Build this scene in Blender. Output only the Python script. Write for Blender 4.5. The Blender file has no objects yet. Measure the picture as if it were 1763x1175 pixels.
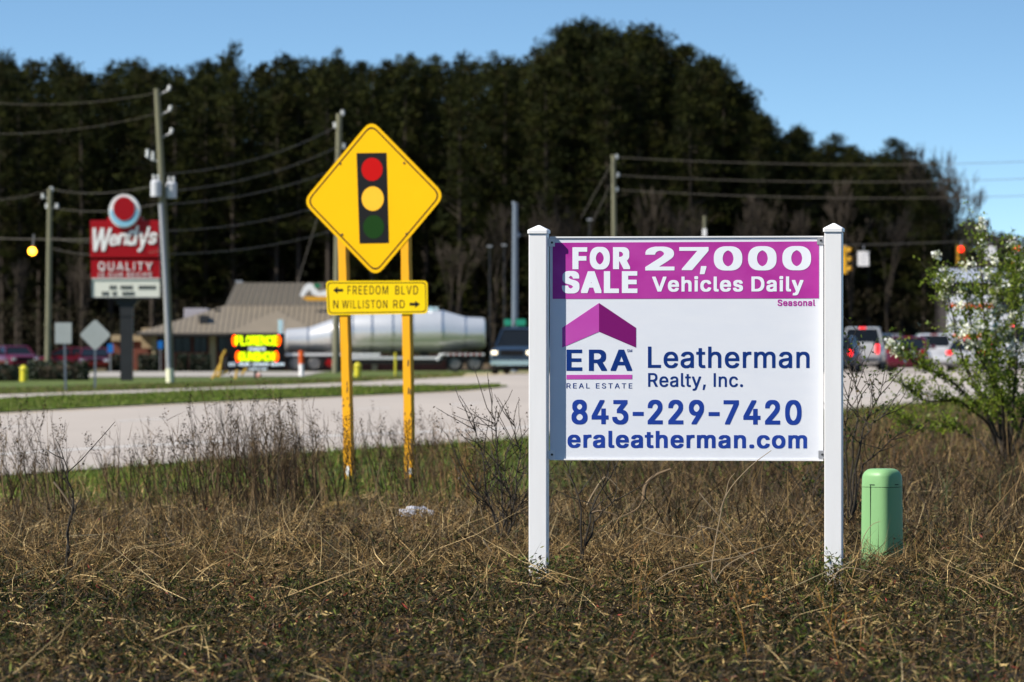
import bpy, bmesh, math, random
import numpy as np
from mathutils import Matrix, Vector
C = bpy.context.scene.collection
R = math.radians
random.seed(7)
# ---------------------------------------------------------------- camera, sky, sun, exposure
EYE = 1.6
F = 200.0 / 36.0 * 1763.0          # focal length in photo pixels
HX, HY = 881.5, 575.0              # photo column of the view axis, photo row of the horizon
cam = bpy.data.objects.new('camera', bpy.data.cameras.new('camera')); C.objects.link(cam)
cam.data.lens = 200; cam.data.sensor_width = 36; cam.data.clip_start = 0.5; cam.data.clip_end = 8000
cam.location = (0, 0, EYE); cam.rotation_euler = (math.pi/2 - math.atan(12.5/F), 0, 0)
cam.data.dof.use_dof = True; cam.data.dof.focus_distance = 31.5; cam.data.dof.aperture_fstop = 7.1
sc = bpy.context.scene; sc.camera = cam
SUN_EL, SUN_AZ = R(41), R(68)      # elevation; azimuth to the left of the direction towards the camera
to_sun = Vector((-math.sin(SUN_AZ)*math.cos(SUN_EL), -math.cos(SUN_AZ)*math.cos(SUN_EL), math.sin(SUN_EL)))
world = bpy.data.worlds.new('World'); sc.world = world; world.use_nodes = True
wn = world.node_tree; wn.nodes.clear()
def wnode(t, **k):
    n = wn.nodes.new(t)
    for a, b in k.items(): setattr(n, a, b)
    return n
w_out = wnode('ShaderNodeOutputWorld'); w_bg = wnode('ShaderNodeBackground'); w_sky = wnode('ShaderNodeTexSky')
w_sky.sky_type = 'NISHITA'; w_sky.sun_disc = False; w_sky.sun_elevation = SUN_EL
w_sky.sun_rotation = math.atan2(to_sun.x, to_sun.y)
w_sky.air_density = 1.0; w_sky.dust_density = 0.0; w_sky.ozone_density = 1.2; w_sky.altitude = 0
w_tc = wnode('ShaderNodeTexCoord'); w_map = wnode('ShaderNodeVectorMath', operation='MULTIPLY_ADD')
w_map.inputs[1].default_value = (1, 1, 4.2); w_map.inputs[2].default_value = (0, 0, 0.07)
w_hs = wnode('ShaderNodeHueSaturation'); w_hs.inputs['Saturation'].default_value = 1.10
L = wn.links
L.new(w_tc.outputs['Generated'], w_map.inputs[0]); L.new(w_map.outputs[0], w_sky.inputs['Vector'])
L.new(w_sky.outputs[0], w_hs.inputs['Color']); w_tint = wnode('ShaderNodeVectorMath', operation='MULTIPLY'); w_tint.inputs[1].default_value = (.96, 1.035, 1.0)
L.new(w_hs.outputs[0], w_tint.inputs[0]); L.new(w_tint.outputs[0], w_bg.inputs['Color'])
L.new(w_bg.outputs[0], w_out.inputs['Surface']); w_bg.inputs['Strength'].default_value = 0.124
sun = bpy.data.objects.new('sun', bpy.data.lights.new('sun', 'SUN')); C.objects.link(sun)
sun.data.energy = 5.0; sun.data.angle = R(0.53); sun.data.color = (1, 0.95, 0.87)
sun.rotation_euler = to_sun.to_track_quat('Z', 'Y').to_euler(); sun.location = (-20, 0, 30)
sc.view_settings.view_transform = 'Standard'; sc.view_settings.look = 'None'
sc.view_settings.gamma = 1; sc.view_settings.use_curve_mapping = False; sc.view_settings.exposure = 0.60
sc.cycles.use_denoising = True; sc.cycles.max_bounces = 6; sc.cycles.transparent_max_bounces = 8
# ---------------------------------------------------------------- helpers
def lin(c):
    return tuple((v/255/12.92 if v/255 <= .04045 else ((v/255+.055)/1.055)**2.4) for v in c)
def mat(name, col, rough=.6, metal=0, spec=.25, emit=0, noise=None, bump=0, bscale=20, coat=0):
    """noise = (scale, amount, colour2) mixes a second colour in by object-space noise"""
    m = bpy.data.materials.new(name); m.use_nodes = True; nt = m.node_tree; b = nt.nodes['Principled BSDF']
    b.inputs['Base Color'].default_value = (*col, 1); b.inputs['Roughness'].default_value = rough
    b.inputs['Metallic'].default_value = metal; b.inputs['Specular IOR Level'].default_value = spec
    b.inputs['Coat Weight'].default_value = coat
    if emit:
        b.inputs['Emission Color'].default_value = (*col, 1); b.inputs['Emission Strength'].default_value = emit
    if noise or bump:
        tc = nt.nodes.new('ShaderNodeTexCoord')
    if noise:
        sca, amt, c2 = noise[:3]
        mp = nt.nodes.new('ShaderNodeMapping'); mp.inputs['Scale'].default_value = noise[3] if len(noise) > 3 else (1, 1, 1)
        n = nt.nodes.new('ShaderNodeTexNoise'); n.inputs['Scale'].default_value = sca; n.inputs['Detail'].default_value = 6
        r = nt.nodes.new('ShaderNodeValToRGB'); r.color_ramp.elements[0].position = .5-.25/amt*.5; r.color_ramp.elements[1].position = .5+.25/amt*.5
        r.color_ramp.elements[0].color = (*col, 1); r.color_ramp.elements[1].color = (*c2, 1)
        nt.links.new(tc.outputs['Object'], mp.inputs[0]); nt.links.new(mp.outputs[0], n.inputs['Vector'])
        nt.links.new(n.outputs['Fac'], r.inputs[0]); nt.links.new(r.outputs[0], b.inputs['Base Color'])
    if bump:
        n2 = nt.nodes.new('ShaderNodeTexNoise'); n2.inputs['Scale'].default_value = bscale; n2.inputs['Detail'].default_value = 5
        bp = nt.nodes.new('ShaderNodeBump'); bp.inputs['Strength'].default_value = bump; bp.inputs['Distance'].default_value = .02
        nt.links.new(tc.outputs['Object'], n2.inputs['Vector']); nt.links.new(n2.outputs['Fac'], bp.inputs['Height'])
        nt.links.new(bp.outputs[0], b.inputs['Normal'])
    return m
def attr_mat(name, rough=.6, spec=.3, trans=0.25):
    """foliage: colour of each leaf or blade from its own vertex attribute, a little light through it"""
    m = bpy.data.materials.new(name); m.use_nodes = True; nt = m.node_tree; b = nt.nodes['Principled BSDF']
    a = nt.nodes.new('ShaderNodeAttribute'); a.attribute_name = 'tint'
    nt.links.new(a.outputs['Color'], b.inputs['Base Color'])
    b.inputs['Roughness'].default_value = rough; b.inputs['Specular IOR Level'].default_value = spec
    if trans:
        t = nt.nodes.new('ShaderNodeBsdfTranslucent'); mx = nt.nodes.new('ShaderNodeMixShader'); mx.inputs[0].default_value = trans
        nt.links.new(a.outputs['Color'], t.inputs['Color'])
        nt.links.new(b.outputs[0], mx.inputs[1]); nt.links.new(t.outputs[0], mx.inputs[2])
        nt.links.new(mx.outputs[0], nt.nodes['Material Output'].inputs['Surface'])
    return m
RM = {}
def tag(o, label=None, cat=None, group=None, kind=None):
    if label: o['label'] = label
    if cat: o['category'] = cat
    if group: o['group'] = group
    if kind: o['kind'] = kind
    return o
def thing(name, label, cat, loc=(0, 0, 0), rotz=0, group=None, tilt=0):
    o = bpy.data.objects.new(name, None); C.objects.link(o)
    M = Matrix.Translation(loc) @ Matrix.Rotation(tilt, 4, 'Y') @ Matrix.Rotation(rotz, 4, 'Z')
    o.matrix_world = M; RM[o.name] = M; o.empty_display_size = .3
    return tag(o, label, cat, group)
class MB:
    def __init__(s): s.v = []; s.f = []
    def add(s, vs, fs):
        n = len(s.v); s.v += [tuple(v) for v in vs]; s.f += [tuple(i+n for i in f) for f in fs]; return s
    def box(s, c, d, M=None):
        x, y, z = c; a, b, h = d[0]/2, d[1]/2, d[2]/2
        vs = [Vector((x+i*a, y+j*b, z+k*h)) for k in (-1, 1) for j in (-1, 1) for i in (-1, 1)]
        if M: vs = [M @ v for v in vs]
        return s.add(vs, [(0,2,3,1),(4,5,7,6),(0,1,5,4),(2,6,7,3),(0,4,6,2),(1,3,7,5)])
    def tube(s, pts, rad, n=6, cap=True):
        pts = [Vector(p) for p in pts]; rings = []
        rad = [rad]*len(pts) if isinstance(rad, (int, float)) else rad
        for i, p in enumerate(pts):
            t = (pts[min(i+1, len(pts)-1)] - pts[max(i-1, 0)]).normalized()
            u = t.orthogonal().normalized() if i == 0 else (u - t*u.dot(t)).normalized()
            w = t.cross(u)
            rings.append([p + (u*math.cos(a)+w*math.sin(a))*rad[i] for a in (2*math.pi*k/n for k in range(n))])
        return s.loft(rings, cap)
    def loft(s, rings, cap=True):
        n = len(rings[0]); vs = [v for r in rings for v in r]; fs = []
        for i in range(len(rings)-1):
            for k in range(n):
                fs.append((i*n+k, i*n+(k+1) % n, (i+1)*n+(k+1) % n, (i+1)*n+k))
        if cap: fs.append(tuple(range(n))[::-1]); fs.append(tuple((len(rings)-1)*n+k for k in range(n)))
        return s.add(vs, fs)
    def cyl(s, a, b, r, n=16, r2=None): return s.tube([a, b], [r, r if r2 is None else r2], n)
    def poly(s, pts, y0, y1):
        """outline in x,z extruded from y0 (front) to y1"""
        n = len(pts); vs = [(p[0], y0, p[1]) for p in pts]+[(p[0], y1, p[1]) for p in pts]
        fs = [tuple(range(n)), tuple(range(2*n-1, n-1, -1))]+[(i, (i+n), (i+1) % n+n, (i+1) % n) for i in range(n)]
        return s.add(vs, fs)
    def sphere(s, c, r, nu=10, nv=6, sq=(1, 1, 1)):
        rings = []
        for j in range(1, nv):
            t = math.pi*j/nv
            rings.append([(c[0]+r*sq[0]*math.sin(t)*math.cos(2*math.pi*k/nu), c[1]+r*sq[1]*math.sin(t)*math.sin(2*math.pi*k/nu), c[2]-r*sq[2]*math.cos(t)) for k in range(nu)])
        return s.loft(rings)
    def build(s, name, m, parent=None, world=False, smooth=False, bevel=0, label=None):
        me = bpy.data.meshes.new(name); vs = s.v
        if world and parent is not None:
            I = RM[parent.name].inverted(); vs = [I @ Vector(v) for v in vs]
        me.from_pydata([tuple(v) for v in vs], [], s.f)
        bm = bmesh.new(); bm.from_mesh(me); bmesh.ops.recalc_face_normals(bm, faces=bm.faces)
        if bevel:
            bmesh.ops.bevel(bm, geom=[e for e in bm.edges if len(e.link_faces) == 2 and e.calc_face_angle(0) > .6], offset=bevel, segments=2, affect='EDGES', profile=.6)
        bm.to_mesh(me); bm.free()
        me.materials.append(m)
        if smooth:
            me.shade_smooth()
            me.set_sharp_from_angle(angle=R(40))
        o = bpy.data.objects.new(name, me); C.objects.link(o)
        if parent is not None:
            o.parent = parent; RM[o.name] = RM[parent.name]
        else: RM[o.name] = Matrix()
        if label: o['label'] = label
        return o
def copy_tree(o, parent=None):
    c = o.copy(); C.objects.link(c); c.parent = parent
    for k in (x for x in list(o.children)): copy_tree(k, c)
    return c
def np_mesh(name, verts, faces_n, idx, tint, m, parent=None):
    """verts (n,3); faces_n = loops per face; idx = flat loop indices; tint (n,3) per vertex"""
    me = bpy.data.meshes.new(name); nv = len(verts); nf = len(faces_n); nl = len(idx)
    me.vertices.add(nv); me.vertices.foreach_set('co', np.asarray(verts, np.float32).ravel())
    me.loops.add(nl); me.loops.foreach_set('vertex_index', np.asarray(idx, np.int32))
    me.polygons.add(nf); st = np.concatenate([[0], np.cumsum(faces_n)[:-1]]).astype(np.int32)
    me.polygons.foreach_set('loop_start', st)
    a = me.attributes.new('tint', 'FLOAT_COLOR', 'POINT')
    a.data.foreach_set('color', np.concatenate([tint, np.ones((nv, 1))], 1).astype(np.float32).ravel())
    me.update(calc_edges=True); me.materials.append(m)
    o = bpy.data.objects.new(name, me); C.objects.link(o)
    if parent is not None: o.parent = parent
    return o
def px(x, y, d): return Vector(((x-HX)*d/F, d, EYE-(y-HY)*d/F))      # a photo point at distance d
def on_plane(root, x, y, off=0.0):
    """photo point (x, y) to the root's own x,z on its plane y = off"""
    M = RM[root.name]; I = M.inverted(); o = I @ Vector((0, 0, EYE)); d = (I.to_3x3() @ Vector(((x-HX)/F, 1, -(y-HY)/F)))
    t = (off-o.y)/d.y; p = o+d*t
    return p.x, p.z
# ---------------------------------------------------------------- lettering from stored outlines
GL = {
 'regular': {
  'A': [492, [[10,1,11,-2,16,-4,86,-4,91,-2,138,133,141,137,333,138,339,136,388,-2,393,-4,463,-4,466,-4,468,-2,467,6,457,36,287,498,281,511,198,512,195,511,194,508],
   [164,206,197,298,236,423,238,428,241,423,263,353,283,293,314,206,314,203,311,202,168,202]]],
  'B': [468, [[54,508,54,-2,56,-3,58,-4,263,-4,286,-3,306,0,333,7,351,15,368,24,381,34,391,43,401,56,408,68,414,81,419,96,422,111,423,128,422,163,419,178,414,193,
   403,213,391,229,373,245,353,257,334,263,332,266,353,277,368,287,378,296,391,314,399,333,402,346,403,366,402,398,399,413,394,428,383,451,376,461,361,476,346,488,
   333,495,318,501,288,509,258,512,58,512],
   [130,66,131,226,136,227,243,227,273,224,293,217,313,205,326,194,338,176,344,163,349,143,349,136,346,118,342,106,336,96,326,85,311,75,301,70,286,65,271,62,246,60,
   136,60,132,61],
   [130,293,131,446,136,448,241,448,258,446,278,442,293,435,308,424,318,411,326,393,329,381,329,363,327,351,321,336,313,323,304,313,291,304,278,298,263,292,238,289,
   136,288,133,289]]],
  'C': [522, [[34,268,35,223,40,181,46,158,53,136,69,101,89,71,101,56,117,41,128,32,148,18,163,10,188,0,216,-7,236,-10,251,-11,293,-10,328,-4,351,2,371,11,386,19,
   401,29,422,46,436,61,448,78,458,96,467,113,472,128,478,156,478,161,476,163,403,163,401,159,392,133,381,113,366,96,346,81,328,71,298,60,281,57,253,57,226,63,208,
   70,191,79,173,91,161,103,147,121,132,146,123,166,118,181,113,203,110,223,108,246,109,263,111,288,115,316,120,333,133,366,142,381,151,394,171,415,182,423,203,436,
   216,442,231,447,261,452,276,452,291,450,311,444,338,433,356,420,371,407,378,398,387,383,394,371,401,348,403,345,473,344,478,346,478,351,474,371,462,406,451,426,
   432,451,416,467,388,488,368,499,341,509,311,516,288,519,246,519,223,517,198,511,176,504,150,491,131,478,113,463,93,442,76,418,62,393,53,371,43,338,38,311]]],
  'D': [514, [[54,508,54,-2,56,-3,58,-4,233,-4,263,-2,293,3,318,10,340,18,368,34,388,49,403,63,418,81,431,101,441,121,451,146,459,173,464,201,467,236,467,271,464,
   306,462,323,454,356,447,376,434,403,423,421,403,446,391,458,376,470,343,489,321,499,303,504,278,509,246,512,58,512],
   [130,66,131,446,136,448,226,448,241,447,271,442,288,436,303,430,323,418,338,406,348,396,358,383,368,366,374,353,382,333,386,316,392,278,393,243,392,228,389,206,
   384,183,371,148,358,126,348,113,338,103,323,92,311,84,301,78,281,71,248,63,216,60,136,60,132,61]]],
  'E': [431, [[54,508,54,-2,56,-3,58,-4,378,-3,380,1,380,56,378,60,136,60,132,61,130,66,131,223,136,225,356,225,360,226,360,228,360,286,358,289,136,290,131,291,131,
   446,136,448,373,448,376,448,377,451,377,511,373,512,58,512]]],
  'F': [422, [[54,508,54,-2,56,-3,58,-4,126,-4,128,-3,130,1,131,216,136,217,346,217,351,218,352,221,352,276,351,280,348,282,136,282,131,283,131,446,136,448,371,448,
   373,450,374,453,374,508,373,511,368,512,58,512]]],
  'I': [190, [[52,508,52,-2,53,-3,56,-4,121,-4,123,-3,125,1,125,508,125,511,121,512,56,512]]],
  'L': [405, [[54,508,54,-2,56,-3,58,-4,363,-4,366,-2,367,1,367,56,366,59,363,60,136,60,131,62,130,508,130,511,126,512,58,512]]],
  'M': [640, [[54,508,54,1,56,-3,123,-4,126,-3,127,-2,126,383,126,386,128,387,165,283,278,1,281,-3,283,-4,343,-4,348,-1,462,288,493,376,496,384,498,387,499,348,498,
   326,498,-2,501,-4,503,-4,568,-4,571,-4,573,-2,573,508,573,511,568,512,473,512,470,511,345,188,317,101,316,99,313,98,286,181,158,510,156,512,153,512,58,512]]],
  'N': [535, [[54,508,54,1,56,-3,126,-4,128,-3,130,-2,130,313,127,388,127,396,128,399,131,396,172,326,199,281,380,-2,386,-4,466,-4,468,-2,468,1,468,508,468,511,463,
   512,398,512,393,511,393,508,393,151,394,116,393,113,391,115,355,176,142,511,136,512,58,512]]],
  'O': [545, [[34,268,35,216,38,196,43,168,50,143,60,118,71,98,82,81,91,68,106,51,126,34,143,21,162,11,181,3,196,-2,216,-7,236,-10,251,-11,293,-10,316,-7,328,-5,353,
   3,378,15,393,24,411,36,428,53,440,66,453,83,465,103,474,121,484,148,492,178,496,211,498,241,498,266,496,298,492,328,487,351,479,373,468,398,455,421,441,441,420,
   463,406,476,388,488,368,499,348,507,323,514,288,519,263,520,243,519,208,514,183,506,159,496,141,485,119,468,99,448,81,426,69,406,56,378,48,356,40,326,36,293],
   [108,246,110,283,115,316,125,348,139,376,158,402,171,415,181,423,203,437,231,447,261,452,273,452,291,449,318,441,335,433,348,425,361,416,373,404,388,385,398,368,
   407,351,417,321,422,291,424,261,424,246,422,218,419,198,412,171,405,153,396,135,385,118,375,106,362,93,349,83,332,73,313,65,296,60,281,58,263,57,248,58,226,63,
   206,71,191,79,176,89,163,100,154,111,143,125,134,141,126,158,118,181,113,203]]],
  'P': [457, [[54,508,54,-2,56,-3,58,-4,126,-4,128,-3,130,1,131,181,136,182,256,182,283,185,306,190,321,195,336,202,351,212,363,221,380,238,392,256,402,276,409,298,
   414,331,414,363,412,381,406,406,397,431,388,446,378,458,366,471,353,481,332,493,313,502,283,509,256,512,58,512],
   [130,251,131,446,136,448,236,448,253,446,266,444,286,437,298,430,311,420,325,401,332,386,337,366,338,341,335,318,330,303,320,286,310,273,298,264,283,256,268,250,
   253,247,231,245,136,245,132,246]]],
  'Q': [545, [[34,268,35,226,38,196,43,168,53,136,66,107,84,78,106,51,128,32,156,14,181,3,206,-5,231,-9,251,-11,296,-10,328,-5,353,2,356,1,389,-44,396,-52,472,-52,
   473,-49,473,-47,471,-42,419,28,414,36,414,38,438,63,453,83,469,111,482,141,492,178,497,213,498,266,496,298,492,328,487,351,476,381,466,403,455,421,441,441,420,
   463,403,478,379,493,351,506,323,514,286,519,246,519,211,514,183,506,161,497,150,491,135,481,119,468,99,448,81,426,64,396,53,371,43,338,38,311],
   [108,246,110,283,115,316,125,348,139,376,158,402,171,415,181,423,203,437,231,447,261,452,273,452,291,449,318,441,335,433,348,425,361,416,373,404,388,385,398,368,
   407,351,417,321,422,291,424,261,423,236,419,198,412,171,404,151,390,126,383,116,371,102,368,100,365,101,318,161,243,162,240,161,240,156,241,152,305,68,306,66,306,
   63,296,60,281,58,263,57,248,58,226,63,206,71,191,79,176,89,163,100,154,111,143,125,134,141,126,158,118,181,113,203]]],
  'R': [461, [[54,508,54,-2,56,-3,58,-4,126,-4,128,-3,130,-2,131,192,136,194,236,194,241,193,243,189,346,-2,351,-4,431,-4,433,-2,433,1,432,6,324,203,324,206,326,207,
   344,216,361,227,378,243,390,258,397,271,404,286,409,301,412,313,414,336,414,368,412,388,406,411,402,423,393,441,385,453,376,464,363,476,341,491,316,502,286,509,
   256,512,58,512],
   [130,263,131,446,136,448,236,448,256,446,278,441,292,436,307,426,320,413,328,400,334,386,337,371,339,348,336,328,329,306,321,293,309,281,298,274,286,268,271,263,
   253,260,236,258,136,258,133,259]]],
  'S': [459, [[32,136,35,111,40,91,51,67,64,48,80,31,96,19,121,5,141,-2,171,-9,201,-13,246,-13,273,-10,306,-2,328,7,353,21,369,33,383,48,398,71,407,91,412,111,413,
   131,412,166,409,178,404,193,396,208,383,224,366,240,346,253,323,265,291,276,206,300,176,311,158,320,143,331,129,346,123,358,120,376,123,391,129,406,142,423,153,
   433,168,442,186,449,211,454,228,455,251,452,268,447,287,438,302,428,311,421,320,408,326,396,331,377,333,374,403,374,406,376,406,381,404,401,399,421,385,448,368,
   469,355,481,333,495,308,507,283,514,248,519,221,520,201,519,168,514,143,506,118,495,103,485,86,471,73,457,61,438,53,418,47,396,46,378,47,353,50,336,53,326,61,308,
   71,295,82,283,93,274,116,260,153,243,176,235,253,214,288,202,308,190,317,183,327,173,332,166,337,156,340,143,339,131,336,118,331,107,315,86,303,76,291,69,278,63,
   263,58,251,55,231,53,216,53,196,55,176,61,158,68,148,74,133,86,123,98,118,108,113,121,108,139,36,140]]],
  'T': [461, [[26,508,26,453,26,451,28,448,183,448,187,446,187,-2,188,-3,191,-4,258,-4,261,-3,262,1,263,446,266,448,421,448,422,453,422,511,418,512,31,512,27,511]]],
  'U': [529, [[54,508,55,151,58,128,65,103,71,90,84,68,98,49,111,37,123,26,138,16,156,7,173,0,191,-5,213,-9,246,-12,271,-12,298,-10,316,-7,336,-2,351,3,366,10,386,
   21,401,33,415,46,435,71,443,85,451,103,459,133,462,161,462,511,458,512,391,512,388,511,387,508,387,178,384,153,377,128,371,116,358,98,343,84,329,73,313,66,296,60,
   283,58,258,55,236,57,221,60,201,67,183,77,171,86,159,98,147,116,140,128,133,151,130,166,129,183,129,508,128,511,123,512,58,512]]],
  'V': [492, [[10,508,11,503,15,491,197,-2,198,-3,203,-4,278,-4,283,-3,467,501,467,511,463,512,393,512,388,510,276,186,244,86,241,80,238,83,201,198,91,508,89,511,86,
   512,16,512]]],
  'W': [698, [[10,508,13,493,149,-2,153,-4,231,-4,236,-2,319,303,340,391,341,393,343,393,358,333,448,-1,453,-4,531,-4,536,-2,674,501,675,511,671,512,601,512,597,511,
   596,508,503,143,494,103,493,101,491,100,466,203,386,510,383,512,381,512,301,512,298,503,223,218,193,99,190,106,174,178,88,508,87,511,83,512,16,512]]],
  'Y': [484, [[10,508,11,503,14,498,197,203,197,-2,198,-3,201,-4,271,-4,273,-2,273,1,273,201,275,206,458,501,460,506,459,511,456,512,378,512,374,511,273,346,238,283,
   236,281,233,283,213,320,176,383,97,511,91,512,16,512]]],
 },
 'medium': {
  ',': [210, [[27,-112,27,-124,28,-127,31,-128,91,-128,94,-127,146,58,147,76,146,79,61,80,58,78]]],
  '.': [210, [[39,51,39,26,43,12,49,3,56,-4,68,-10,78,-13,108,-13,123,-10,131,-6,138,0,145,8,149,16,151,31,152,46,149,66,143,76,136,83,126,91,118,94,108,95,81,95,73,
   94,65,91,56,85,46,74,40,61]]],
  'I': [200, [[47,513,47,-7,48,-8,51,-9,126,-9,128,-8,130,-4,130,513,130,516,126,517,51,517]]],
  'L': [415, [[49,513,49,-7,51,-8,53,-9,368,-9,371,-7,372,-4,372,61,371,64,368,65,141,65,136,67,135,513,135,516,131,517,53,517]]],
  'R': [471, [[49,513,49,-7,51,-8,53,-9,131,-9,133,-8,135,-7,136,187,141,189,231,189,236,188,238,184,341,-7,346,-9,436,-9,438,-7,438,-4,438,6,437,11,334,201,334,203,
   351,212,368,224,381,235,390,246,398,258,407,276,412,288,417,308,419,331,419,373,417,393,411,416,407,428,398,446,390,458,381,469,368,481,346,496,321,507,291,514,
   261,517,53,517],
   [135,268,136,441,141,443,231,443,246,442,261,439,273,436,288,430,303,420,315,408,323,395,329,381,332,368,334,348,331,333,323,309,313,295,301,284,281,273,266,268,
   248,265,231,263,141,263,138,264]]],
  'a': [411, [[19,121,19,93,20,78,25,58,31,46,44,26,53,16,68,4,91,-7,116,-15,133,-17,178,-18,191,-17,213,-12,228,-7,248,4,263,16,266,13,266,-4,266,-7,268,-9,343,-9,
   346,-8,347,-4,347,271,345,293,342,306,336,322,323,343,308,360,300,366,281,377,271,381,253,387,223,392,171,392,146,389,123,384,108,379,91,371,78,363,63,351,56,343,
   46,331,39,318,30,298,30,286,31,283,33,281,88,265,108,265,111,267,120,281,128,291,138,301,148,308,171,317,191,321,198,321,221,316,233,311,246,301,253,293,259,281,
   264,266,264,256,261,250,258,246,249,241,241,238,153,227,123,222,96,214,73,205,51,191,41,181,33,171,28,161,23,148,20,133],
   [103,103,105,116,109,123,113,130,126,141,141,149,158,154,186,159,218,163,261,171,263,171,265,168,264,133,259,116,253,103,246,92,236,81,219,68,206,62,183,55,171,
   54,158,56,141,60,128,66,116,76,108,87]]],
  'c': [418, [[23,196,24,161,28,126,35,98,43,81,49,68,66,43,81,27,93,16,117,1,143,-10,166,-15,181,-16,223,-17,248,-15,263,-12,286,-5,303,4,316,12,331,23,341,33,351,
   46,360,61,372,88,373,96,373,106,371,111,318,124,296,125,293,123,287,108,278,93,266,79,256,71,243,65,223,58,208,55,201,55,188,58,173,63,163,69,151,78,139,91,129,
   103,120,121,116,133,110,153,107,183,108,208,110,221,115,241,123,261,134,278,148,295,161,305,168,310,186,317,206,320,218,319,228,317,243,311,258,302,268,294,283,
   273,291,256,293,253,296,253,313,253,371,268,372,286,369,296,358,318,346,336,333,350,313,366,298,374,273,384,256,389,231,392,173,391,148,387,133,382,113,373,98,
   363,81,348,68,335,54,316,41,291,33,268,28,248,25,231]]],
  'e': [426, [[23,196,24,161,28,126,35,98,49,68,61,48,74,33,86,22,111,4,136,-7,153,-12,171,-15,196,-17,226,-17,256,-15,271,-12,288,-7,316,7,339,23,351,36,358,46,368,
   64,374,78,375,96,373,99,323,112,313,113,298,113,294,111,286,96,276,83,266,74,256,67,241,61,221,56,211,55,191,58,181,61,166,67,158,71,146,81,136,91,124,108,118,
   121,113,136,109,156,109,158,111,160,376,160,381,161,382,203,379,243,371,278,362,303,347,328,331,348,306,368,292,376,278,382,253,389,233,392,173,391,148,387,131,
   381,113,373,98,363,78,348,66,333,54,316,43,296,33,268,28,248,25,231],
   [110,233,115,251,122,266,133,283,143,293,156,303,168,311,183,317,203,320,218,319,236,314,251,306,260,298,273,284,283,268,291,248,295,233,295,231,291,230,113,230]]],
  'h': [432, [[42,513,42,-4,43,-8,46,-9,118,-9,121,-9,124,-7,124,218,125,236,128,251,133,266,139,278,149,291,156,298,171,308,183,314,193,317,211,319,226,317,236,313,
   246,308,256,301,266,291,272,281,279,266,282,256,284,241,285,223,285,-7,288,-9,291,-9,363,-9,366,-8,367,-4,367,263,364,288,362,301,356,318,348,336,331,358,308,376,
   296,382,283,386,258,391,206,392,183,389,168,384,153,378,141,370,128,359,126,358,124,361,123,516,118,517,46,517]]],
  'l': [211, [[42,513,42,68,45,46,51,28,61,13,72,3,88,-5,106,-10,121,-11,163,-11,186,-8,189,-7,191,-4,191,11,180,61,176,62,146,62,139,63,133,67,130,71,128,76,125,88,
   124,106,124,513,123,516,118,517,46,517]]],
  'm': [632, [[42,383,42,-4,43,-8,46,-9,118,-9,121,-9,124,-7,124,228,125,243,128,258,133,273,137,281,144,291,153,301,163,308,176,315,191,319,198,320,208,319,218,316,
   231,310,241,303,253,288,259,276,262,266,263,256,263,-7,266,-9,268,-9,343,-8,345,-4,345,241,348,261,353,276,358,286,366,296,376,305,386,312,398,317,418,320,428,
   319,443,314,456,308,466,301,476,286,481,273,484,263,485,243,485,-7,488,-9,491,-9,563,-9,566,-8,567,-4,567,273,566,286,561,311,551,337,546,346,536,358,518,373,498,
   384,476,392,448,395,411,394,386,389,363,380,341,366,331,357,321,345,318,344,303,363,293,373,283,381,266,389,243,394,228,395,198,394,173,389,161,384,148,378,136,
   369,126,359,123,359,122,361,122,383,121,387,46,387]]],
  'n': [432, [[42,383,42,-4,43,-8,46,-9,118,-9,121,-9,124,-7,124,218,125,236,128,251,133,266,139,278,149,291,156,298,171,308,183,314,193,317,211,319,226,317,236,313,
   246,308,256,301,266,291,272,281,279,266,282,256,284,241,285,223,285,-7,288,-9,291,-9,363,-9,366,-8,367,-4,367,271,364,291,356,318,348,336,335,353,322,366,303,378,
   283,386,258,391,206,392,183,389,166,384,150,376,138,368,126,357,123,356,122,358,122,383,121,387,46,387]]],
  'r': [281, [[42,383,42,-7,43,-8,46,-9,121,-9,123,-7,124,-4,124,226,125,241,128,256,134,271,143,285,155,296,171,307,183,312,203,316,233,313,252,313,253,318,253,388,
   253,391,251,392,231,393,198,393,181,392,163,387,150,381,141,375,123,362,122,366,122,383,121,387,46,387]]],
  't': [249, [[-5,383,-4,320,1,318,51,318,53,316,54,313,54,78,57,53,66,31,78,14,91,4,106,-4,123,-10,146,-13,193,-13,203,-12,221,-8,223,-4,223,8,212,61,208,62,191,62,
   168,59,155,63,148,68,142,76,138,88,137,98,137,316,141,318,212,318,214,323,213,386,208,387,141,387,137,388,137,476,136,478,131,480,56,479,54,476,53,388,48,387,1,387]]],
  'y': [411, [[7,383,8,366,148,-2,141,-24,132,-47,123,-62,113,-71,103,-77,93,-80,73,-78,53,-78,50,-79,37,-129,36,-144,37,-147,40,-149,58,-153,76,-154,106,-154,126,
   -152,136,-150,151,-144,161,-139,174,-129,183,-122,191,-112,207,-84,217,-62,379,363,381,371,381,383,380,386,376,387,298,387,293,385,210,156,197,113,196,112,193,
   111,182,146,94,386,91,387,11,387]]],
 },
 'bold': {
  "'": [256, [[45,521,45,488,53,303,56,301,58,301,151,302,152,303,154,328,161,493,160,523,156,525,48,525]]],
  '-': [340, [[15,256,15,176,16,172,18,171,283,171,286,172,287,173,288,256,286,260,18,260]]],
  '.': [238, [[25,58,25,18,28,6,36,-7,41,-12,51,-17,58,-20,66,-21,131,-20,141,-17,151,-10,158,-2,162,6,165,13,166,26,166,56,164,71,161,79,156,86,146,95,138,100,131,
   102,121,103,68,103,56,101,45,96,34,86,28,76]]],
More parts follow.
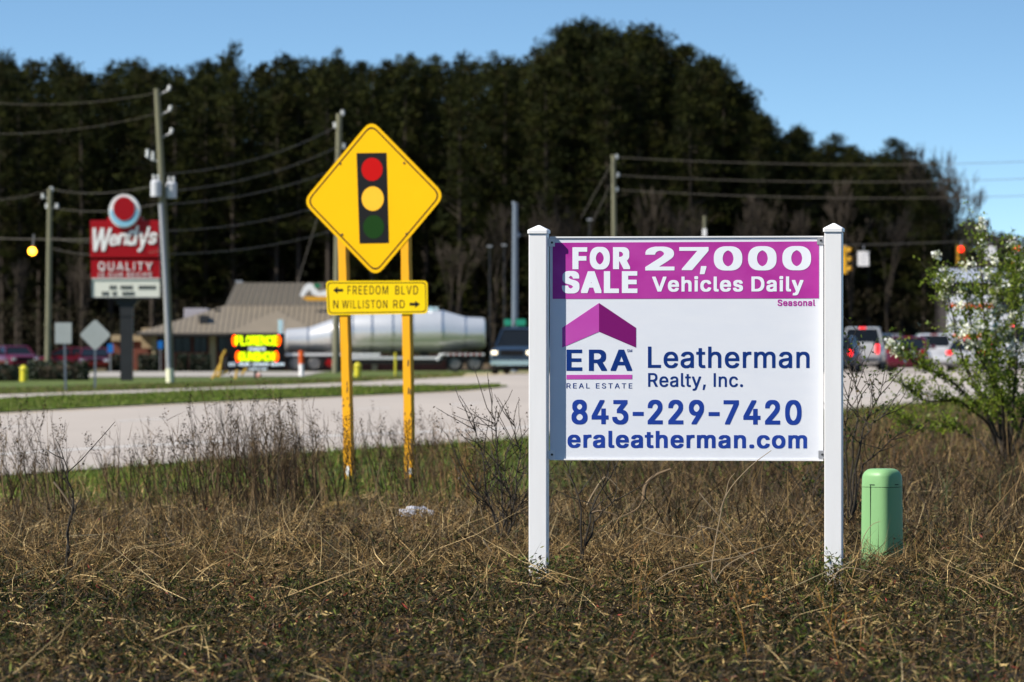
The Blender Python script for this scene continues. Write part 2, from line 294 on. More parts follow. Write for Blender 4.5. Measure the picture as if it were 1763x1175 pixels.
  '0': [503, [[23,288,23,218,25,183,30,146,40,106,53,73,67,48,86,23,108,4,125,-7,138,-13,158,-19,173,-22,193,-24,258,-24,278,-22,293,-19,308,-15,333,-3,343,4,361,18,
   381,41,397,68,409,96,417,121,424,158,427,178,430,223,430,286,427,326,424,351,417,386,409,411,397,438,388,456,373,476,359,491,341,506,326,515,311,522,286,529,263,
   532,203,533,181,531,156,527,134,518,111,505,91,488,73,468,59,446,48,423,38,393,30,361,25,326],
   [134,248,136,281,138,303,143,328,153,363,168,394,178,408,188,418,201,428,213,435,223,439,228,439,237,436,251,428,267,416,278,403,286,392,294,376,301,358,307,341,
   312,318,316,288,318,251,316,221,312,188,302,151,294,131,286,116,273,99,259,86,244,76,228,70,223,70,211,75,200,81,191,88,180,98,169,113,160,128,151,151,140,191,
   137,208]]],
  '2': [503, [[38,58,38,-12,39,-14,41,-17,412,-17,413,-12,413,68,413,71,411,73,213,73,211,74,210,76,213,81,313,186,358,238,373,258,382,273,392,291,399,311,405,336,
   406,356,406,386,404,411,399,433,390,453,376,476,361,492,343,506,328,515,311,522,296,527,273,531,248,533,201,533,176,531,163,529,143,524,126,517,113,510,98,500,84,
   488,69,471,64,463,58,455,50,436,43,408,41,391,41,348,42,346,43,345,146,345,151,346,153,366,158,383,166,400,172,408,183,421,193,428,206,435,221,440,228,439,248,
   432,258,426,268,418,278,408,286,395,291,381,293,368,289,353,283,338,268,313,251,291,233,271,41,66,39,63]]],
  '3': [503, [[18,143,18,118,20,101,23,86,31,63,42,43,61,23,78,9,103,-5,128,-15,158,-22,183,-24,253,-24,288,-20,316,-12,338,-3,361,12,381,31,393,46,404,66,412,86,
   416,106,418,126,417,176,414,196,409,213,400,231,388,249,376,263,361,276,346,286,328,294,306,302,281,306,279,308,396,443,397,448,396,524,391,525,46,525,45,521,45,
   438,46,435,228,435,233,433,231,428,132,316,132,311,132,233,133,232,136,231,181,231,208,229,231,224,251,216,271,202,286,186,294,173,299,161,302,143,299,128,293,
   116,288,108,278,96,266,86,251,78,238,73,218,69,198,73,183,78,168,87,158,96,149,106,143,115,138,128,134,146,131,148,23,148,21,148,19,146]]],
  '4': [503, [[15,171,15,93,16,88,253,88,256,86,257,83,257,-12,258,-17,261,-17,366,-17,368,-12,368,86,373,88,433,88,436,88,438,93,437,178,433,180,371,180,368,181,
   368,183,367,333,363,335,258,334,257,331,256,181,251,180,158,180,154,181,154,183,334,488,335,493,335,521,333,525,226,525,221,523]]],
  '7': [503, [[37,521,37,438,38,435,276,435,281,433,281,431,72,16,72,-12,73,-17,188,-17,191,-14,414,428,416,436,415,523,411,525,41,525]]],
  '8': [503, [[27,153,27,113,28,98,33,76,42,56,51,41,59,31,75,16,101,-1,126,-12,153,-20,188,-24,261,-24,283,-22,311,-17,341,-7,363,6,383,22,393,32,405,48,412,61,419,
   76,425,101,426,121,426,151,424,171,421,186,416,201,408,218,400,231,388,246,378,255,364,266,364,268,380,286,394,308,400,321,404,336,407,356,407,403,404,423,401,
   433,391,458,383,471,373,483,359,496,346,506,333,513,316,521,288,529,271,532,251,533,186,532,163,529,151,526,136,521,116,512,101,503,83,488,74,478,64,466,57,453,
   51,436,48,426,45,408,45,358,48,333,56,311,64,296,71,286,88,268,87,266,73,256,59,241,42,216,35,201,30,186,28,173],
   [142,138,145,153,151,166,161,180,171,191,183,200,196,207,216,214,226,215,243,212,256,207,271,198,281,190,291,180,300,166,306,153,310,138,307,126,298,109,292,101,
   283,92,273,84,258,76,241,70,226,67,211,70,193,76,178,84,168,91,159,101,152,111,146,123],
   [159,376,160,381,166,396,173,409,181,418,191,426,200,431,213,437,226,440,238,437,251,431,261,426,270,418,276,412,284,401,289,388,292,376,289,363,286,355,278,342,
   271,333,261,324,252,318,241,313,226,309,218,310,204,316,193,322,182,331,173,341,167,351,163,361]]],
  '9': [503, [[38,368,38,336,40,311,46,281,53,261,61,246,71,231,81,220,93,209,108,199,124,191,138,185,163,180,186,178,211,178,213,176,213,173,208,166,106,18,105,13,
   105,-12,106,-17,223,-17,227,-14,236,-2,348,163,380,216,399,256,407,281,412,306,413,321,413,373,412,393,409,408,404,426,396,443,388,458,378,473,362,491,351,500,
   338,508,311,522,286,529,263,532,201,533,183,532,166,529,141,522,113,508,90,491,74,473,66,463,56,446,48,426,40,396],
   [151,351,153,363,160,383,166,396,176,409,188,421,201,430,213,436,226,440,238,437,251,431,265,421,276,410,286,396,294,378,299,361,300,351,299,338,293,321,286,306,
   273,289,264,281,253,274,236,265,226,263,216,265,198,274,188,281,176,293,166,306,161,316,155,331]]],
  'A': [530, [[-9,13,-9,-14,-7,-17,108,-17,112,-12,159,123,163,125,316,125,319,123,321,118,368,-12,371,-17,373,-17,486,-17,488,-12,487,18,301,524,296,525,181,525,
   175,523,-7,23],
   [192,218,214,281,235,346,238,352,242,346,263,281,285,218,284,216,281,215]]],
  'D': [552, [[35,521,35,-12,36,-17,253,-17,286,-15,316,-9,341,-2,371,11,396,27,413,41,427,56,443,76,455,96,466,121,474,143,479,163,484,193,487,223,487,286,482,333,
   474,366,466,388,452,418,438,441,416,466,398,481,384,491,366,501,348,509,333,514,313,519,286,524,263,525,38,525],
   [150,78,150,433,153,435,216,434,236,432,258,427,278,419,291,413,303,405,318,393,328,383,338,371,348,356,354,343,361,323,367,303,371,278,373,256,372,236,369,216,
   361,186,354,166,348,153,332,131,312,111,298,101,285,93,258,83,238,78,223,75,196,73,153,73,151,74]]],
  'E': [469, [[35,521,35,-12,36,-17,38,-17,398,-17,400,-12,400,68,398,73,396,73,153,73,151,74,150,78,150,206,151,211,376,212,378,212,380,216,380,298,378,302,151,303,
   150,308,150,433,153,435,393,435,396,436,397,438,396,523,391,525,38,525]]],
  'L': [443, [[35,521,35,-12,36,-17,38,-17,384,-17,386,-12,386,68,386,71,383,73,153,73,151,74,150,78,149,523,146,525,38,525]]],
  'R': [499, [[35,521,35,-12,36,-17,38,-17,148,-17,150,-12,150,176,151,180,153,181,216,181,221,180,223,178,326,-14,328,-17,448,-17,451,-17,453,-12,453,13,452,18,355,
   196,356,199,373,209,386,218,396,228,405,238,413,251,422,268,427,283,431,303,433,323,433,378,431,401,427,421,421,436,411,456,403,468,394,478,381,491,358,505,336,
   515,306,522,273,525,38,525],
   [150,276,150,431,151,434,218,435,246,431,263,427,273,422,288,412,300,401,308,388,312,381,316,366,318,351,314,331,308,316,299,303,291,296,278,287,266,281,248,275,
   236,273,216,272,153,272]]],
  'S': [497, [[13,148,13,118,15,98,23,73,37,46,50,28,68,11,88,-1,118,-14,148,-22,173,-25,263,-26,281,-25,308,-20,333,-12,358,-1,371,7,384,16,403,36,418,58,426,78,
   431,101,433,118,433,158,431,178,427,198,421,212,416,221,403,236,386,253,365,266,341,279,303,291,226,313,198,323,181,331,166,341,151,356,145,366,142,376,146,388,
   154,401,162,411,173,421,187,428,201,434,218,439,226,440,241,436,258,430,276,420,288,411,296,402,303,391,309,376,312,363,313,362,423,361,426,363,426,366,426,391,
   424,411,422,423,417,438,411,451,403,463,395,473,378,491,358,505,331,519,306,527,278,531,251,533,186,532,161,529,138,524,113,515,91,503,71,488,58,476,46,459,36,
   438,30,421,28,406,27,391,27,353,28,336,30,323,35,308,42,296,52,281,63,269,76,260,93,248,113,238,146,226,231,202,253,194,275,186,291,176,308,160,316,147,318,138,
   317,131,311,118,293,97,279,86,258,76,228,68,218,68,198,73,178,81,166,88,153,98,146,106,138,118,132,133,129,151,126,153,18,153,16,153]]],
  'V': [530, [[-9,521,-9,493,-7,486,178,-16,183,-17,301,-17,304,-14,307,-7,487,488,487,523,483,525,373,525,369,523,244,161,241,155,238,158,216,223,109,523,103,525,
   -4,525,-8,523]]],
  'W': [736, [[-9,521,-9,493,-7,483,128,-12,131,-17,251,-17,253,-17,255,-14,341,298,343,301,429,-14,431,-17,433,-17,554,-17,556,-12,694,488,695,521,693,525,583,525,
   578,523,493,196,491,196,490,198,407,518,403,525,286,525,280,523,197,203,193,197,191,201,185,221,107,523,101,525,-4,525,-8,523]]],
  'a': [439, [[5,128,5,86,6,73,10,53,15,41,26,23,38,8,53,-4,73,-14,98,-22,126,-26,206,-25,231,-19,248,-13,251,-13,253,-17,256,-17,360,-17,362,-12,362,278,359,301,
   356,313,350,331,340,348,331,360,323,367,313,375,299,383,286,389,271,394,243,399,158,400,141,399,116,394,101,389,86,383,71,375,58,366,44,353,32,338,23,325,18,313,
   16,306,16,278,16,276,18,273,73,257,123,258,126,260,133,272,141,282,153,293,163,300,178,307,196,311,212,306,225,298,231,293,238,286,242,278,247,268,248,261,246,
   257,242,253,233,248,223,246,136,234,106,229,78,221,58,213,36,198,26,189,18,179,12,166,8,153],
   [119,103,120,108,123,116,132,126,142,133,158,142,176,147,203,151,246,157,250,156,250,141,246,128,238,111,233,103,226,93,216,85,203,76,191,70,178,66,171,64,151,70,
   133,81,126,90]]],
  'c': [446, [[8,203,9,153,13,121,21,91,31,67,49,38,68,17,92,-2,106,-9,126,-17,146,-22,166,-25,238,-25,268,-22,281,-20,296,-15,316,-5,331,4,343,14,356,26,366,38,376,
   55,387,81,388,88,388,113,386,119,328,133,283,133,278,132,272,116,265,103,250,86,241,79,228,73,208,66,203,66,191,70,178,76,166,86,156,96,141,116,130,141,123,171,
   122,188,125,216,133,241,144,263,157,281,173,296,188,304,201,309,208,310,226,305,238,298,251,288,258,281,269,266,278,246,281,245,328,245,378,258,386,261,387,291,
   386,296,376,321,363,341,348,358,328,373,311,383,283,394,261,399,243,400,158,399,141,396,123,392,103,383,86,373,68,358,54,343,41,326,27,301,18,276,13,253,10,231]]],
  'd': [474, [[8,206,9,171,11,136,15,108,26,76,36,53,51,31,63,17,70,11,78,4,93,-6,111,-14,126,-19,141,-23,163,-25,223,-25,238,-24,261,-20,286,-9,288,-15,291,-17,395,
   -17,397,-12,396,524,391,525,291,525,287,523,286,391,286,388,283,387,266,395,243,399,151,400,133,397,108,389,91,380,73,368,59,353,47,338,33,317,23,293,13,256,10,233],
   [122,186,123,206,128,228,136,251,143,265,153,279,166,291,178,300,193,307,201,309,208,309,226,302,241,292,253,281,263,268,270,256,277,241,284,211,286,186,282,156,
   276,138,265,113,253,96,243,86,233,79,216,70,203,67,189,71,171,81,153,98,142,116,131,141,125,161]]],
  'e': [454, [[8,203,9,153,13,121,21,91,33,62,47,41,59,26,68,16,91,-1,108,-10,121,-15,148,-22,168,-25,241,-25,273,-22,303,-15,318,-8,336,2,348,11,361,23,378,46,389,
   71,390,103,388,107,386,108,331,121,286,122,281,121,266,96,256,86,247,78,231,70,216,66,208,65,198,68,184,73,173,79,161,89,151,98,142,111,136,120,128,141,126,148,
   127,151,131,152,391,152,395,153,396,211,394,246,387,283,377,311,366,331,346,356,331,368,316,378,306,384,288,391,268,397,243,400,158,400,141,397,116,389,99,381,86,
   373,64,356,51,341,39,323,29,306,18,276,13,253,10,231],
   [129,241,133,252,141,266,149,276,158,286,166,292,181,302,198,309,206,310,218,307,226,303,236,298,246,290,255,281,263,269,271,256,276,241,275,238,273,238]]],
  'h': [460, [[28,521,28,-15,33,-17,133,-17,137,-17,138,-14,138,208,140,231,142,243,145,253,151,266,166,286,178,296,188,301,201,307,211,309,218,307,231,301,241,293,
   251,283,262,266,266,253,269,241,271,216,271,-14,273,-17,276,-17,380,-17,382,-12,382,271,379,296,374,316,366,337,358,351,343,368,323,383,306,392,278,399,261,400,
   183,400,166,396,141,387,139,388,138,391,138,523,133,525,33,525]]],
  'i': [217, [[28,391,28,-14,30,-17,33,-17,136,-17,138,-14,138,-12,138,393,133,395,33,395],
   [16,501,16,463,18,453,21,446,26,440,33,434,43,428,56,426,111,426,121,427,131,432,138,438,145,446,149,453,151,468,151,498,149,511,146,519,138,529,133,533,121,539,
   111,540,56,540,46,539,33,533,24,523,18,513]]],
  'l': [239, [[28,521,28,61,30,41,33,31,39,16,44,8,51,1,63,-8,78,-15,88,-17,106,-19,176,-19,201,-16,204,-14,205,-12,205,21,195,68,191,70,158,70,153,72,148,75,145,78,
   142,83,140,93,138,116,138,523,133,525,33,525]]],
  'm': [660, [[28,391,28,-12,30,-17,133,-17,137,-17,138,-14,138,221,140,241,143,253,148,266,159,283,168,293,175,298,191,307,198,309,206,307,216,302,231,291,241,277,
   247,258,248,248,249,-14,250,-17,253,-17,358,-17,360,-12,360,233,361,243,363,256,368,268,373,279,381,289,388,296,398,303,408,307,418,310,436,303,444,298,453,291,
   463,275,469,256,471,233,471,-14,473,-17,476,-17,576,-17,581,-15,581,288,577,316,568,341,560,353,553,363,537,378,522,388,501,397,481,401,461,403,411,403,391,401,
   378,399,363,395,351,389,336,381,321,370,318,371,302,386,289,393,273,399,256,402,181,402,163,399,138,389,136,394,131,395,33,395]]],
  'n': [460, [[28,391,28,-15,33,-17,133,-17,137,-17,138,-14,138,208,140,231,142,243,145,253,151,266,166,286,178,296,188,301,201,307,211,309,218,307,231,301,241,293,
   251,283,262,266,266,253,269,241,271,216,271,-14,273,-17,276,-17,380,-17,382,-12,382,271,379,296,372,323,362,343,348,362,334,376,316,387,298,394,273,399,261,400,
   183,400,166,396,138,387,137,388,136,393,133,395,33,395]]],
  'o': [465, [[8,203,9,153,13,121,18,101,23,86,36,58,49,38,61,24,81,6,103,-8,118,-14,136,-20,151,-23,176,-25,248,-25,281,-19,309,-9,323,-1,343,14,358,28,368,41,380,
   61,387,73,394,91,399,108,404,136,405,153,406,171,405,221,404,238,399,266,389,296,379,316,371,331,358,347,344,361,326,375,316,381,298,389,273,396,243,400,158,399,
   141,396,123,392,103,383,86,373,68,358,54,343,41,326,27,301,18,276,13,253,10,231],
   [122,186,123,203,128,226,136,248,147,268,158,283,173,296,188,304,206,310,211,309,221,306,238,297,256,283,268,268,279,248,284,233,291,203,293,188,291,171,284,141,
   276,121,265,103,252,88,236,76,223,70,208,65,196,68,178,76,166,86,149,103,141,116,133,133,125,158]]],
  'r': [309, [[28,391,28,-14,30,-17,33,-17,136,-17,138,-14,138,-12,138,218,140,238,143,248,149,263,158,277,170,288,186,299,198,304,208,306,221,305,263,305,267,306,
   267,398,263,400,246,402,183,402,163,399,138,391,133,395,131,395,33,395]]],
  's': [415, [[11,106,11,78,12,68,18,51,26,36,38,19,51,7,71,-7,88,-15,118,-22,141,-25,223,-25,246,-22,276,-14,293,-7,311,4,327,18,341,36,349,51,354,71,356,91,356,
   121,354,141,350,158,341,175,331,188,321,196,308,205,297,211,268,222,193,240,168,248,150,258,141,268,137,276,142,286,153,298,173,309,188,313,193,312,206,307,218,
   298,232,281,243,261,246,260,293,260,346,272,347,273,348,278,348,303,347,311,338,333,325,353,306,373,296,380,283,387,271,392,253,397,226,400,148,400,121,397,101,
   391,86,385,73,378,58,368,41,351,33,338,28,326,23,306,22,293,23,241,27,221,36,203,51,187,61,179,73,171,91,163,123,153,193,136,214,128,223,123,233,113,238,106,238,
   101,236,96,228,87,216,77,198,68,188,65,181,64,173,65,158,71,148,77,140,83,131,94,123,109,119,121,116,123,68,123,13,111,11,108]]],
  't': [277, [[-19,391,-19,313,-18,311,-14,310,36,310,38,309,40,306,40,68,43,46,48,31,53,20,64,6,77,-4,93,-13,116,-19,133,-21,208,-21,221,-20,236,-15,238,-12,238,18,
   227,68,223,70,173,70,168,72,161,78,156,85,153,93,151,108,151,306,152,308,156,310,223,310,228,311,228,313,228,393,223,395,153,396,151,401,151,483,150,486,148,487,
   43,488,41,487,40,483,40,401,38,396,-14,395,-18,393]]],
  'y': [439, [[-8,391,-7,358,131,-2,127,-17,117,-39,108,-54,97,-64,86,-70,41,-70,35,-72,22,-122,22,-154,24,-157,36,-160,61,-162,123,-162,141,-160,153,-157,163,-153,
   176,-146,196,-131,211,-112,226,-82,394,358,395,393,391,395,283,395,279,393,197,166,196,164,193,163,109,393,103,395,-4,395]]],
 },
 'led': {
  'C': [546, [[22,276,23,218,28,176,33,153,40,131,56,95,64,81,76,63,89,48,101,36,116,24,138,9,156,0,173,-7,191,-12,218,-17,241,-19,293,-19,313,-18,331,-15,366,-5,
   386,4,403,14,423,29,438,43,448,53,461,71,473,94,481,113,487,131,490,146,490,168,488,171,393,172,391,171,390,168,381,144,368,121,356,106,337,91,318,80,293,70,268,
   65,251,68,226,75,208,83,196,91,178,106,163,122,149,143,138,166,130,188,125,208,123,226,120,256,125,298,131,321,138,341,145,358,154,373,169,393,191,413,213,427,
   228,434,256,442,271,442,298,437,326,425,352,406,366,391,373,379,381,363,391,337,396,336,486,336,488,337,490,338,489,363,482,393,470,421,453,448,443,461,430,473,
   412,488,392,501,363,514,336,522,308,526,283,528,228,527,196,522,176,516,148,505,128,493,108,478,82,451,64,426,51,402,41,378,30,343,25,313]]],
  'E': [455, [[42,516,42,-7,43,-12,46,-12,391,-12,392,-7,392,63,391,68,388,68,146,68,143,69,142,73,142,211,143,216,368,217,371,217,372,221,372,293,371,297,143,298,
   142,303,143,438,146,440,386,440,388,441,389,443,389,518,383,520,46,520]]],
  'F': [446, [[42,516,42,-9,43,-12,46,-12,138,-12,141,-12,142,-7,142,203,143,208,358,209,363,211,363,213,363,286,363,288,361,289,146,290,143,291,143,438,146,440,383,
   440,385,441,386,443,386,516,385,518,381,520,46,520]]],
  'G': [556, [[22,276,23,218,28,176,38,136,48,111,57,93,69,73,82,56,106,31,118,21,141,7,173,-7,191,-12,221,-18,241,-19,296,-19,316,-18,333,-15,368,-5,401,11,421,24,
   434,36,451,53,463,71,473,88,481,106,489,131,495,168,495,263,493,267,271,268,266,266,265,263,266,188,271,187,391,187,393,186,395,183,391,166,383,145,373,126,358,
   107,341,91,326,82,311,75,286,68,268,65,241,70,226,75,208,83,188,97,169,116,154,136,140,161,130,188,123,223,120,253,122,281,125,298,131,321,136,336,145,358,154,
   373,171,396,193,415,206,423,221,431,243,439,266,443,276,441,296,436,318,427,340,413,360,393,375,371,391,337,486,337,490,338,491,361,487,381,476,408,458,441,439,
   463,413,486,386,503,366,512,336,522,308,526,283,528,226,527,193,522,168,514,141,501,123,490,98,470,79,448,61,423,51,403,40,378,30,343,25,313]]],
  'H': [553, [[42,516,42,-7,43,-12,138,-12,141,-12,142,-9,142,216,143,219,146,220,368,220,373,218,374,-9,376,-12,378,-12,472,-12,474,-7,473,519,468,520,378,520,375,
   518,374,306,373,302,368,300,143,301,142,306,142,518,138,520,46,520]]],
  'L': [429, [[42,516,42,-7,43,-12,46,-12,377,-12,378,-7,378,63,378,66,376,68,146,68,143,69,142,73,142,518,138,520,46,520]]],
  'N': [559, [[42,516,42,-7,43,-12,138,-12,141,-12,142,-9,142,321,141,343,143,345,192,266,368,-11,373,-12,479,-12,480,-7,480,518,476,520,386,520,382,518,381,168,378,
   167,154,518,148,520,46,520]]],
  'O': [569, [[22,276,23,218,28,176,33,153,40,131,48,111,59,91,71,71,87,51,103,34,116,24,131,14,151,2,173,-7,191,-12,216,-17,238,-19,293,-19,313,-18,331,-15,351,-10,
   366,-5,391,7,411,19,426,31,441,45,460,68,470,83,482,103,494,133,499,151,505,176,509,211,510,233,510,288,507,318,502,346,494,373,486,393,476,414,461,438,442,461,
   431,472,416,485,393,500,376,509,348,519,326,524,298,527,233,527,208,524,186,519,163,511,136,498,121,488,101,471,83,452,66,428,50,401,41,378,30,343,25,313],
   [120,253,122,281,125,298,133,328,146,358,161,383,171,395,183,407,193,416,208,425,236,437,256,442,266,443,276,442,296,437,323,425,336,418,348,408,363,394,371,385,
   380,371,388,357,397,338,402,323,409,288,412,253,409,218,401,183,392,158,383,141,373,126,363,114,351,102,341,94,328,86,301,73,281,68,268,66,251,68,241,70,226,75,
   208,83,186,99,175,108,164,121,146,148,133,178,125,208]]],
  'R': [485, [[42,516,42,-7,43,-12,46,-12,141,-12,142,-7,142,183,143,185,146,186,223,186,228,185,231,182,333,-9,336,-12,443,-12,445,-7,445,8,444,13,343,198,343,201,
   346,203,358,209,376,221,388,233,396,241,403,251,411,266,419,286,422,298,426,328,426,373,424,393,419,416,414,431,403,451,395,463,387,473,373,486,353,499,331,509,
   301,517,266,520,46,520],
   [142,271,142,436,143,439,226,440,253,436,271,432,281,427,297,416,308,405,316,393,322,378,326,356,326,348,322,326,316,311,306,298,296,288,286,282,273,276,256,270,
   241,268,223,267,146,267]]],
  'S': [483, [[20,143,20,121,25,93,33,71,46,48,58,33,76,16,96,4,126,-9,156,-17,181,-20,256,-21,273,-20,301,-15,318,-10,333,-4,363,12,381,25,396,41,411,65,419,83,424,
   106,425,123,425,153,424,173,419,193,413,207,408,216,396,231,378,248,358,261,333,274,296,286,218,308,191,318,173,326,158,336,143,351,135,366,134,376,138,391,143,
   402,154,416,166,426,179,433,193,439,211,444,226,446,248,441,263,436,283,425,296,416,303,407,311,396,317,381,319,368,321,367,416,366,418,368,418,371,418,386,417,
   406,414,418,409,433,401,450,386,471,368,488,346,503,323,514,298,522,271,526,243,528,193,527,168,524,146,519,121,510,98,498,79,483,66,471,53,454,43,433,38,416,35,
   401,34,386,34,356,36,338,40,321,45,308,53,294,60,286,71,274,83,265,101,253,121,243,153,231,238,207,261,199,283,190,305,176,315,166,320,158,325,148,327,138,324,
   126,318,114,313,106,301,92,282,78,258,68,233,62,223,62,211,63,191,68,171,76,158,83,146,93,139,101,131,113,125,128,121,146,118,148,26,148,23,148]]],
  'U': [553, [[42,516,43,143,48,113,53,96,64,73,77,53,87,41,99,28,111,19,131,6,146,-2,166,-9,201,-17,236,-20,283,-20,316,-17,341,-12,363,-5,378,2,398,14,414,26,428,
   38,447,63,456,78,464,98,472,128,474,153,474,518,468,520,381,520,376,518,375,188,374,173,371,156,367,141,358,123,348,108,331,91,316,81,298,73,281,68,258,65,236,68,
   218,73,201,81,186,92,171,106,162,118,153,134,145,156,142,171,141,191,140,518,136,520,46,520]]],
  'W': [722, [[-2,516,-2,498,0,488,136,-7,138,-12,243,-12,246,-12,248,-9,302,186,340,331,341,333,343,335,437,-9,438,-12,441,-12,546,-12,549,-7,686,493,687,516,686,
   520,591,520,585,518,494,163,491,160,399,513,396,520,293,520,288,518,193,161,190,166,184,193,99,518,96,520,3,520,-1,518]]],
 },
 'black': {
  'A': [584, [[-36,26,-36,-27,-34,-30,133,-30,137,-29,139,-24,186,110,191,112,288,112,291,111,293,108,341,-24,343,-30,511,-30,514,-29,514,31,331,528,329,536,326,538,
   153,538,148,537,-32,41],
   [228,231,235,251,238,257,241,253,249,231,246,228]]],
  'E': [523, [[8,533,8,-29,13,-30,421,-30,426,-29,427,81,425,86,181,87,177,88,177,91,177,193,178,198,401,198,406,200,407,203,406,314,401,316,178,317,177,321,177,416,
   178,421,421,422,423,423,423,426,423,536,421,538,418,538,13,538,11,538]]],
  'F': [514, [[8,533,8,-27,8,-29,13,-30,173,-30,176,-29,177,-27,177,186,178,190,393,191,396,192,398,196,397,306,393,308,178,308,177,313,177,418,178,421,181,422,418,
   422,420,426,420,536,418,538,416,538,13,538,11,538]]],
  'L': [497, [[8,533,8,-29,13,-30,411,-30,413,-27,413,81,411,86,181,87,177,88,176,537,171,538,13,538,11,538]]],
  'O': [637, [[-12,293,-12,213,-9,176,-5,148,0,128,8,106,16,88,28,66,44,43,54,31,69,16,83,4,103,-9,126,-20,146,-27,178,-35,203,-37,328,-37,353,-35,368,-32,396,-24,
   413,-17,438,-4,458,11,476,28,493,48,508,71,520,93,529,118,539,158,544,198,545,291,544,308,539,348,534,371,529,391,519,416,505,441,488,466,475,481,451,503,436,513,
   411,527,391,534,363,542,333,545,216,546,198,545,171,542,148,536,128,529,101,516,73,496,54,476,36,453,17,421,5,393,-5,358,-9,331],
   [156,253,160,283,167,311,176,332,189,356,206,378,226,396,243,407,266,417,273,415,288,407,310,393,328,376,342,358,354,338,366,308,374,276,377,253,372,221,367,201,
   359,181,343,151,328,132,308,113,283,98,271,93,266,92,261,93,243,101,223,114,208,128,191,148,177,173,168,196,160,223]]],
  'R': [553, [[8,533,8,-29,13,-30,171,-30,176,-29,177,163,178,167,191,168,196,165,301,-29,306,-30,478,-30,480,-27,480,26,479,31,393,188,393,191,408,201,423,215,438,
   235,444,246,452,263,457,281,459,298,460,393,459,411,454,433,447,451,436,473,428,483,418,494,408,503,385,518,358,529,323,537,301,538,13,538,11,538],
   [177,288,177,416,178,421,191,422,216,419,236,414,253,405,263,397,273,387,281,376,286,363,289,353,289,348,283,333,278,324,271,315,261,306,249,298,236,293,218,288,
   203,286,181,285]]],
  'S': [551, [[-14,161,-14,106,-12,91,-7,68,3,43,18,21,38,1,58,-13,83,-24,98,-30,118,-35,156,-39,291,-39,326,-35,356,-27,381,-16,406,-1,424,16,441,38,452,61,457,78,
   460,103,459,183,454,208,446,229,435,243,419,261,406,271,386,283,368,292,356,296,323,307,256,325,219,338,203,346,193,354,180,366,176,371,174,376,176,381,181,388,
   189,398,195,403,213,415,221,419,226,419,248,408,261,398,268,391,278,373,286,348,451,348,453,353,453,403,451,421,449,433,444,451,431,476,421,488,406,503,393,513,
   381,521,358,532,343,537,323,542,306,544,278,546,176,546,143,544,118,539,101,534,72,521,56,511,38,496,22,476,14,463,8,448,2,428,0,406,0,328,5,303,16,281,26,267,37,
   256,48,247,68,234,91,223,118,213,211,187,246,174,263,163,273,156,286,141,286,136,280,126,271,114,258,104,236,91,228,88,223,87,213,90,196,99,186,106,174,118,163,
   136,158,151,156,163,153,166,-9,167,-12,166]]],
 },
 'digit': {
  ',': [260, [[2,-107,2,-132,3,-134,6,-135,118,-134,121,-129,127,-109,172,53,172,81,171,86,36,87,33,86,30,76]]],
  '0': [525, [[12,286,12,218,15,178,20,143,31,103,46,67,64,38,82,18,96,7,111,-3,128,-12,143,-17,173,-22,271,-23,298,-19,316,-15,328,-10,341,-4,356,6,371,19,382,31,
   393,46,403,61,414,83,424,111,432,141,437,173,440,223,440,283,437,333,432,366,424,396,414,423,403,446,393,463,378,481,363,495,341,511,318,522,303,526,288,529,261,
   532,193,532,163,529,148,526,128,519,106,508,81,488,64,468,49,446,38,423,28,393,20,363,15,328],
   [145,248,145,273,150,313,158,348,168,376,181,398,198,418,208,427,221,435,226,437,231,435,243,428,256,417,268,403,275,393,284,376,291,358,296,341,302,316,307,271,
   308,251,307,228,304,206,299,178,292,151,284,131,273,111,263,98,248,84,236,76,228,73,223,73,211,80,202,86,190,98,179,113,171,127,163,146,155,171,150,193,148,211]]],
  '2': [525, [[28,58,28,-12,28,-14,31,-16,418,-16,424,-14,424,68,423,71,421,72,221,72,218,73,219,76,223,81,318,181,368,238,383,258,392,273,402,291,409,308,414,328,
   417,356,416,398,412,423,404,446,393,466,381,481,363,498,348,508,333,516,311,524,291,529,258,532,176,531,158,529,138,524,111,513,93,503,83,496,71,484,59,471,49,
   456,43,443,38,431,33,411,30,388,30,351,31,348,33,346,158,346,161,347,165,373,168,383,174,396,181,408,198,425,212,433,223,438,231,436,246,428,256,421,266,411,273,
   401,279,388,282,378,282,368,279,353,273,338,260,316,243,293,214,261,31,66]]],
  '7': [525, [[26,518,26,441,26,438,28,436,268,436,271,433,63,20,61,13,61,-12,62,-14,63,-16,198,-16,201,-14,203,-12,425,431,427,438,427,521,425,523,421,524,31,524,
   28,523]]],
 },
}
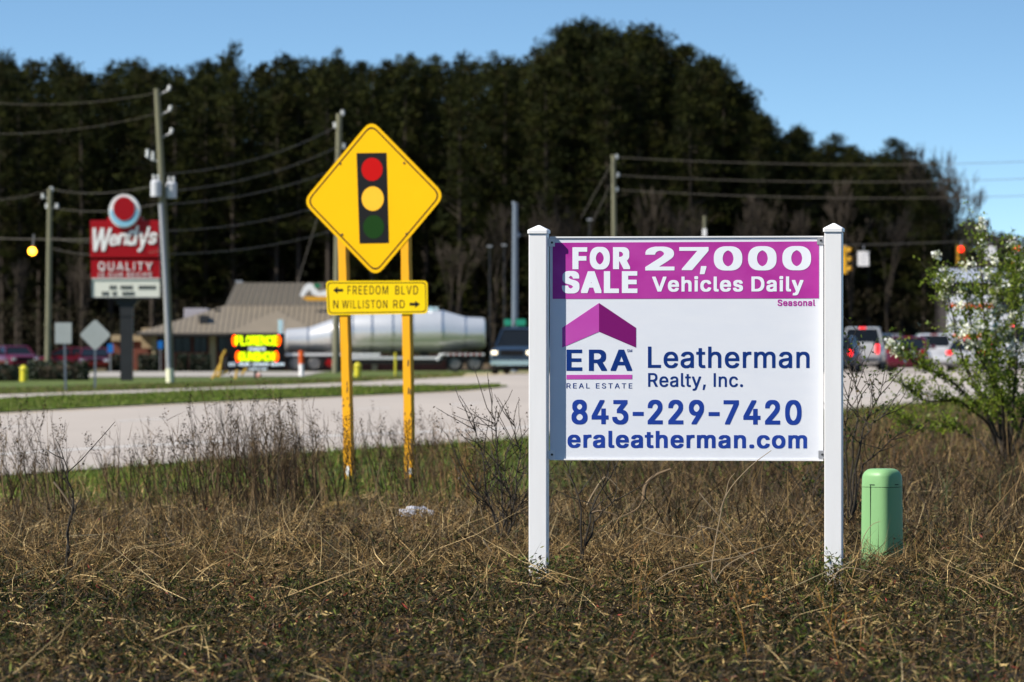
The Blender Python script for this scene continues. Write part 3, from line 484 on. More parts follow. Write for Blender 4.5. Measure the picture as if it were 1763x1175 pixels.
def letters(text, x0, z0, x1, z1, y, m, parent, style='bold', track=0, thick=.0012, shear=0, label=None, name='lettering'):
    """one line of raised lettering filling the box x0..x1, z0..z1 on the plane y (front)"""
    cu = bpy.data.curves.new('t', 'CURVE'); cu.dimensions = '2D'; cu.fill_mode = 'BOTH'
    x = 0
    for ch in text:
        if ch == ' ': x += .20+track; continue
        a, sps = GL[style][ch]
        for sp in sps:
            n = len(sp)//2; s = cu.splines.new('POLY'); s.points.add(n-1); s.use_cyclic_u = True
            for i in range(n): s.points[i].co = (sp[2*i]/1000+x, sp[2*i+1]/1000, 0, 1)
        x += a/1000+track
    o = bpy.data.objects.new('t', cu); C.objects.link(o)
    dg = bpy.context.evaluated_depsgraph_get(); me = bpy.data.meshes.new_from_object(o.evaluated_get(dg))
    bpy.data.objects.remove(o)
    n = len(me.vertices); co = np.empty(n*3, np.float32); me.vertices.foreach_get('co', co); co = co.reshape(-1, 3)
    co[:, 0] += shear*co[:, 1]
    mn = co.min(0); mx = co.max(0)
    out = np.empty_like(co)
    out[:, 0] = x0+(co[:, 0]-mn[0])/(mx[0]-mn[0])*(x1-x0)
    out[:, 2] = z0+(co[:, 1]-mn[1])/(mx[1]-mn[1])*(z1-z0)
    out[:, 1] = y
    fs = [tuple(p.vertices) for p in me.polygons]; bpy.data.meshes.remove(me)
    me = bpy.data.meshes.new(name); me.from_pydata([tuple(v) for v in out.tolist()], [], fs)
    bm = bmesh.new(); bm.from_mesh(me); bmesh.ops.remove_doubles(bm, verts=bm.verts, dist=1e-7)
    bmesh.ops.recalc_face_normals(bm, faces=bm.faces)
    r = bmesh.ops.extrude_face_region(bm, geom=bm.faces[:], use_keep_orig=False)
    for v in (g for g in r['geom'] if isinstance(g, bmesh.types.BMVert)): v.co.y -= thick
    bmesh.ops.recalc_face_normals(bm, faces=bm.faces)
    bm.to_mesh(me); bm.free(); me.materials.append(m)
    for p in me.polygons: p.use_smooth = False
    ob = bpy.data.objects.new(name, me); C.objects.link(ob); ob.parent = parent
    if label: ob['label'] = label
    return ob
def text_px(root, text, b, off, m, parent=None, **k):
    """b = (left, top, right, bottom) in the photo, read onto the root's plane"""
    x0, z1 = on_plane(root, b[0], b[1], off); x1, z0 = on_plane(root, b[2], b[3], off)
    return letters(text, x0, z0, x1, z1, off, m, parent or root, **k)
# ---------------------------------------------------------------- terrain and roads
def sm(a, b, t): t = np.clip((t-a)/(b-a), 0, 1); return t*t*(3-2*t)
def edge(pts):
    xs = [p[0] for p in pts]; ys = [p[1] for p in pts]
    def f(x):
        x = np.asarray(x, float); y = np.interp(x, xs, ys)
        y = np.where(x < xs[0], ys[0]+(x-xs[0])*(ys[1]-ys[0])/(xs[1]-xs[0]), y)
        return np.where(x > xs[-1], ys[-1]+(x-xs[-1])*(ys[-1]-ys[-2])/(xs[-1]-xs[-2]), y)
    return f
def plan(pts, h=1.75): return [((x-HX)*(h*F/(y-HY))/F, h*F/(y-HY)) for x, y in pts]
road_near = edge(plan([(0, 822), (300, 800), (600, 777), (880, 759), (1200, 730), (1455, 709), (1560, 699), (1763, 686)]))
line_near = edge(plan([(0, 786), (200, 773), (600, 752), (870, 741), (1200, 712), (1500, 682), (1763, 668)]))
med_near = edge(plan([(0, 713), (300, 697), (600, 684), (790, 675), (872, 667.5)]))
med_far = edge(plan([(0, 690), (300, 678), (600, 670), (790, 667), (872, 665.5)]))
road_far = edge(plan([(0, 681), (300, 671), (600, 660), (700, 655), (905, 645)])+[(5, 300), (20, 350), (60, 400)])
def ground_z(x, y):
    x = np.asarray(x, float); y = np.asarray(y, float)
    near = .145+.05*sm(30, 22, y)
    near = near-.135*sm(36, 62, y)*(1-sm(1.0, 5.0, x))
    e = road_near(x)                                   # the verge falls to the road
    z = near+(-.15-near)*sm(e-22, e-3, y)
    left = 1-sm(0, 8, x)
    z = z-(.50*sm(245, 345, y))*left
    bumps = (np.sin(x*1.7+y*.9)*np.sin(y*1.3-x*.4)*.03+np.sin(x*4.1+1)*np.sin(y*3.7)*.012)*sm(e-6, e-14, y)
    return z+bumps
def gz(x, y): return float(ground_z(x, y))
SOIL = mat('soil', (.085, .06, .035), .95, noise=(3, .8, (.14, .10, .055)), bump=.6, bscale=8)
FIELD = None
def grid(name, xs, ys, zf, m, kind='structure'):
    X, Y = np.meshgrid(xs, ys); Z = zf(X, Y); n, k = X.shape
    V = np.stack([X, Y, Z], -1).reshape(-1, 3)
    i = np.arange(n*k).reshape(n, k); q = np.stack([i[:-1, :-1], i[:-1, 1:], i[1:, 1:], i[1:, :-1]], -1).reshape(-1, 4)
    o = np_mesh(name, V, np.full(len(q), 4), q.ravel(), np.ones((len(V), 3))*.1, m); o['kind'] = kind
    o.data.shade_smooth(); return o
# ground material: bare soil near, mown green verge beyond, pale lawn far away
gm = bpy.data.materials.new('ground'); gm.use_nodes = True; nt = gm.node_tree; b = nt.nodes['Principled BSDF']
b.inputs['Roughness'].default_value = .95; b.inputs['Specular IOR Level'].default_value = .1
at = nt.nodes.new('ShaderNodeAttribute'); at.attribute_name = 'tint'
tcn = nt.nodes.new('ShaderNodeTexCoord'); nz = nt.nodes.new('ShaderNodeTexNoise'); nz.inputs['Scale'].default_value = 1.3; nz.inputs['Detail'].default_value = 8; nz.inputs['Roughness'].default_value = .7
mr = nt.nodes.new('ShaderNodeMapRange'); mr.inputs[1].default_value = .3; mr.inputs[2].default_value = .7; mr.inputs[3].default_value = .55; mr.inputs[4].default_value = 1.45
mxn = nt.nodes.new('ShaderNodeVectorMath'); mxn.operation = 'SCALE'
nt.links.new(tcn.outputs['Object'], nz.inputs['Vector']); nt.links.new(nz.outputs['Fac'], mr.inputs[0])
nt.links.new(at.outputs['Color'], mxn.inputs[0]); nt.links.new(mr.outputs[0], mxn.inputs['Scale']); nt.links.new(mxn.outputs[0], b.inputs['Base Color'])
gxs = np.concatenate([[-1500, -600, -300, -150, -90, -60, -45, -35, -28, -22, -18], np.arange(-15, 20.01, .5), [24, 30, 38, 50, 70, 100, 160, 300, 600, 1500]])
gys = np.concatenate([[-60, -30, -10, 5, 10, 15], np.arange(18, 90, .5), np.arange(90, 250, 2), np.arange(250, 400, 6), [420, 450, 500, 600, 800, 1100, 1600, 2500, 4000]])
ground = grid('ground', gxs, gys, ground_z, gm)
X, Y = np.meshgrid(gxs, gys); X = X.ravel(); Y = Y.ravel(); E = road_near(X)
def mixc(a, b, t): t = np.asarray(t)[:, None]; return np.asarray(a)*(1-t)+np.asarray(b)*t
col = mixc((.022, .016, .010), (.085, .058, .028), sm(35, 44, Y))
green = sm(52, 60, Y)*(1-sm(.2, 1.6, X))+sm(E-40, E-14, Y)*sm(1, 4, X)*.55
col = mixc(col, (.07, .105, .022), np.clip(green, 0, 1))
col = mixc(col, (.10, .125, .035), sm(0, 10, Y-E)*.8)
col = mixc(col, (.10, .07, .04), sm(330, 360, Y))
a = ground.data.attributes['tint']; a.data.foreach_set('color', np.concatenate([col, np.ones((len(col), 1))], 1).astype(np.float32).ravel())
CONC = mat('concrete_road', (.43, .37, .315), .85, noise=(.35, .5, (.36, .31, .265), (.5, .12, 1)), bump=.15, bscale=6)
LOT = mat('parking_concrete', (.40, .36, .31), .85, noise=(.5, .6, (.30, .27, .23)))
PAINT = mat('road_paint', (.72, .70, .66), .6, noise=(3, .5, (.45, .42, .38)))
YPAINT = mat('yellow_road_paint', (.55, .36, .06), .6, noise=(3, .6, (.42, .33, .18)))
GRAV = mat('gravel', (.42, .34, .20), .95, noise=(1.5, .7, (.30, .24, .14)))
def strip(name, f0, f1, x0, x1, m, h, n=60, rows=10, kind='structure', label=None):
    xs = np.linspace(x0, x1, n); V = []
    for x in xs:
        a, c = float(f0(x)), float(f1(x))
        for k in range(rows+1):
            y = a+(c-a)*k/rows; V.append((x, y, gz(x, y)+h))
    mb = MB(); r = rows+1
    mb.add(V, [(i*r+k, (i+1)*r+k, (i+1)*r+k+1, i*r+k+1) for i in range(n-1) for k in range(rows)])
    o = mb.build(name, m); o['kind'] = kind; o.data.shade_smooth()
    if label: o['label'] = label
    return o
strip('road', road_near, road_far, -26, 60, CONC, .02, 120, 40)
strip('road_marking_edge_line', line_near, lambda x: line_near(x)+.9, -20, 16, PAINT, .024, 80, 2)
def off_line(f0, f1, t, w): return (lambda x: f0(x)+(f1(x)-f0(x))*t, lambda x: f0(x)+(f1(x)-f0(x))*t+w)
for k, xx in enumerate(np.arange(-12, 2, 2.1)):
    a_, b_ = off_line(line_near, med_near, .52, .75); strip('road_marking_lane_dash', a_, b_, xx, xx+.75, PAINT, .024, 6, 2)
strip('road_marking_yellow_line', lambda x: med_near(x)-3.2, lambda x: med_near(x)-2.4, -20, -.4, YPAINT, .024, 60, 2)
strip('median', med_near, med_far, -22, -.17, mat('median_turf', (.08, .125, .016), .95, noise=(2, .6, (.13, .12, .03))), .05, 80, 4)
lot_a = edge([(-26, 222), (-16, 226), (-6, 232)]); lot_b = edge([(-26, 318), (-8, 325)])
strip('parking_lot', lot_a, lot_b, -19, -8.5, LOT, .03, 40, 30)
strip('gravel_shoulder', lambda x: road_far(x)+.3, lambda x: road_far(x)+20, -5.2, 1.2, GRAV, .02, 30, 6)
# ---------------------------------------------------------------- materials of the objects
VINYL = mat('white_vinyl', (.80, .785, .765), .38, noise=(3, .5, (.75, .735, .715), (6, 6, .6)), spec=.4)
PANEL = mat('sign_panel_white', (.71, .72, .75), .5, noise=(7, .5, (.68, .695, .735), (1, 1, 3)))
MAGENTA = mat('faded_magenta', (.37, .014, .25), .5, noise=(4, .6, (.46, .05, .33), (1, 1, 1.5)))
MAG_L = mat('logo_light_magenta', (.46, .05, .35), .5, noise=(5, .5, (.50, .08, .39)))
MAG_D = mat('logo_dark_magenta', (.17, .0005, .12), .5)
LETW = mat('letter_white', (.78, .80, .83), .5)
NAVY = mat('letter_navy', (.001, .026, .17), .45)
BLUE = mat('letter_blue', (.006, .035, .25), .5, noise=(6, .5, (.012, .048, .30)))
STEEL = mat('galvanised_steel', (.42, .42, .43), .5, metal=.6, noise=(8, .5, (.30, .30, .31)))
BLACK = mat('black_paint', (.008, .008, .009), .6, spec=.1)
DARK = mat('dark_grey_paint', (.03, .031, .033), .5, noise=(2, .5, (.022, .022, .024)))
RUBBER = mat('rubber', (.018, .018, .018), .8)
SCREW = mat('screw_head', (.05, .05, .05), .4, metal=.5)
# ---------------------------------------------------------------- the real estate sign
D0 = 31.8; SC_ = D0/F
sx = (1180-HX)*SC_
sign = thing('for_sale_sign', 'white real estate sign with magenta banner and blue phone number, between two white posts', 'sign', (sx, D0, gz(sx, D0)), R(-8.5))
def rounded(w, d, z, r=.008, n=3, cx=0, cy=0):
    pts = []
    for qx, qy, a0 in ((1, 1, 0), (-1, 1, 90), (-1, -1, 180), (1, -1, 270)):
        for k in range(n+1):
            a = R(a0+90*k/n); pts.append((cx+qx*(w/2-r)+r*math.cos(a), cy+qy*(d/2-r)+r*math.sin(a), z))
    return pts
for pl, pr, ytop, ycap in ((910.2, 941.0, 398, 388), (1419.2, 1449.2, 395, 384.5)):
    xa, zt = on_plane(sign, pl, ytop); xb, _ = on_plane(sign, pr, ytop)
    _, zc = on_plane(sign, pl, ycap); w = xb-xa; cx = (xa+xb)/2
    post = MB().loft([rounded(w, w, z, .004, 2, cx, w/2) for z in (-.35, .6, 1.2, zt)]).build('post', VINYL, sign)
    cw = w+.014
    cap = MB().loft([rounded(cw, cw, zt-.014, .008, 3, cx, w/2), rounded(cw, cw, zt+.004, .008, 3, cx, w/2), rounded(cw*.9, cw*.9, zt+.009, .008, 3, cx, w/2),
                     rounded(.012, .012, zc, .004, 3, cx, w/2)]).build('post_cap', VINYL, post, smooth=False)
PY = .062                                              # the panel's front face lies this far behind the posts' faces
x0, z0 = on_plane(sign, 946.5, 790, PY); x1, z1 = on_plane(sign, 1417.5, 409, PY)
panel = MB().box(((x0+x1)/2, PY+.006, (z0+z1)/2), (x1-x0, .012, z1-z0)).build('panel', PANEL, sign, bevel=.0015)
for t_ in ('top', 'bottom'):
    zz = z1+.004 if t_ == 'top' else z0-.004
    MB().box(((x0+x1)/2, PY+.004, zz), (x1-x0, .022, .008)).build('edge_trim', VINYL, sign)
for i, (bx, by) in enumerate(((949.5, 418), (1412.5, 414.5), (949.5, 783), (1415, 783))):
    cx, cz = on_plane(sign, bx, by, PY-.004); sgn = -1 if bx < 1100 else 1
    br = MB().box((cx, PY-.003, cz), (.038, .004, .045)).box((cx+sgn*.0205, PY+.016, cz), (.003, .042, .045)).build('corner_bracket', STEEL if i in (1, 3) else VINYL, sign, bevel=.0006)
    MB().cyl((cx+.003, PY-.009, cz), (cx+.003, PY-.005, cz), .0065, 10).build('screw', SCREW, br)
YT = PY-.0016
def quad_px(pts, off, m, name, parent=panel, label=None, th=.0015):
    q = [on_plane(sign, x, y, off) for x, y in pts]
    return MB().poly([(x, z) for x, z in q], off-th, off).build(name, m, parent, label=label)
quad_px([(951.5, 418.3), (1410, 416), (1410, 514), (951.5, 515)], YT+.0016, MAGENTA, 'banner')
LT = PY-.0016
for t, bb, bo in (('FOR', (985.6, 425.6, 1084.7, 464.2), 0), ('SALE', (967.5, 467, 1097.5, 505.5), 0)):
    text_px(sign, t, bb, LT, LETW, panel, style='black', track=-.012)
for t, bb in (('2', (1111, 425, 1161.3, 466)), ('7', (1169.5, 425.8, 1220, 465.5)), (',', (1205, 458.5, 1216.3, 472.5)),
              ('0', (1229, 424.5, 1278, 466.2)), ('0', (1288, 424.3, 1337, 466)), ('0', (1347, 424.1, 1396.3, 465.8))):
    text_px(sign, t, bb, LT, LETW, panel, style='digit', name='numeral')
text_px(sign, 'Vehicles Daily', (1123, 476, 1383.3, 509), LT, LETW, panel)
text_px(sign, 'Seasonal', (1338.7, 516, 1403.5, 527.3), LT+.0016, MAGENTA, panel)
quad_px([(1031.4, 522), (1031.4, 571.5), (968, 598.7), (968, 564.7)], PY, MAG_L, 'logo_left_roof')
quad_px([(1031.4, 522), (1095, 564.7), (1095, 598.7), (1031.4, 571.5)], PY, MAG_D, 'logo_right_roof')
quad_px([(975.3, 645.8), (1088.3, 645.5), (1088.3, 653), (975.3, 653.4)], PY, MAG_L, 'logo_bar')
text_px(sign, 'ERA', (975.3, 602.2, 1088.3, 638.9), LT+.0016, NAVY, panel, track=.05)
text_px(sign, 'SM', (1079.6, 601.8, 1088.3, 606.6), LT+.0016, NAVY, panel, style='regular')
text_px(sign, 'REAL ESTATE', (975.3, 660, 1088.5, 669.2), LT+.0016, NAVY, panel, style='regular', track=.14)
text_px(sign, 'Leatherman', (1115.5, 597, 1393.7, 634.5), LT+.0016, NAVY, panel, style='medium')
text_px(sign, 'Realty, Inc.', (1115.8, 642.6, 1279, 673), LT+.0016, NAVY, panel, style='medium', track=.005)
text_px(sign, '843-229-7420', (984, 688.3, 1380, 732), LT+.0016, BLUE, panel, track=.01)
text_px(sign, 'eraleatherman.com', (977, 741.8, 1389.4, 772.8), LT+.0016, BLUE, panel)
# ---------------------------------------------------------------- yellow warning sign on two posts
YEL = mat('sign_yellow', (.78, .42, .001), .5, noise=(3, .5, (.74, .40, .001)), spec=.1)
YELD = mat('plate_yellow', (.76, .52, .002), .5, noise=(5, .5, (.70, .47, .003)), spec=.1)
YPOST = mat('post_yellow', (.78, .36, .002), .55, noise=(9, .35, (.68, .31, .002), (1, 1, .25)))
CHIP = mat('chipped_dark_wood', (.07, .05, .03), .9)
WTAPE = mat('white_reflective_tape', (.85, .85, .85), .3)
SRED = mat('sign_red', (.42, .001, .001), .6, spec=.1); SAMB = mat('sign_amber', (.80, .42, .025), .6, spec=.1); SGRN = mat('sign_green', (.005, .035, .003), .6, spec=.1)
D1 = 62.0; wx = (645-HX)*D1/F
warn = thing('signal_ahead_sign', 'yellow diamond sign with a traffic light symbol and street name plate on two yellow posts', 'sign', (wx, D1, gz(wx, D1)), R(-24))
def rdiamond(c, hx, hz, r, rot=0):
    """rounded diamond outline around c with half diagonals hx, hz"""
    P = [(0, hz), (hx, 0), (0, -hz), (-hx, 0)]; out = []
    for i in range(4):
        p = Vector(P[i]).to_2d(); a = (Vector(P[i-1]).to_2d()-p).normalized(); b2 = (Vector(P[(i+1) % 4]).to_2d()-p).normalized()
        s = p+a*r*1.0; e = p+b2*r*1.0
        for k in range(6):
            t = k/5; q = s*(1-t)**2+p*2*t*(1-t)+e*t*t; out.append(q)
    cr, sr = math.cos(rot), math.sin(rot)
    return [(c[0]+q.x*cr-q.y*sr, c[1]+q.x*sr+q.y*cr) for q in out]
ccx, ccz = on_plane(warn, 643, 342); _, zt = on_plane(warn, 643, 206); xr, _ = on_plane(warn, 765.5, 342)
hh = zt-ccz; ROT = R(1.9)
board = MB().poly(rdiamond((ccx, ccz), hh, hh, .13, ROT), 0, .004).build('board', YEL, warn)
def ring(o1, o2, y0, y1, m, name, par):
    n = len(o1); mb = MB(); vs = [(p[0], y, p[1]) for y in (y0, y1) for o_ in (o1, o2) for p in o_]
    fs = []
    for i in range(n):
        j = (i+1) % n; fs += [(i, j, n+j, n+i), (2*n+i, 3*n+i, 3*n+j, 2*n+j), (i, 2*n+i, 2*n+j, j), (n+i, n+j, 3*n+j, 3*n+i)]
    return mb.add(vs, fs).build(name, m, par)
ring(rdiamond((ccx, ccz), hh*.945, hh*.945, .10, ROT), rdiamond((ccx, ccz), hh*.918, hh*.918, .09, ROT), -.001, 0, BLACK, 'border', board)
lens = [on_plane(warn, *p, -.0015) for p in ((613.7, 264), (665.6, 263.3), (669.8, 419), (619, 420))]
sym = MB().poly(lens, -.0015, 0).build('signal_symbol', BLACK, board)
for (cx, cy, ax, az), m_, nm in (((640.6, 292, 18.2, 20), SRED, 'red_disc'), ((641.8, 342.4, 19, 21), SAMB, 'amber_disc'), ((643.4, 391, 18, 20.2), SGRN, 'green_disc')):
    q = [on_plane(warn, cx+ax*math.cos(2*math.pi*k/32), cy-az*math.sin(2*math.pi*k/32), -.0015) for k in range(32)]
    MB().poly(q, -.003, -.0015).build(nm, m_, board)
for bx, by in ((586, 282), (696, 281), (589, 404), (700, 403)):
    q = on_plane(warn, bx, by); MB().cyl((q[0], -.008, q[1]), (q[0], 0, q[1]), .012, 8).build('bolt', SCREW, board)
NP = -.012
pc = [on_plane(warn, *p, NP) for p in ((561, 484), (736, 483.5), (736.5, 540.5), (563.5, 543))]
def rrect(p, r=.05, n=4):
    out = []
    for i in range(4):
        c = Vector(p[i]); a = (Vector(p[i-1])-c).normalized(); b2 = (Vector(p[(i+1) % 4])-c).normalized(); s = c+a*r; e = c+b2*r
        for k in range(n+1):
            t = k/n; q = s*(1-t)**2+c*2*t*(1-t)+e*t*t; out.append((q.x, q.y))
    return out
plate = MB().poly(rrect(pc), NP, NP+.004).build('name_plate', YELD, warn)
def shrink(p, k): 
    c = sum((Vector(q) for q in p), Vector((0, 0)))/4
    sxk = k; out = []
    for q in p:
        v = Vector(q)-c; out.append((c.x+v.x-math.copysign(k, v.x), c.y+v.y-math.copysign(k, v.y)))
    return out
ring(rrect(shrink(pc, .018), .045), rrect(shrink(pc, .028), .04), NP-.001, NP, BLACK, 'plate_border', plate)
for t, bb in (('FREEDOM', (598.3, 492.3, 668.3, 507.3)), ('BLVD', (680.5, 492.3, 719.8, 507.3)), ('N', (573.8, 517, 582.5, 531.3)), ('WILLISTON', (588.8, 517, 667, 531.3)), ('RD', (677, 517, 697, 531))):
    text_px(warn, t, bb, NP, BLACK, plate, style='regular', track=.07)
for pts in ([(573.5, 500), (582, 493.5), (581, 497.8), (591, 497.8), (591, 502.6), (581, 502.6), (582, 507)], [(723.4, 524.2), (714, 530.7), (715.2, 526.8), (705, 526.8), (705, 521.6), (715.2, 521.6), (714, 517.7)]):
    MB().poly([on_plane(warn, *p, NP) for p in pts], NP-.001, NP).build('arrow', BLACK, plate)
for (xt, yt, xb, yb), cut in (((590.5, 400, 602, 822), 0), ((698.8, 400, 706.5, 833), 1)):
    a = on_plane(warn, xt, yt, .05); b_ = on_plane(warn, xb, yb, .05); zt_ = a[1]; mb = MB(); rings = []
    for k in range(22):
        t = k/21; z = a[1]+(b_[1]-.25-a[1])*t; u = (a[1]-z)/(a[1]-b_[1]); cx = a[0]+(b_[0]-a[0])*u
        w = .092+.004*math.sin(k*2.3)
        if cut and u > .93: cx -= .012*(u-.93)/.07
        rings.append([(cx-w/2, .006, z), (cx+w/2, .006, z), (cx+w/2, .095, z), (cx-w/2, .095, z)])
    post = mb.loft(rings).build('post', YPOST, warn)
    random.seed(int(xb))
    chips = MB()
    for k in range(11):
        u = random.random()**.45*.93; z = a[1]+(b_[1]-a[1])*u; 
        if u < .5: continue
        cx = a[0]+(b_[0]-a[0])*u+random.choice((.043, .04, .02, -.03, .045)); h = random.uniform(.02, .08); w = random.uniform(.004, .013)
        chips.add([(cx-w, .004, z-h/2), (cx+w*.7, .004, z-h/2.4), (cx+w, .004, z+h/3), (cx-w*.4, .004, z+h/2)], [(0, 1, 2, 3)])
    chips.build('chipped_paint', CHIP, post)['kind'] = 'stuff'
    tx, tz = on_plane(warn, xb-(3.5 if not cut else 1.5), 811.5, .003)
    MB().box((tx, .0035, tz), (.035 if not cut else .062, .003, .11 if not cut else .06)).build('reflective_tape', WTAPE, post)
# ---------------------------------------------------------------- green pedestal
GRN = mat('pale_green_plastic', (.19, .37, .155), .42, noise=(2.2, .5, (.21, .39, .16), (1, 1, .6)), bump=.04, bscale=60)
DP = 35.2; gx = (1521-HX)*DP/F; pk = DP/F
ped = thing('utility_pedestal', 'pale green plastic cable pedestal with rounded top in the dry weeds', 'pedestal', (gx, DP+.13, gz(gx, DP)), R(-38))
W = 75*pk/1.21; H = px(1521, 808, DP).z-gz(gx, DP)
def sup(w, d, z, n=28, e=3.6): 
    out = []
    for k in range(n):
        a = 2*math.pi*k/n; c, s = math.cos(a), math.sin(a)
        out.append((math.copysign(abs(c)**(2/e), c)*w/2, math.copysign(abs(s)**(2/e), s)*d/2, z))
    return out
body = MB().loft([sup(W*k, W*k, z) for k, z in ((1.03, -.15), (1.02, .02), (.995, H*.5), (.975, H-.115))]).build('housing', GRN, ped, smooth=True)
lidr = [sup(W*.985, W*.985, H-.112)]
for k in range(1, 9):
    a = math.pi/2*k/8; lidr.append(sup(W*.985-.075*(1-math.cos(a))*1.4, W*.985-.075*(1-math.cos(a))*1.4, H-.112+.05+.062*math.sin(a), e=3.2))
lid = MB().loft(lidr).build('lid', GRN, ped, smooth=True)
slot = mat('slot_shadow', (.03, .05, .03), .9)
for k in range(4):
    a = k*math.pi/2; M = Matrix.Rotation(a, 4, 'Z')
    MB().box((0, -W*.488, H-.098), (.035, .006, .005), M).build('slot', slot, lid)
    if k == 0: MB().box((-.012, -W*.4985, H*.44), (.0022, .005, H*.8), M).build('seam', slot, body)
# ---------------------------------------------------------------- litter and log
BAG = attr_mat('x', .5, .3, 0); bpy.data.materials.remove(BAG)
PLAST = mat('thin_white_plastic', (.42, .42, .46), .5)
bm = bmesh.new(); bmesh.ops.create_icosphere(bm, subdivisions=3, radius=1); random.seed(4)
from mathutils import noise as mnoise
for v in bm.verts:
    n_ = mnoise.noise(v.co*2.3)*.5+mnoise.noise(v.co*6)*.28; v.co *= (1+n_); v.co = Vector((v.co.x*.13, v.co.y*.09, max(v.co.z, -.3)*.055))
me = bpy.data.meshes.new('litter'); bm.to_mesh(me); bm.free(); me.materials.append(PLAST)
o = bpy.data.objects.new('plastic_bag', me); C.objects.link(o); dd = 44; o.location = ((716-HX)*dd/F, dd, gz(-.7, dd)+.07)
tag(o, 'crumpled white plastic bag caught in the dry grass', 'litter')
LOGM = mat('mossy_wood', (.30, .19, .05), .9, noise=(9, .8, (.14, .10, .03)), bump=.8, bscale=30)
pp = [px(552, 884, 47), px(572, 876, 47), px(598, 874, 47.1), px(628, 880, 47.2)]
o = MB().tube(pp, [.045, .06, .055, .03], 10).build('log', LOGM, smooth=True); tag(o, 'short yellowish broken log lying in the grass below the yellow sign', 'log')
# ---------------------------------------------------------------- signs seen from behind beyond the median
BACKAL = mat('sign_back_aluminium', (.42, .44, .42), .5, metal=.3, noise=(2, .5, (.36, .38, .36)))
GPOST = mat('grey_channel_post', (.11, .13, .16), .6)
d = 172; bx = (111.5-HX)*d/F
t = thing('road_sign', 'rectangular road sign seen from behind, left of the diamond one', 'road sign', (bx, d, gz(bx, d)))
q0, q1 = px(95, 592, d), px(123.5, 556, d)
MB().box(((q0.x+q1.x)/2, d-.04, (q0.z+q1.z)/2), (q1.x-q0.x, .01, q1.z-q0.z)).build('board', BACKAL, t, world=True, bevel=.004)
MB().tube([px(113, 676, d), px(110.5, 556, d)], .045, 4).build('post', GPOST, t, world=True)
d = 176; bx = (164-HX)*d/F
t = thing('road_sign', 'diamond road sign seen from behind in front of the hedge', 'road sign', (bx, d, gz(bx, d)))
c = px(164, 577, d); h = 27.5*d/F
MB().poly([(c.x+p[0], c.z+p[1]) for p in rdiamond((0, 0), h, h, .1)], d-.04, d-.03).build('board', BACKAL, t, world=True)
MB().tube([px(163.5, 673, d), px(164, 556, d)], .045, 4).build('post', GPOST, t, world=True)
# ---------------------------------------------------------------- restaurant pylon sign
RED = mat('sign_face_red', (.34, .003, .008), .4, noise=(.6, .5, (.30, .002, .006)))
CREAM = mat('readerboard_cream', (.70, .69, .60), .5); SWH = mat('sign_white', (.80, .78, .76), .45)
SBLUE = mat('badge_blue', (.25, .52, .68), .45); 
d = 212; k = d/F; bx = (217-HX)*k
py_ = thing('pylon_sign', 'tall red restaurant sign with white script, round badge on top and readerboard below', 'sign', (bx, d, gz(bx, d)))
def wp(x, y): p = px(x, y, d); return (p.x, p.z)
def pbox(xa, ya, xb, yb, f, b_, name, m, par=py_, bev=0):
    a, c = wp(xa, ya), wp(xb, yb)
    return MB().box(((a[0]+c[0])/2, (f+b_)/2+d, (a[1]+c[1])/2), (c[0]-a[0], b_-f, a[1]-c[1])).build(name, m, par, world=True, bevel=bev)
pbox(207, 520, 228, 662, .0, .45, 'column', DARK)
MB().poly([wp(193, 512.5), wp(243, 512.5), wp(229, 528), wp(228, 545), wp(207, 545), wp(206, 528)], d-.02, d+.47).build('column_flare', DARK, py_, world=True)
cab = pbox(156, 380, 274, 444, -.15, .5, 'upper_cabinet', RED, bev=.02)
low = pbox(157, 448, 275.5, 479, -.12, .47, 'middle_cabinet', RED)
pbox(157, 444.2, 275, 447.8, -.02, .4, 'gap_frame', BLACK)
rb = pbox(157.5, 480, 276, 513, -.12, .47, 'readerboard', CREAM)
for (xa, ya, xb, yb) in ((157, 479.3, 276.5, 481), (157, 512, 276.5, 514.5), (156.6, 479.3, 158.4, 514.5), (275.4, 479.3, 277.2, 514.5)):
    pbox(xa, ya, xb, yb, -.16, -.12, 'readerboard_frame', DARK if yb > 513 or xb < 170 else SWH, rb)
for b_, y in (((189, 202), 495.5), ((208, 231), 495.5), ((239, 270), 495.5), ((176, 186), 506), ((194, 202), 506), ((211, 232), 506)):
    mb = MB(); x = b_[0]                                # changeable letters too blurred to read: short dark strokes
    while x < b_[1]-1:
        for dy in (-2.6, 0, 2.6):
            a = px(x+1.6, y+dy, d); mb.box((a.x, d-.123, a.z), (2.7*k, .01, 1.5*k))
        for dx in (.4, 2.8):
            a = px(x+dx, y, d); mb.box((a.x, d-.124, a.z), (.8*k, .01, 6.4*k))
        x += 4.4
    mb.build('changeable_letters', BLACK, rb, world=True)
def wtext(text, b_, yy, m, par, **kw):
    o = letters(text, 0, 0, 1, 1, 0, m, par, thick=.03, **kw)
    co = np.empty(len(o.data.vertices)*3, np.float32); o.data.vertices.foreach_get('co', co); co = co.reshape(-1, 3)
    a, c = wp(b_[0], b_[3]), wp(b_[2], b_[1]); base = RM[par.name].translation
    co[:, 0] = a[0]+co[:, 0]*(c[0]-a[0])-base.x; co[:, 2] = a[1]+co[:, 2]*(c[1]-a[1])-base.z; co[:, 1] = yy+co[:, 1]-base.y
    o.data.vertices.foreach_set('co', co.ravel()); o.data.update(); return o
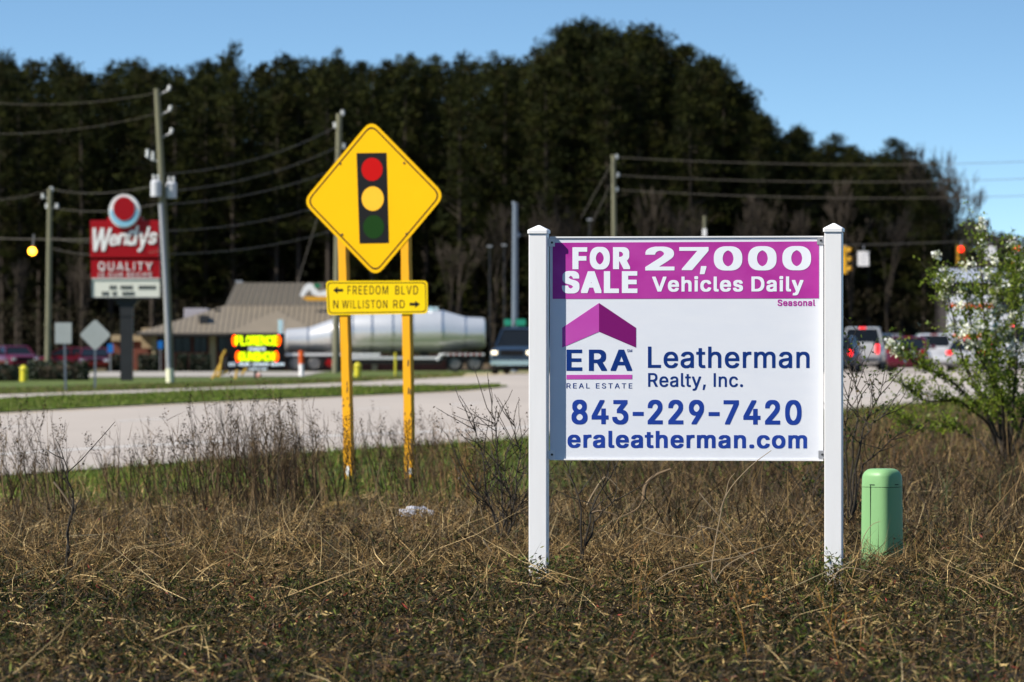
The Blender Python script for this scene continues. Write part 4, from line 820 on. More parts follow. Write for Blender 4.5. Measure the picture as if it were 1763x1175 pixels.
# script word, each letter its own slant and height
for ch, b_ in (('W', (160, 393, 193, 433)), ('e', (188.5, 404, 204, 423.5)), ('n', (202, 402, 221, 422)), ('d', (218, 389, 240, 423)), ('y', (237, 400, 257, 434)), ("'", (253, 391, 259, 400)), ('s', (255.5, 400.5, 271, 421))):
    wtext(ch, b_, d-.151, SWH, cab, shear=.22, name='script_letter')
wtext('QUALITY', (169.5, 451.5, 262.5, 467.5), d-.121, SWH, low, style='regular', track=.10)
wtext('IS OUR RECIPE', (170, 470, 262, 477), d-.121, SWH, low, style='regular', track=.1)
c = px(214.5, 364, d)
def disc(rx, rz, y0, y1, name, m, par, cz=0, cx=0, n=36, a0=0, a1=2*math.pi):
    pts = [(c.x+cx*k+rx*k*math.cos(a0+(a1-a0)*i/n), c.z+cz*k+rz*k*math.sin(a0+(a1-a0)*i/n)) for i in range(n if a1-a0 > 6.2 else n+1)]
    return MB().poly(pts, y0, y1).build(name, m, par, world=True)
pbox(184.5, 374, 246, 382, -.12, .4, 'badge_shoulder', RED)
bd = disc(26.5, 29, d-.3, d+.3, 'badge', SWH, py_)
disc(24, 26, d-.33, d-.3, 'badge_ring', SBLUE, bd, cz=-.5, a0=math.pi*.98, a1=math.pi*2.02)
disc(18.5, 20.5, d-.36, d-.33, 'badge_centre', RED, bd, cz=4)
# ---------------------------------------------------------------- utility poles and wires
WOOD = mat('weathered_pole_wood', (.20, .19, .12), .9, noise=(3, .6, (.13, .125, .085), (3, 3, .3)))
CONDUIT = mat('grey_conduit', (.40, .39, .40), .45, metal=.3); CANM = mat('transformer_grey', (.50, .50, .52), .4)
PORC = mat('porcelain_white', (.62, .62, .60), .3); CREAMP = mat('cream_paint', (.72, .70, .50), .7)
WIRE = mat('aluminium_wire', (.12, .105, .085), .7, metal=0)
d = 204; k = d/F
up = thing('utility_pole', 'tall leaning wooden pole with two transformers beside the restaurant sign', 'utility pole', (px(293, 659, d).x, d, gz(-12, d)))
MB().tube([px(294, 662, d), px(283, 400, d), px(270, 153, d)], [.15, .13, .10], 12).build('shaft', WOOD, up, world=True, smooth=True)
MB().tube([px(290.5, 659, d-.2), px(288.3, 570, d-.2), px(283.5, 470, d-.2), px(276.5, 350, d-.2)], .075, 8).build('conduit', CONDUIT, up, world=True, smooth=True)
MB().tube([px(292.3, 659, d-.25), px(291.8, 635, d-.25)], .13, 10).build('cable_guard', CREAMP, up, world=True, smooth=True)
for xa, ya in ((268.5, 326), (295, 329)):
    a = px(xa, ya, d-.3 if xa < 280 else d); can = MB().cyl(a+Vector((0, 0, -.26)), a+Vector((0, 0, .26)), .19, 14).sphere(a+Vector((0, 0, .26)), .19, 12, 6, (1, 1, .4)).build('transformer', CANM, up, world=True, smooth=True)
    for q in (-.08, .08): MB().cyl(a+Vector((q, 0, .3)), a+Vector((q, 0, .52)), .035, 8, .05).build('bushing', PORC, can, world=True)
for ya in (156, 191, 230):
    xp = 270+(ya-153)*.05
    MB().tube([px(xp+2, ya+9, d), px(xp+11, ya+4, d), px(xp+20, ya, d)], .03, 6).build('bracket', STEEL, up, world=True)
    a = px(xp+20, ya, d); MB().cyl(a, a+Vector((.05, 0, .18)), .06, 8).build('insulator', PORC, up, world=True)
MB().tube([px(274, 278, d), px(262, 276, d), px(254, 271, d)], .035, 6).build('cutout_arm', STEEL, up, world=True)
a = px(254, 271, d); MB().cyl(a, a+Vector((0, 0, .28)), .06, 8).cyl(a+Vector((.2, 0, -.1)), a+Vector((.2, 0, .2)), .05, 8).build('fuse_cutout', PORC, up, world=True)
def pole(xb, yb, xt, yt, d, r, label, heads=(), zb=None):
    a, b_ = px(xb, yb, d), px(xt, yt, d); a.z = gz(a.x, d)-.3
    o = thing('utility_pole', label, 'utility pole', (a.x, d, gz(a.x, d)))
    MB().tube([a, b_], [r, r*.75], 10).build('shaft', WOOD, o, world=True, smooth=True)
    for hx, hy in heads:
        p = px(hx, hy, d); q = px(xt+(xb-xt)*(hy-yt)/(yb-yt), hy+3, d)
        MB().tube([q, p], .04, 6).build('bracket', STEEL, o, world=True)
        MB().cyl(p-Vector((0, 0, .05)), p+Vector((0, 0, .18)), .075, 8).build('insulator', PORC, o, world=True)
    return o
pole(82, 640, 86, 325, 290, .16, 'wooden pole left of the red restaurant sign, with pale insulators', ((89, 328), (81, 357), (98, 357), (74, 340)))
pole(578, 640, 584, 196, 255, .17, 'wooden pole standing partly behind the yellow diamond sign', ((577, 218), (582, 253), (592, 254), (590, 197)))
pole(1060, 640, 1056, 267, 320, .16, 'wooden pole behind the white sign, its three wires running right', ((1062, 272), (1064, 303), (1062, 328)))
pole(1850, 620, 1850, 262, 320, .16, 'wooden pole at the right end of the three parallel wires', ((1852, 274), (1852, 303), (1852, 332)))
pole(1213, 640, 1213, 372, 300, .10, 'thin wooden pole standing behind the middle of the white sign', ())
WN = 0
def wire(pts, label, group=None, r=.010, name='power_line'):
    """pts: (photo x, photo y, distance); a hanging catenary between first and last, through the given sag"""
    (xa, ya, da), (xb, yb, db), sag = pts
    A, B = px(xa, ya, da), px(xb, yb, db); P = []
    for i in range(25):
        t = i/24; p = A.lerp(B, t); p.z -= sag*4*t*(1-t); P.append(p)
    o = MB().tube(P, r, 5).build(name, WIRE, smooth=True)
    tag(o, label, 'power line', group); return o
G1 = 'wires strung between the two left poles'; G2 = 'wires from the leaning pole to the pole behind the diamond sign'; G3 = 'parallel wires to the right of the middle pole'
for i, (ya, yb, nm) in enumerate(((326, 319, 'highest'), (357, 351, 'second highest'), (410, 405, 'third from the top'), (428, 432, 'lowest'))):
    wire(((90, ya, 290), (272 if i < 2 else 280, yb, 204), .25), nm+' of the thin wires between the two left wooden poles', G1)
for i, (xa, ya, xb, yb, s_, nm) in enumerate(((291, 156, 577, 217, .5, 'highest'), (284, 300, 576, 220, .40, 'second highest'), (284, 330, 582, 253, .35, 'third from the top'),
        (284, 352, 577, 292, .30, 'fourth from the top'), (286, 398, 577, 346, .28, 'second lowest'), (287, 438, 577, 396, .25, 'lowest'))):
    if i == 0: continue
    wire(((xa, ya, 204), (xb, yb, 255), s_), nm+' drooping wire between the leaning pole and the diamond sign', G2)
wire(((-60, 172, 230), (272, 160, 204), .3), 'faint topmost wire running left from the tip of the leaning pole', 'wires leaving the frame at upper left', .006)
wire(((-60, 228, 230), (272, 196, 204), .3), 'faint second wire running left from the leaning pole', 'wires leaving the frame at upper left', .006)
wire(((-60, 340, 310), (84, 327, 290), .3), 'upper wire from the far left pole out of the picture', 'wires leaving the frame at upper left')
for ya, yb, nm in ((271, 275, 'top'), (302, 304, 'middle'), (327, 334, 'bottom')):
    wire(((1060, ya, 320), (1852, yb, 320), .35), nm+' one of the three parallel wires right of the middle pole', G3, .016)
wire(((1057, 275, 320), (1000, 376, 318), 0), 'upper slanting guy wire left of the middle wooden pole', 'guy wires of the middle pole', .014, 'guy_wire')
wire(((1058, 305, 320), (1020, 382, 318), 0), 'lower slanting guy wire left of the middle wooden pole', 'guy wires of the middle pole', .014, 'guy_wire')
wire(((583, 256, 255), (490, 560, 250), 0), 'long slanting guy wire left of the pole behind the diamond sign', None, .012, 'guy_wire')
# ---------------------------------------------------------------- strain poles, span wire, signals
GALV = mat('strain_pole_steel', (.20, .235, .28), .5, metal=.4, noise=(1, .5, (.16, .19, .23)))
SIGY = mat('signal_yellow', (.55, .28, .01), .5); SIGD = mat('signal_visor', (.10, .065, .01), .5)
REDL = mat('red_lamp', (1, .012, .008), .4, emit=3.0); AMBL = mat('amber_lamp', (1, .42, .02), .4, emit=9.0)
OFFL = mat('unlit_lens', (.05, .035, .01), .3); SGREEN = mat('street_sign_green', (.02, .25, .16), .5)
d = 262; sp = thing('strain_pole', 'grey steel signal pole rising behind the dark blue car', 'pole', (px(886, 640, d).x, d, gz(0, d)))
MB().tube([px(886, 643, d), px(887, 350, d)], [.16, .12], 12).build('shaft', GALV, sp, world=True, smooth=True)
MB().tube([px(886, 352, d), px(887, 348.5, d)], .14, 12).build('cap', GALV, sp, world=True)
MB().tube([px(889, 401, d), px(893, 408, d)], .10, 8).build('wire_clamp', GALV, sp, world=True)
for xx in ((868, 880), (888, 905)):
    a, b_ = px(xx[0], 561, d-.3), px(xx[1], 550, d-.3)
    MB().box(((a.x+b_.x)/2, d-.25, (a.z+b_.z)/2), (b_.x-a.x, .02, b_.z-a.z)).build('street_name_sign', SGREEN, sp, world=True)
ds = 285; s2 = thing('strain_pole', 'grey steel signal pole beyond the flowering shrub', 'pole', (px(1900, 640, ds).x, ds, gz(30, ds)))
MB().tube([px(1900, 643, ds), px(1900, 345, ds)], [.16, .12], 12).build('shaft', GALV, s2, world=True, smooth=True)
def spanp(x, yy): 
    t = (x-887)/(1900-887); return yy, 262+(285-262)*t
A, B = px(887, 404, 262), px(1900, 398, 285); P = []
for i in range(31):
    t = i/30; p = A.lerp(B, t); p.z -= .78*4*t*(1-t)*.78; P.append(p)
def spz(x):
    lo_, hi_ = 0.0, 1.0
    for _ in range(40):
        t = (lo_+hi_)/2; p = A.lerp(B, t)
        if p.x/p.y*F+HX < x: lo_ = t
        else: hi_ = t
    p.z -= .78*4*t*(1-t)*.78; return p
o = MB().tube(P, .02, 5).build('span_wire', WIRE, smooth=True); tag(o, 'horizontal signal span wire reaching right from the grey steel pole', 'cable')
def signal(x, label, lit=True, side=False):
    p = spz(x); k = p.y/F; zt = EYE-(424-HY)*k; zb = EYE-(456-HY if not side else 472-HY)*k; H = zt-zb
    o = thing('traffic_signal', label, 'traffic light', (p.x, p.y, zb), R(70) if side else R(-4), 'traffic lights hanging from the span wire')
    w = .36
    bd = MB().box((0, 0, H/2), (w, .22, H)).build('housing', SIGY, o, bevel=.03)
    MB().box((0, .0, H+.02), (.10, .10, .06)).tube([(0, 0, H), (0, 0, p.z-zb)], .025, 6).build('hanger', STEEL, o)
    if not side: MB().box((0, .125, H/2), (w+.16, .02, H+.14)).build('backplate', SIGD, o)
    for j in range(3):
        z = H*(5-2*j)/6; r = .135
        ln = MB().cyl((0, -.115, z), (0, -.135, z), r, 18).build('lens', REDL if (j == 0 and lit) else OFFL, o, smooth=True)
        ou, inn = [], []
        rings = [[(rr*math.cos(a), y, z+rr*math.sin(a)) for a in (math.pi*(-.12+1.24*i/14) for i in range(15))] for rr, y in ((.155, -.11), (.155, -.30), (.145, -.30), (.145, -.11))]
        v = [q for r_ in rings for q in r_]; MB().add(v, [(a_*15+i, a_*15+i+1, (a_+1)*15+i+1, (a_+1)*15+i) for a_ in range(3) for i in range(14)]).build('visor', SIGD if not side else SIGY, ln)
    return o
signal(1654.5, 'traffic light showing red, directly right of the dark tree edge')
signal(1750, 'traffic light showing red above the flowering shrub at the far right')
signal(1455, 'yellow traffic light seen side-on just right of the white post', lit=False, side=True)
for x, y0_, y1_, lb in ((1487, 433, 458.5, 'white regulatory sign hanging beside the side-on traffic light'), (1706, 424.5, 447, 'white sign hanging between the two red traffic lights')):
    p = spz(x); k = p.y/F; a = px(x-10.5, y1_, p.y); b_ = px(x+9, y0_, p.y)
    o = thing('hanging_sign', lb, 'sign', (p.x, p.y, a.z))
    MB().box(((a.x+b_.x)/2, p.y, (a.z+b_.z)/2), (b_.x-a.x, .02, b_.z-a.z)).build('board', SWH, o, world=True, bevel=.004)
    mb = MB(); 
    for j in range(3): mb.box(((a.x+b_.x)/2, p.y-.013, a.z+(b_.z-a.z)*(.25+.25*j)), ((b_.x-a.x)*.55, .004, .035))
    mb.build('faint_symbol', CONDUIT, o, world=True)
    MB().tube([Vector((p.x, p.y, b_.z)), Vector((p.x, p.y, p.z))], .02, 6).build('hanger', STEEL, o, world=True)
d = 250; p = px(56, 433, d)
o = thing('flashing_beacon', 'glowing amber lamp hanging in front of the dark trees at far left', 'lamp', (p.x, p.y, p.z))
MB().sphere((0, -.12, 0), .17, 14, 8, (1, .5, 1)).build('lens', AMBL, o, smooth=True)
MB().cyl((0, -.08, 0), (0, .2, 0), .2, 14).build('housing', SIGD, o, smooth=True)
MB().tube([(0, .1, .2), (.05, .1, .75)], .02, 6).build('hanger', STEEL, o)
w_ = wire(((-120, 404, 250), (283, 408, 206), .15), 'thin wire carrying the amber beacon at far left', None, .014)
for x, y, d, lb in ((843, 424.5, 300, 'left one of two small floodlights in front of the woods'), (868, 422.5, 300, 'right one of two small floodlights in front of the woods'), (1015, 378.5, 300, 'small floodlight above the left end of the white sign'), (318, 449, 300, 'small floodlight right of the leaning pole')):
    if x == 318: continue
    p = px(x, y, d); o = thing('floodlight', lb, 'lamp', (p.x, p.y, gz(p.x, p.y)), group='floodlights on thin posts')
    h = p.z-gz(p.x, p.y)
    MB().tube([(0, .25, -.2), (0, .25, h)], .03, 6).build('post', DARK, o)
    MB().box((0, 0, h), (.26, .3, .09)).build('head', STEEL, o, bevel=.02)
p = px(1213, 398, 299.6); o = thing('marker_box', 'white box mounted on the thin pole behind the white sign', 'box', p)
MB().box((0, 0, -.1), (.2, .2, .42)).build('box_body', SWH, o, bevel=.02)
# ---------------------------------------------------------------- restaurant building
ROOF = mat('standing_seam_roof_tan', (.215, .175, .125), .6, noise=(.8, .5, (.18, .147, .105)))
ROOFD = mat('standing_seam_roof_brown', (.105, .092, .075), .6, noise=(.8, .5, (.09, .078, .063)))
BRICK = mat('red_brick', (.20, .065, .042), .9, noise=(3, .6, (.14, .048, .034)), bump=.5, bscale=12)
TANW = mat('tan_stucco', (.42, .31, .18), .85, noise=(1, .5, (.35, .26, .15)))
GLASS = mat('dark_window_glass', (.008, .009, .010), .15, spec=.35)
LAV = mat('pale_grey_metal', (.34, .32, .35), .6)
d = 345; k = d/F; gb = gz(px(430, 600, d).x, d)
bl = thing('restaurant', 'low brick restaurant with tan metal hipped roof across the road', 'building', (px(430, 600, d).x, d, gb))
def bx(xa, xb, za, zb, y0, y1, name, m, par=bl, bev=0, **kw):
    """photo columns xa..xb, heights za..zb above eye-level rows, depth y0..y1 behind the front wall"""
    a = px(xa, 0, d).x; c = px(xb, 0, d).x
    return MB().box(((a+c)/2, d+(y0+y1)/2, (za+zb)/2), (c-a, y1-y0, zb-za)).build(name, m, par, world=True, bevel=bev, **kw)
ez = px(0, 574, d).z; gz0 = gb-.2
wall = bx(262, 780, gz0, ez, 0, 14, 'wall', BRICK)
for xa, xb in ((262, 270), (361, 372), (452, 462), (640, 650), (770, 780)):
    bx(xa, xb, gz0, ez-.02, -.25, -.01, 'pillar', TANW)
for xa, xb in ((276, 292), (300, 328), (334, 356), (376, 400), (405, 446), (466, 500), (510, 560), (570, 630), (655, 700), (710, 765)):
    w = bx(xa, xb, gb+1.15, ez-.25, -.06, -.01, 'window', GLASS)
    for q in (xa, (xa+xb)/2, xb): bx(q-.6, q+.6, gb+1.12, ez-.22, -.09, -.061, 'frame', BLACK, w)
bx(262, 780, ez-.22, ez-.02, -.12, -.062, 'fascia_band', mat('dark_fascia', (.05, .04, .035), .7))
# hipped roof: eave rectangle, upper curb rectangle, then a steeper cap
def P3(x, y, dep): p = px(x, y, d); return Vector((p.x, d+dep, p.z))
def frus(lo, hi, name, m, par=bl):
    return MB().loft([lo, hi]).build(name, m, par, world=True)
e0, e1 = px(236, 0, d).x, px(806, 0, d).x; u0, u1 = px(381, 0, d).x, px(690, 0, d).x; c0, c1 = px(399, 0, d).x, px(672, 0, d).x
zu, zc = px(0, 526, d).z, px(0, 486, d).z
lo = [(e0, d-1.2, ez), (e1, d-1.2, ez), (e1, d+15, ez), (e0, d+15, ez)]
hi = [(u0, d+4.2, zu), (u1, d+4.2, zu), (u1, d+9.5, zu), (u0, d+9.5, zu)]
roof = frus(lo, hi, 'roof', ROOF); frus([(a[0], a[1], ez-.16) for a in lo], [(a[0], a[1], ez-.01) for a in lo], 'gutter', mat('gutter', (.035, .03, .028), .6), roof)
h2 = [(c0, d+5.0, zc), (c1, d+5.0, zc), (c1, d+8.7, zc), (c0, d+8.7, zc)]
rc = frus([(a[0], a[1], a[2]+.005) for a in hi], h2, 'roof_cap', ROOFD)
mb = MB()
for i in range(1, 62):                                  # raised seams of the front slopes
    x = e0+(e1-e0)*i/62
    t = 1.0
    if x < u0: t = (x-e0)/(u0-e0)
    if x > u1: t = (e1-x)/(e1-u1)
    a = Vector((x, d-1.2, ez+.02)); b_ = Vector((x, d-1.2+5.4*t, ez+(zu-ez)*t+.02)); mb.tube([a, b_], .025, 3)
mb.build('seam', ROOFD, roof, world=True)['kind'] = 'stuff'
mb = MB()
for i in range(1, 30):
    x = c0+(c1-c0)*i/30; mb.tube([Vector((u0+(u1-u0)*i/30, d+4.2, zu+.02)), Vector((x, d+5.0, zc+.02))], .025, 3)
mb.build('seam', ROOF, rc, world=True)['kind'] = 'stuff'
# small roof over the entrance
left_end, right_end = px(396, 0, d).x, px(556, 0, d).x; am = px(476, 0, d).x; za = px(0, 535, d).z
MB().add([(left_end, d-2.6, ez+.01), (right_end, d-2.6, ez+.01), (am, d+.6, za), (am, d+4, za), (left_end, d+3, ez+.01), (right_end, d+3, ez+.01)], [(0, 1, 2), (0, 2, 3, 4), (1, 5, 3, 2)]).build('cross_roof', ROOF, roof, world=True)
bx(342, 357, px(0, 563, d).z, px(0, 543, d).z, .6, 1.8, 'roof_vent', DARK); bx(365, 374, px(0, 540, d).z, px(0, 532, d).z, 3, 4, 'roof_vent', DARK)
bx(398, 410, zc, zc+.15, 5.4, 6.2, 'roof_vent', STEEL)
bx(299, 341, px(0, 555, d).z, px(0, 530, d).z, 11, 14, 'rooftop_unit', LAV, bev=.05)
bx(186, 262, gz0, px(0, 588, d).z, 4, 12, 'side_wing', BRICK); bx(184, 262, px(0, 588, d).z+.01, px(0, 577, d).z, 3.8, 12.2, 'wing_coping', TANW)
bx(240, 262, px(0, 600, d).z, px(0, 565, d).z, 2, 3.9, 'wing_gable', TANW)
# roof logo sign
lg = thing('roof_sign', 'white and yellow script emblem with a green dot mounted on the brown roof cap', 'sign', P3(540, 518, 2.6)); dl = d+2.6
def lp(pts): return [(px(x, y, dl).x, px(x, y, dl).z) for x, y in pts]
MB().poly(lp([(516, 509), (523, 494), (530, 488), (538, 489), (543, 497), (549, 503), (562, 500), (580, 502), (580, 511), (548, 510.5), (539, 508), (533, 499), (528, 503), (522, 512)]), dl, dl+.2).build('white_script', SWH, lg, world=True)
MB().poly(lp([(519, 513), (528, 511), (600, 511.5), (600, 518), (530, 518)]), dl-.02, dl+.2).build('yellow_bar', mat('logo_yellow', (.75, .36, .02), .5), lg, world=True)
MB().poly([(px(546, 0, dl).x+.16*math.cos(a)*1.3, px(0, 492.5, dl).z+.15*math.sin(a)) for a in (2*math.pi*i/16 for i in range(16))], dl-.03, dl+.1).build('green_dot', mat('logo_green', (.01, .16, .07), .5), lg, world=True)
MB().poly(lp([(556, 490), (566, 487), (574, 491), (600, 493), (600, 498), (560, 498)]), dl-.01, dl+.15).build('black_script', BLACK, lg, world=True)
MB().tube([Vector((px(550, 0, d).x, dl+.25, px(0, 522, d).z)), Vector((px(550, 0, d).x, dl+.25, px(0, 500, d).z))], .05, 6).build('bracket', STEEL, lg, world=True)
# ---------------------------------------------------------------- hedges and bushes
LEAFY = attr_mat('leafy_foliage', .55, .3, .15)
rng = np.random.default_rng(5)
def leaf_cloud(cen, size, n, ls, cols, rg=rng, shell=.5, up=.3):
    """n leaf quads round box- or ball-like volumes; returns verts, face sizes, indices, tints"""
    cen = np.asarray(cen, float); size = np.asarray(size, float)
    u = rg.normal(size=(n, 3)); u /= np.linalg.norm(u, axis=1)[:, None]; r = rg.random(n)**shell
    p = cen+u*r[:, None]*size
    return leaf_quads(p, ls, cols, rg)
def leaf_quads(p, ls, cols, rg=rng, w=.45, a=None):
    n = len(p)
    if a is None: a = rg.normal(size=(n, 3)); a /= np.linalg.norm(a, axis=1)[:, None]
    b_ = rg.normal(size=(n, 3)); b_ -= a*(a*b_).sum(1)[:, None]; b_ /= np.linalg.norm(b_, axis=1)[:, None]
    L_ = (np.asarray(ls)*rg.uniform(.6, 1.3, n))[:, None] if np.ndim(ls) == 0 else np.asarray(ls)[:, None]
    V = np.stack([p-a*L_*.5, p+b_*L_*w*.5, p+a*L_*.5, p-b_*L_*w*.5], 1).reshape(-1, 3)
    cols = np.asarray(cols); c = cols[rg.integers(0, len(cols), n)] if len(cols) != n else cols
    c = c*rg.uniform(.75, 1.25, (n, 1))
    return V, np.full(n, 4), np.arange(4*n), np.repeat(c, 4, 0)
def cat_mesh(parts, name, m, parent=None):
    V = np.concatenate([p[0] for p in parts]); off = 0; I = []
    for p in parts: I.append(p[2]+off); off += len(p[0])
    return np_mesh(name, V, np.concatenate([p[1] for p in parts]), np.concatenate(I), np.concatenate([p[3] for p in parts]), m, parent)
DKG = [(.012, .020, .007), (.020, .030, .009), (.008, .014, .005)]
TWIG = mat('dark_twigs', (.05, .038, .025), .9)
def hedge(xa, xb, yt, d, label, dep=1.6, cols=DKG, group=None):
    a, b_ = px(xa, yt, d), px(xb, yt, d); g = gz((a.x+b_.x)/2, d); cx = (a.x+b_.x)/2; W = b_.x-a.x; H = a.z-g
    o = thing('hedge', label, 'hedge', (cx, d, g), group=group)
    n = int(1400*W*H/2)+500; rg = np.random.default_rng(int(xa)+103)
    p = rg.uniform(-1, 1, (n, 3)); ax = rg.integers(0, 3, n); ax[ax == 2] = 2; p[np.arange(n), ax] = np.sign(p[np.arange(n), ax])*(1-rg.random(n)**2*.35)
    q = p*[W/2, dep/2, H/2]+[0, 0, H/2]; q[:, 2] = np.where(p[:, 2] > .8, q[:, 2]+rg.normal(0, .05, n), q[:, 2])
    cat_mesh([leaf_quads(q, .14, cols, rg, .6)], 'foliage', LEAFY, o)
    MB().box((0, 0, H*.42), (W*.8, dep*.6, H*.82)).build('stems', TWIG, o, bevel=.1)
    return o
hedge(50, 150, 624, 214, 'dark clipped hedge beside the diamond sign back')
hedge(-30, 31, 632, 210, 'dark clipped hedge at the far left edge of the picture')
GB = 'round bushes along the restaurant wall'
for xa, xb, lb in ((188, 206, 'small bush left of the sign column by the restaurant'), (238, 272, 'wide bush between the sign column and the leaning pole'), (305, 322, 'first dark bush right of the leaning pole at the restaurant wall'), (328, 362, 'dark bush beside the tan pillar of the restaurant')):
    hedge(xa, xb, 612, 338, lb, 1.0, group=GB)
# ---------------------------------------------------------------- vehicles
def paint(name, c, metal=.3): return mat(name, c, .28, metal=metal, coat=.6, noise=(1.5, .5, tuple(v*.85 for v in c)))
CHROME = mat('chrome', (.75, .75, .75), .12, metal=1); RIM = mat('alloy_rim', (.16, .155, .15), .4, metal=.4)
TAIL = mat('tail_lamp_lit', (1, .01, .01), .3, emit=1.5); TAILOFF = mat('tail_lamp', (.25, .004, .004), .2)
HEAD = mat('head_lamp_lit', (1, .85, .6), .2, emit=1.2); HEADOFF = mat('head_lamp', (.8, .8, .78), .1, metal=.6)
AMBM = mat('amber_marker', (.8, .2, .02), .3); UNDER = mat('underbody', (.01, .01, .01), .9); PLATE = mat('number_plate', (.6, .6, .6), .5)
def ringx(w, z0, z1, y, n=24, e=5):
    out = []
    for i in range(n):
        a = 2*math.pi*i/n; c, s_ = math.cos(a), math.sin(a)
        out.append((math.copysign(abs(c)**(2/e), c)*w, y, (z0+z1)/2+math.copysign(abs(s_)**(2/e), s_)*(z1-z0)/2))
    return out
def wheel(x, y, r, w, o, outer):
    t = MB().loft([[(x+dx, y+rr*math.cos(a), r+rr*math.sin(a)) for a in (2*math.pi*i/22 for i in range(22))] for dx, rr in ((-w/2, r*.8), (-w/2, r*.96), (-w*.35, r), (w*.35, r), (w/2, r*.96), (w/2, r*.8))]).build('wheel', RUBBER, o, smooth=True)
    sx_ = w/2*outer
    MB().loft([[(x+sx_+outer*q, y+rr*math.cos(a), r+rr*math.sin(a)) for a in (2*math.pi*i/18 for i in range(18))] for q, rr in ((.004, r*.66), (.02, r*.6), (-.0, r*.3), (.02, r*.12))]).build('rim', RIM, t, smooth=True)
def car(name, label, cat, loc, rz, m, L_=4.7, W=1.85, H=1.5, belt=.95, hood=.95, kind='sedan', lit=True, group=None, front=False):
    """local -y is the rear, +y the front"""
    o = thing(name, label, cat, loc, rz, group=group); w = W/2; r = .34 if kind == 'sedan' else .39; zb = r*.75
    if kind == 'sedan': st = [(-L_/2, .80, .45, .82), (-L_/2+.15, .93, zb, .92), (-L_*.3, 1, zb, belt), (0, 1, zb, belt), (L_*.22, 1, zb, belt-.04), (L_*.38, .97, zb, belt-.16), (L_/2-.12, .9, zb, belt-.28), (L_/2, .74, .42, belt-.38)]
    elif kind == 'pickup': st = [(-L_/2, .93, .5, belt+.08), (-L_/2+.06, .98, zb, belt+.12), (-L_*.1, 1, zb, belt+.12), (L_*.1, 1, zb, belt+.1), (L_*.25, .99, zb, belt+.08), (L_/2-.15, .96, zb, belt), (L_/2, .85, .5, belt-.12)]
    else: st = [(-L_/2, .90, .5, belt), (-L_/2+.1, .98, zb, belt+.04), (0, 1, zb, belt+.04), (L_*.24, .99, zb, belt+.02), (L_/2-.2, .96, zb, belt-.04), (L_/2, .86, .5, belt-.16)]
    body = MB().loft([ringx(w*k_, za, zt, y) for y, k_, za, zt in st]).build('body', m, o, smooth=True)
    if kind == 'sedan': g = [(-L_*.36, .02), (-L_*.20, 1), (L_*.04, 1), (L_*.22, .0)]
    elif kind == 'pickup': g = [(-L_*.12, .0), (-L_*.085, 1), (L_*.12, 1), (L_*.24, .0)]
    else: g = [(-L_*.49, .0), (-L_*.43, 1), (L_*.08, 1), (L_*.22, .0)]
    zt = H; zl = belt+.0
    def cab(yy, z, inset): return [(-w*inset, yy[0], z), (w*inset, yy[0], z), (w*inset, yy[1], z), (-w*inset, yy[1], z)]
    lo = cab((g[0][0], g[3][0]), zl, .93); hi = cab((g[1][0], g[2][0]), zt-.05, .74)
    gl = MB().loft([lo, hi]).build('windows', GLASS, o, bevel=.03)
    rf = MB().loft([cab((g[1][0]-.06, g[2][0]+.06), zt-.06, .77), cab((g[1][0]-.02, g[2][0]+.0), zt-.012, .745), cab((g[1][0]+.2, g[2][0]-.2), zt+.01, .6)]).build('roof', m, o, smooth=True)
    for a, b_ in zip(lo, hi):
        MB().tube([Vector(a), Vector(b_)], .05, 4).build('pillar', m, o)
    for sgn in (-1, 1):
        MB().tube([(sgn*w*.945, (g[0][0]+g[3][0])/2-.1, zl), (sgn*w*.77, (g[1][0]+g[2][0])/2-.05, zt-.05)], .04, 4).build('pillar', m, o)
        for yy in (-L_*.31, L_*.31): wheel(sgn*(w-.12), yy, r, .24, o, sgn)
        z = belt-.12 if kind == 'sedan' else belt-.08
        hh = .16 if kind == 'sedan' else .42 if kind == 'pickup' else .26
        MB().box((sgn*(w-.16), -L_/2-.0, z-(.0 if kind == 'sedan' else .05)), (.26 if kind == 'sedan' else .17, .10, hh)).build('tail_lamp', TAIL if lit else TAILOFF, o, bevel=.03)
        MB().box((sgn*(w-.24), L_/2-.02, belt-.28), (.26, .12, .16)).build('headlight', HEAD if front else HEADOFF, o, bevel=.04)
        MB().box((sgn*(w+.10), L_*.17, zl+.08), (.20, .14, .17)).build('wing_mirror', m if kind == 'sedan' else BLACK, o, bevel=.03)
    bm_ = CHROME if kind == 'pickup' else m
    MB().loft([ringx(w*.94, .42, .62, -L_/2-.10, 16), ringx(w*.97, .40, .66, -L_/2+.03, 16)]).build('rear_bumper', bm_, o, smooth=True)
    MB().loft([ringx(w*.97, .36, .62, L_/2-.06, 16), ringx(w*.90, .38, .60, L_/2+.10, 16)]).build('front_bumper', CHROME if front else m, o, smooth=True)
    MB().box((0, L_/2+.0, belt-.28), (W*.5, .05, .24)).build('grille', BLACK, o, bevel=.02)
    MB().box((0, -L_/2-.105, .56 if kind != 'sedan' else .75), (.32, .012, .16)).build('number_plate', PLATE, o)
    MB().box((0, 0, .30), (W*.86, L_*.9, .22)).build('underbody', UNDER, o)
    if kind == 'pickup':
        MB().box((0, -L_*.31, belt+.10), (W*.84, L_*.34, .04)).build('bed', UNDER, o)
        MB().box((0, -L_/2+.008, belt-.02), (W*.66, .03, .40)).build('tailgate', m, o, bevel=.015)
    MB().box((0, g[1][0]-.02, zt-.03), (.32, .06, .07)).build('brake_light', TAIL if lit else TAILOFF, o)
    return o
def at(x, d, dz=0): p = px(x, 0, d); return (p.x, d, gz(p.x, d)+.02)
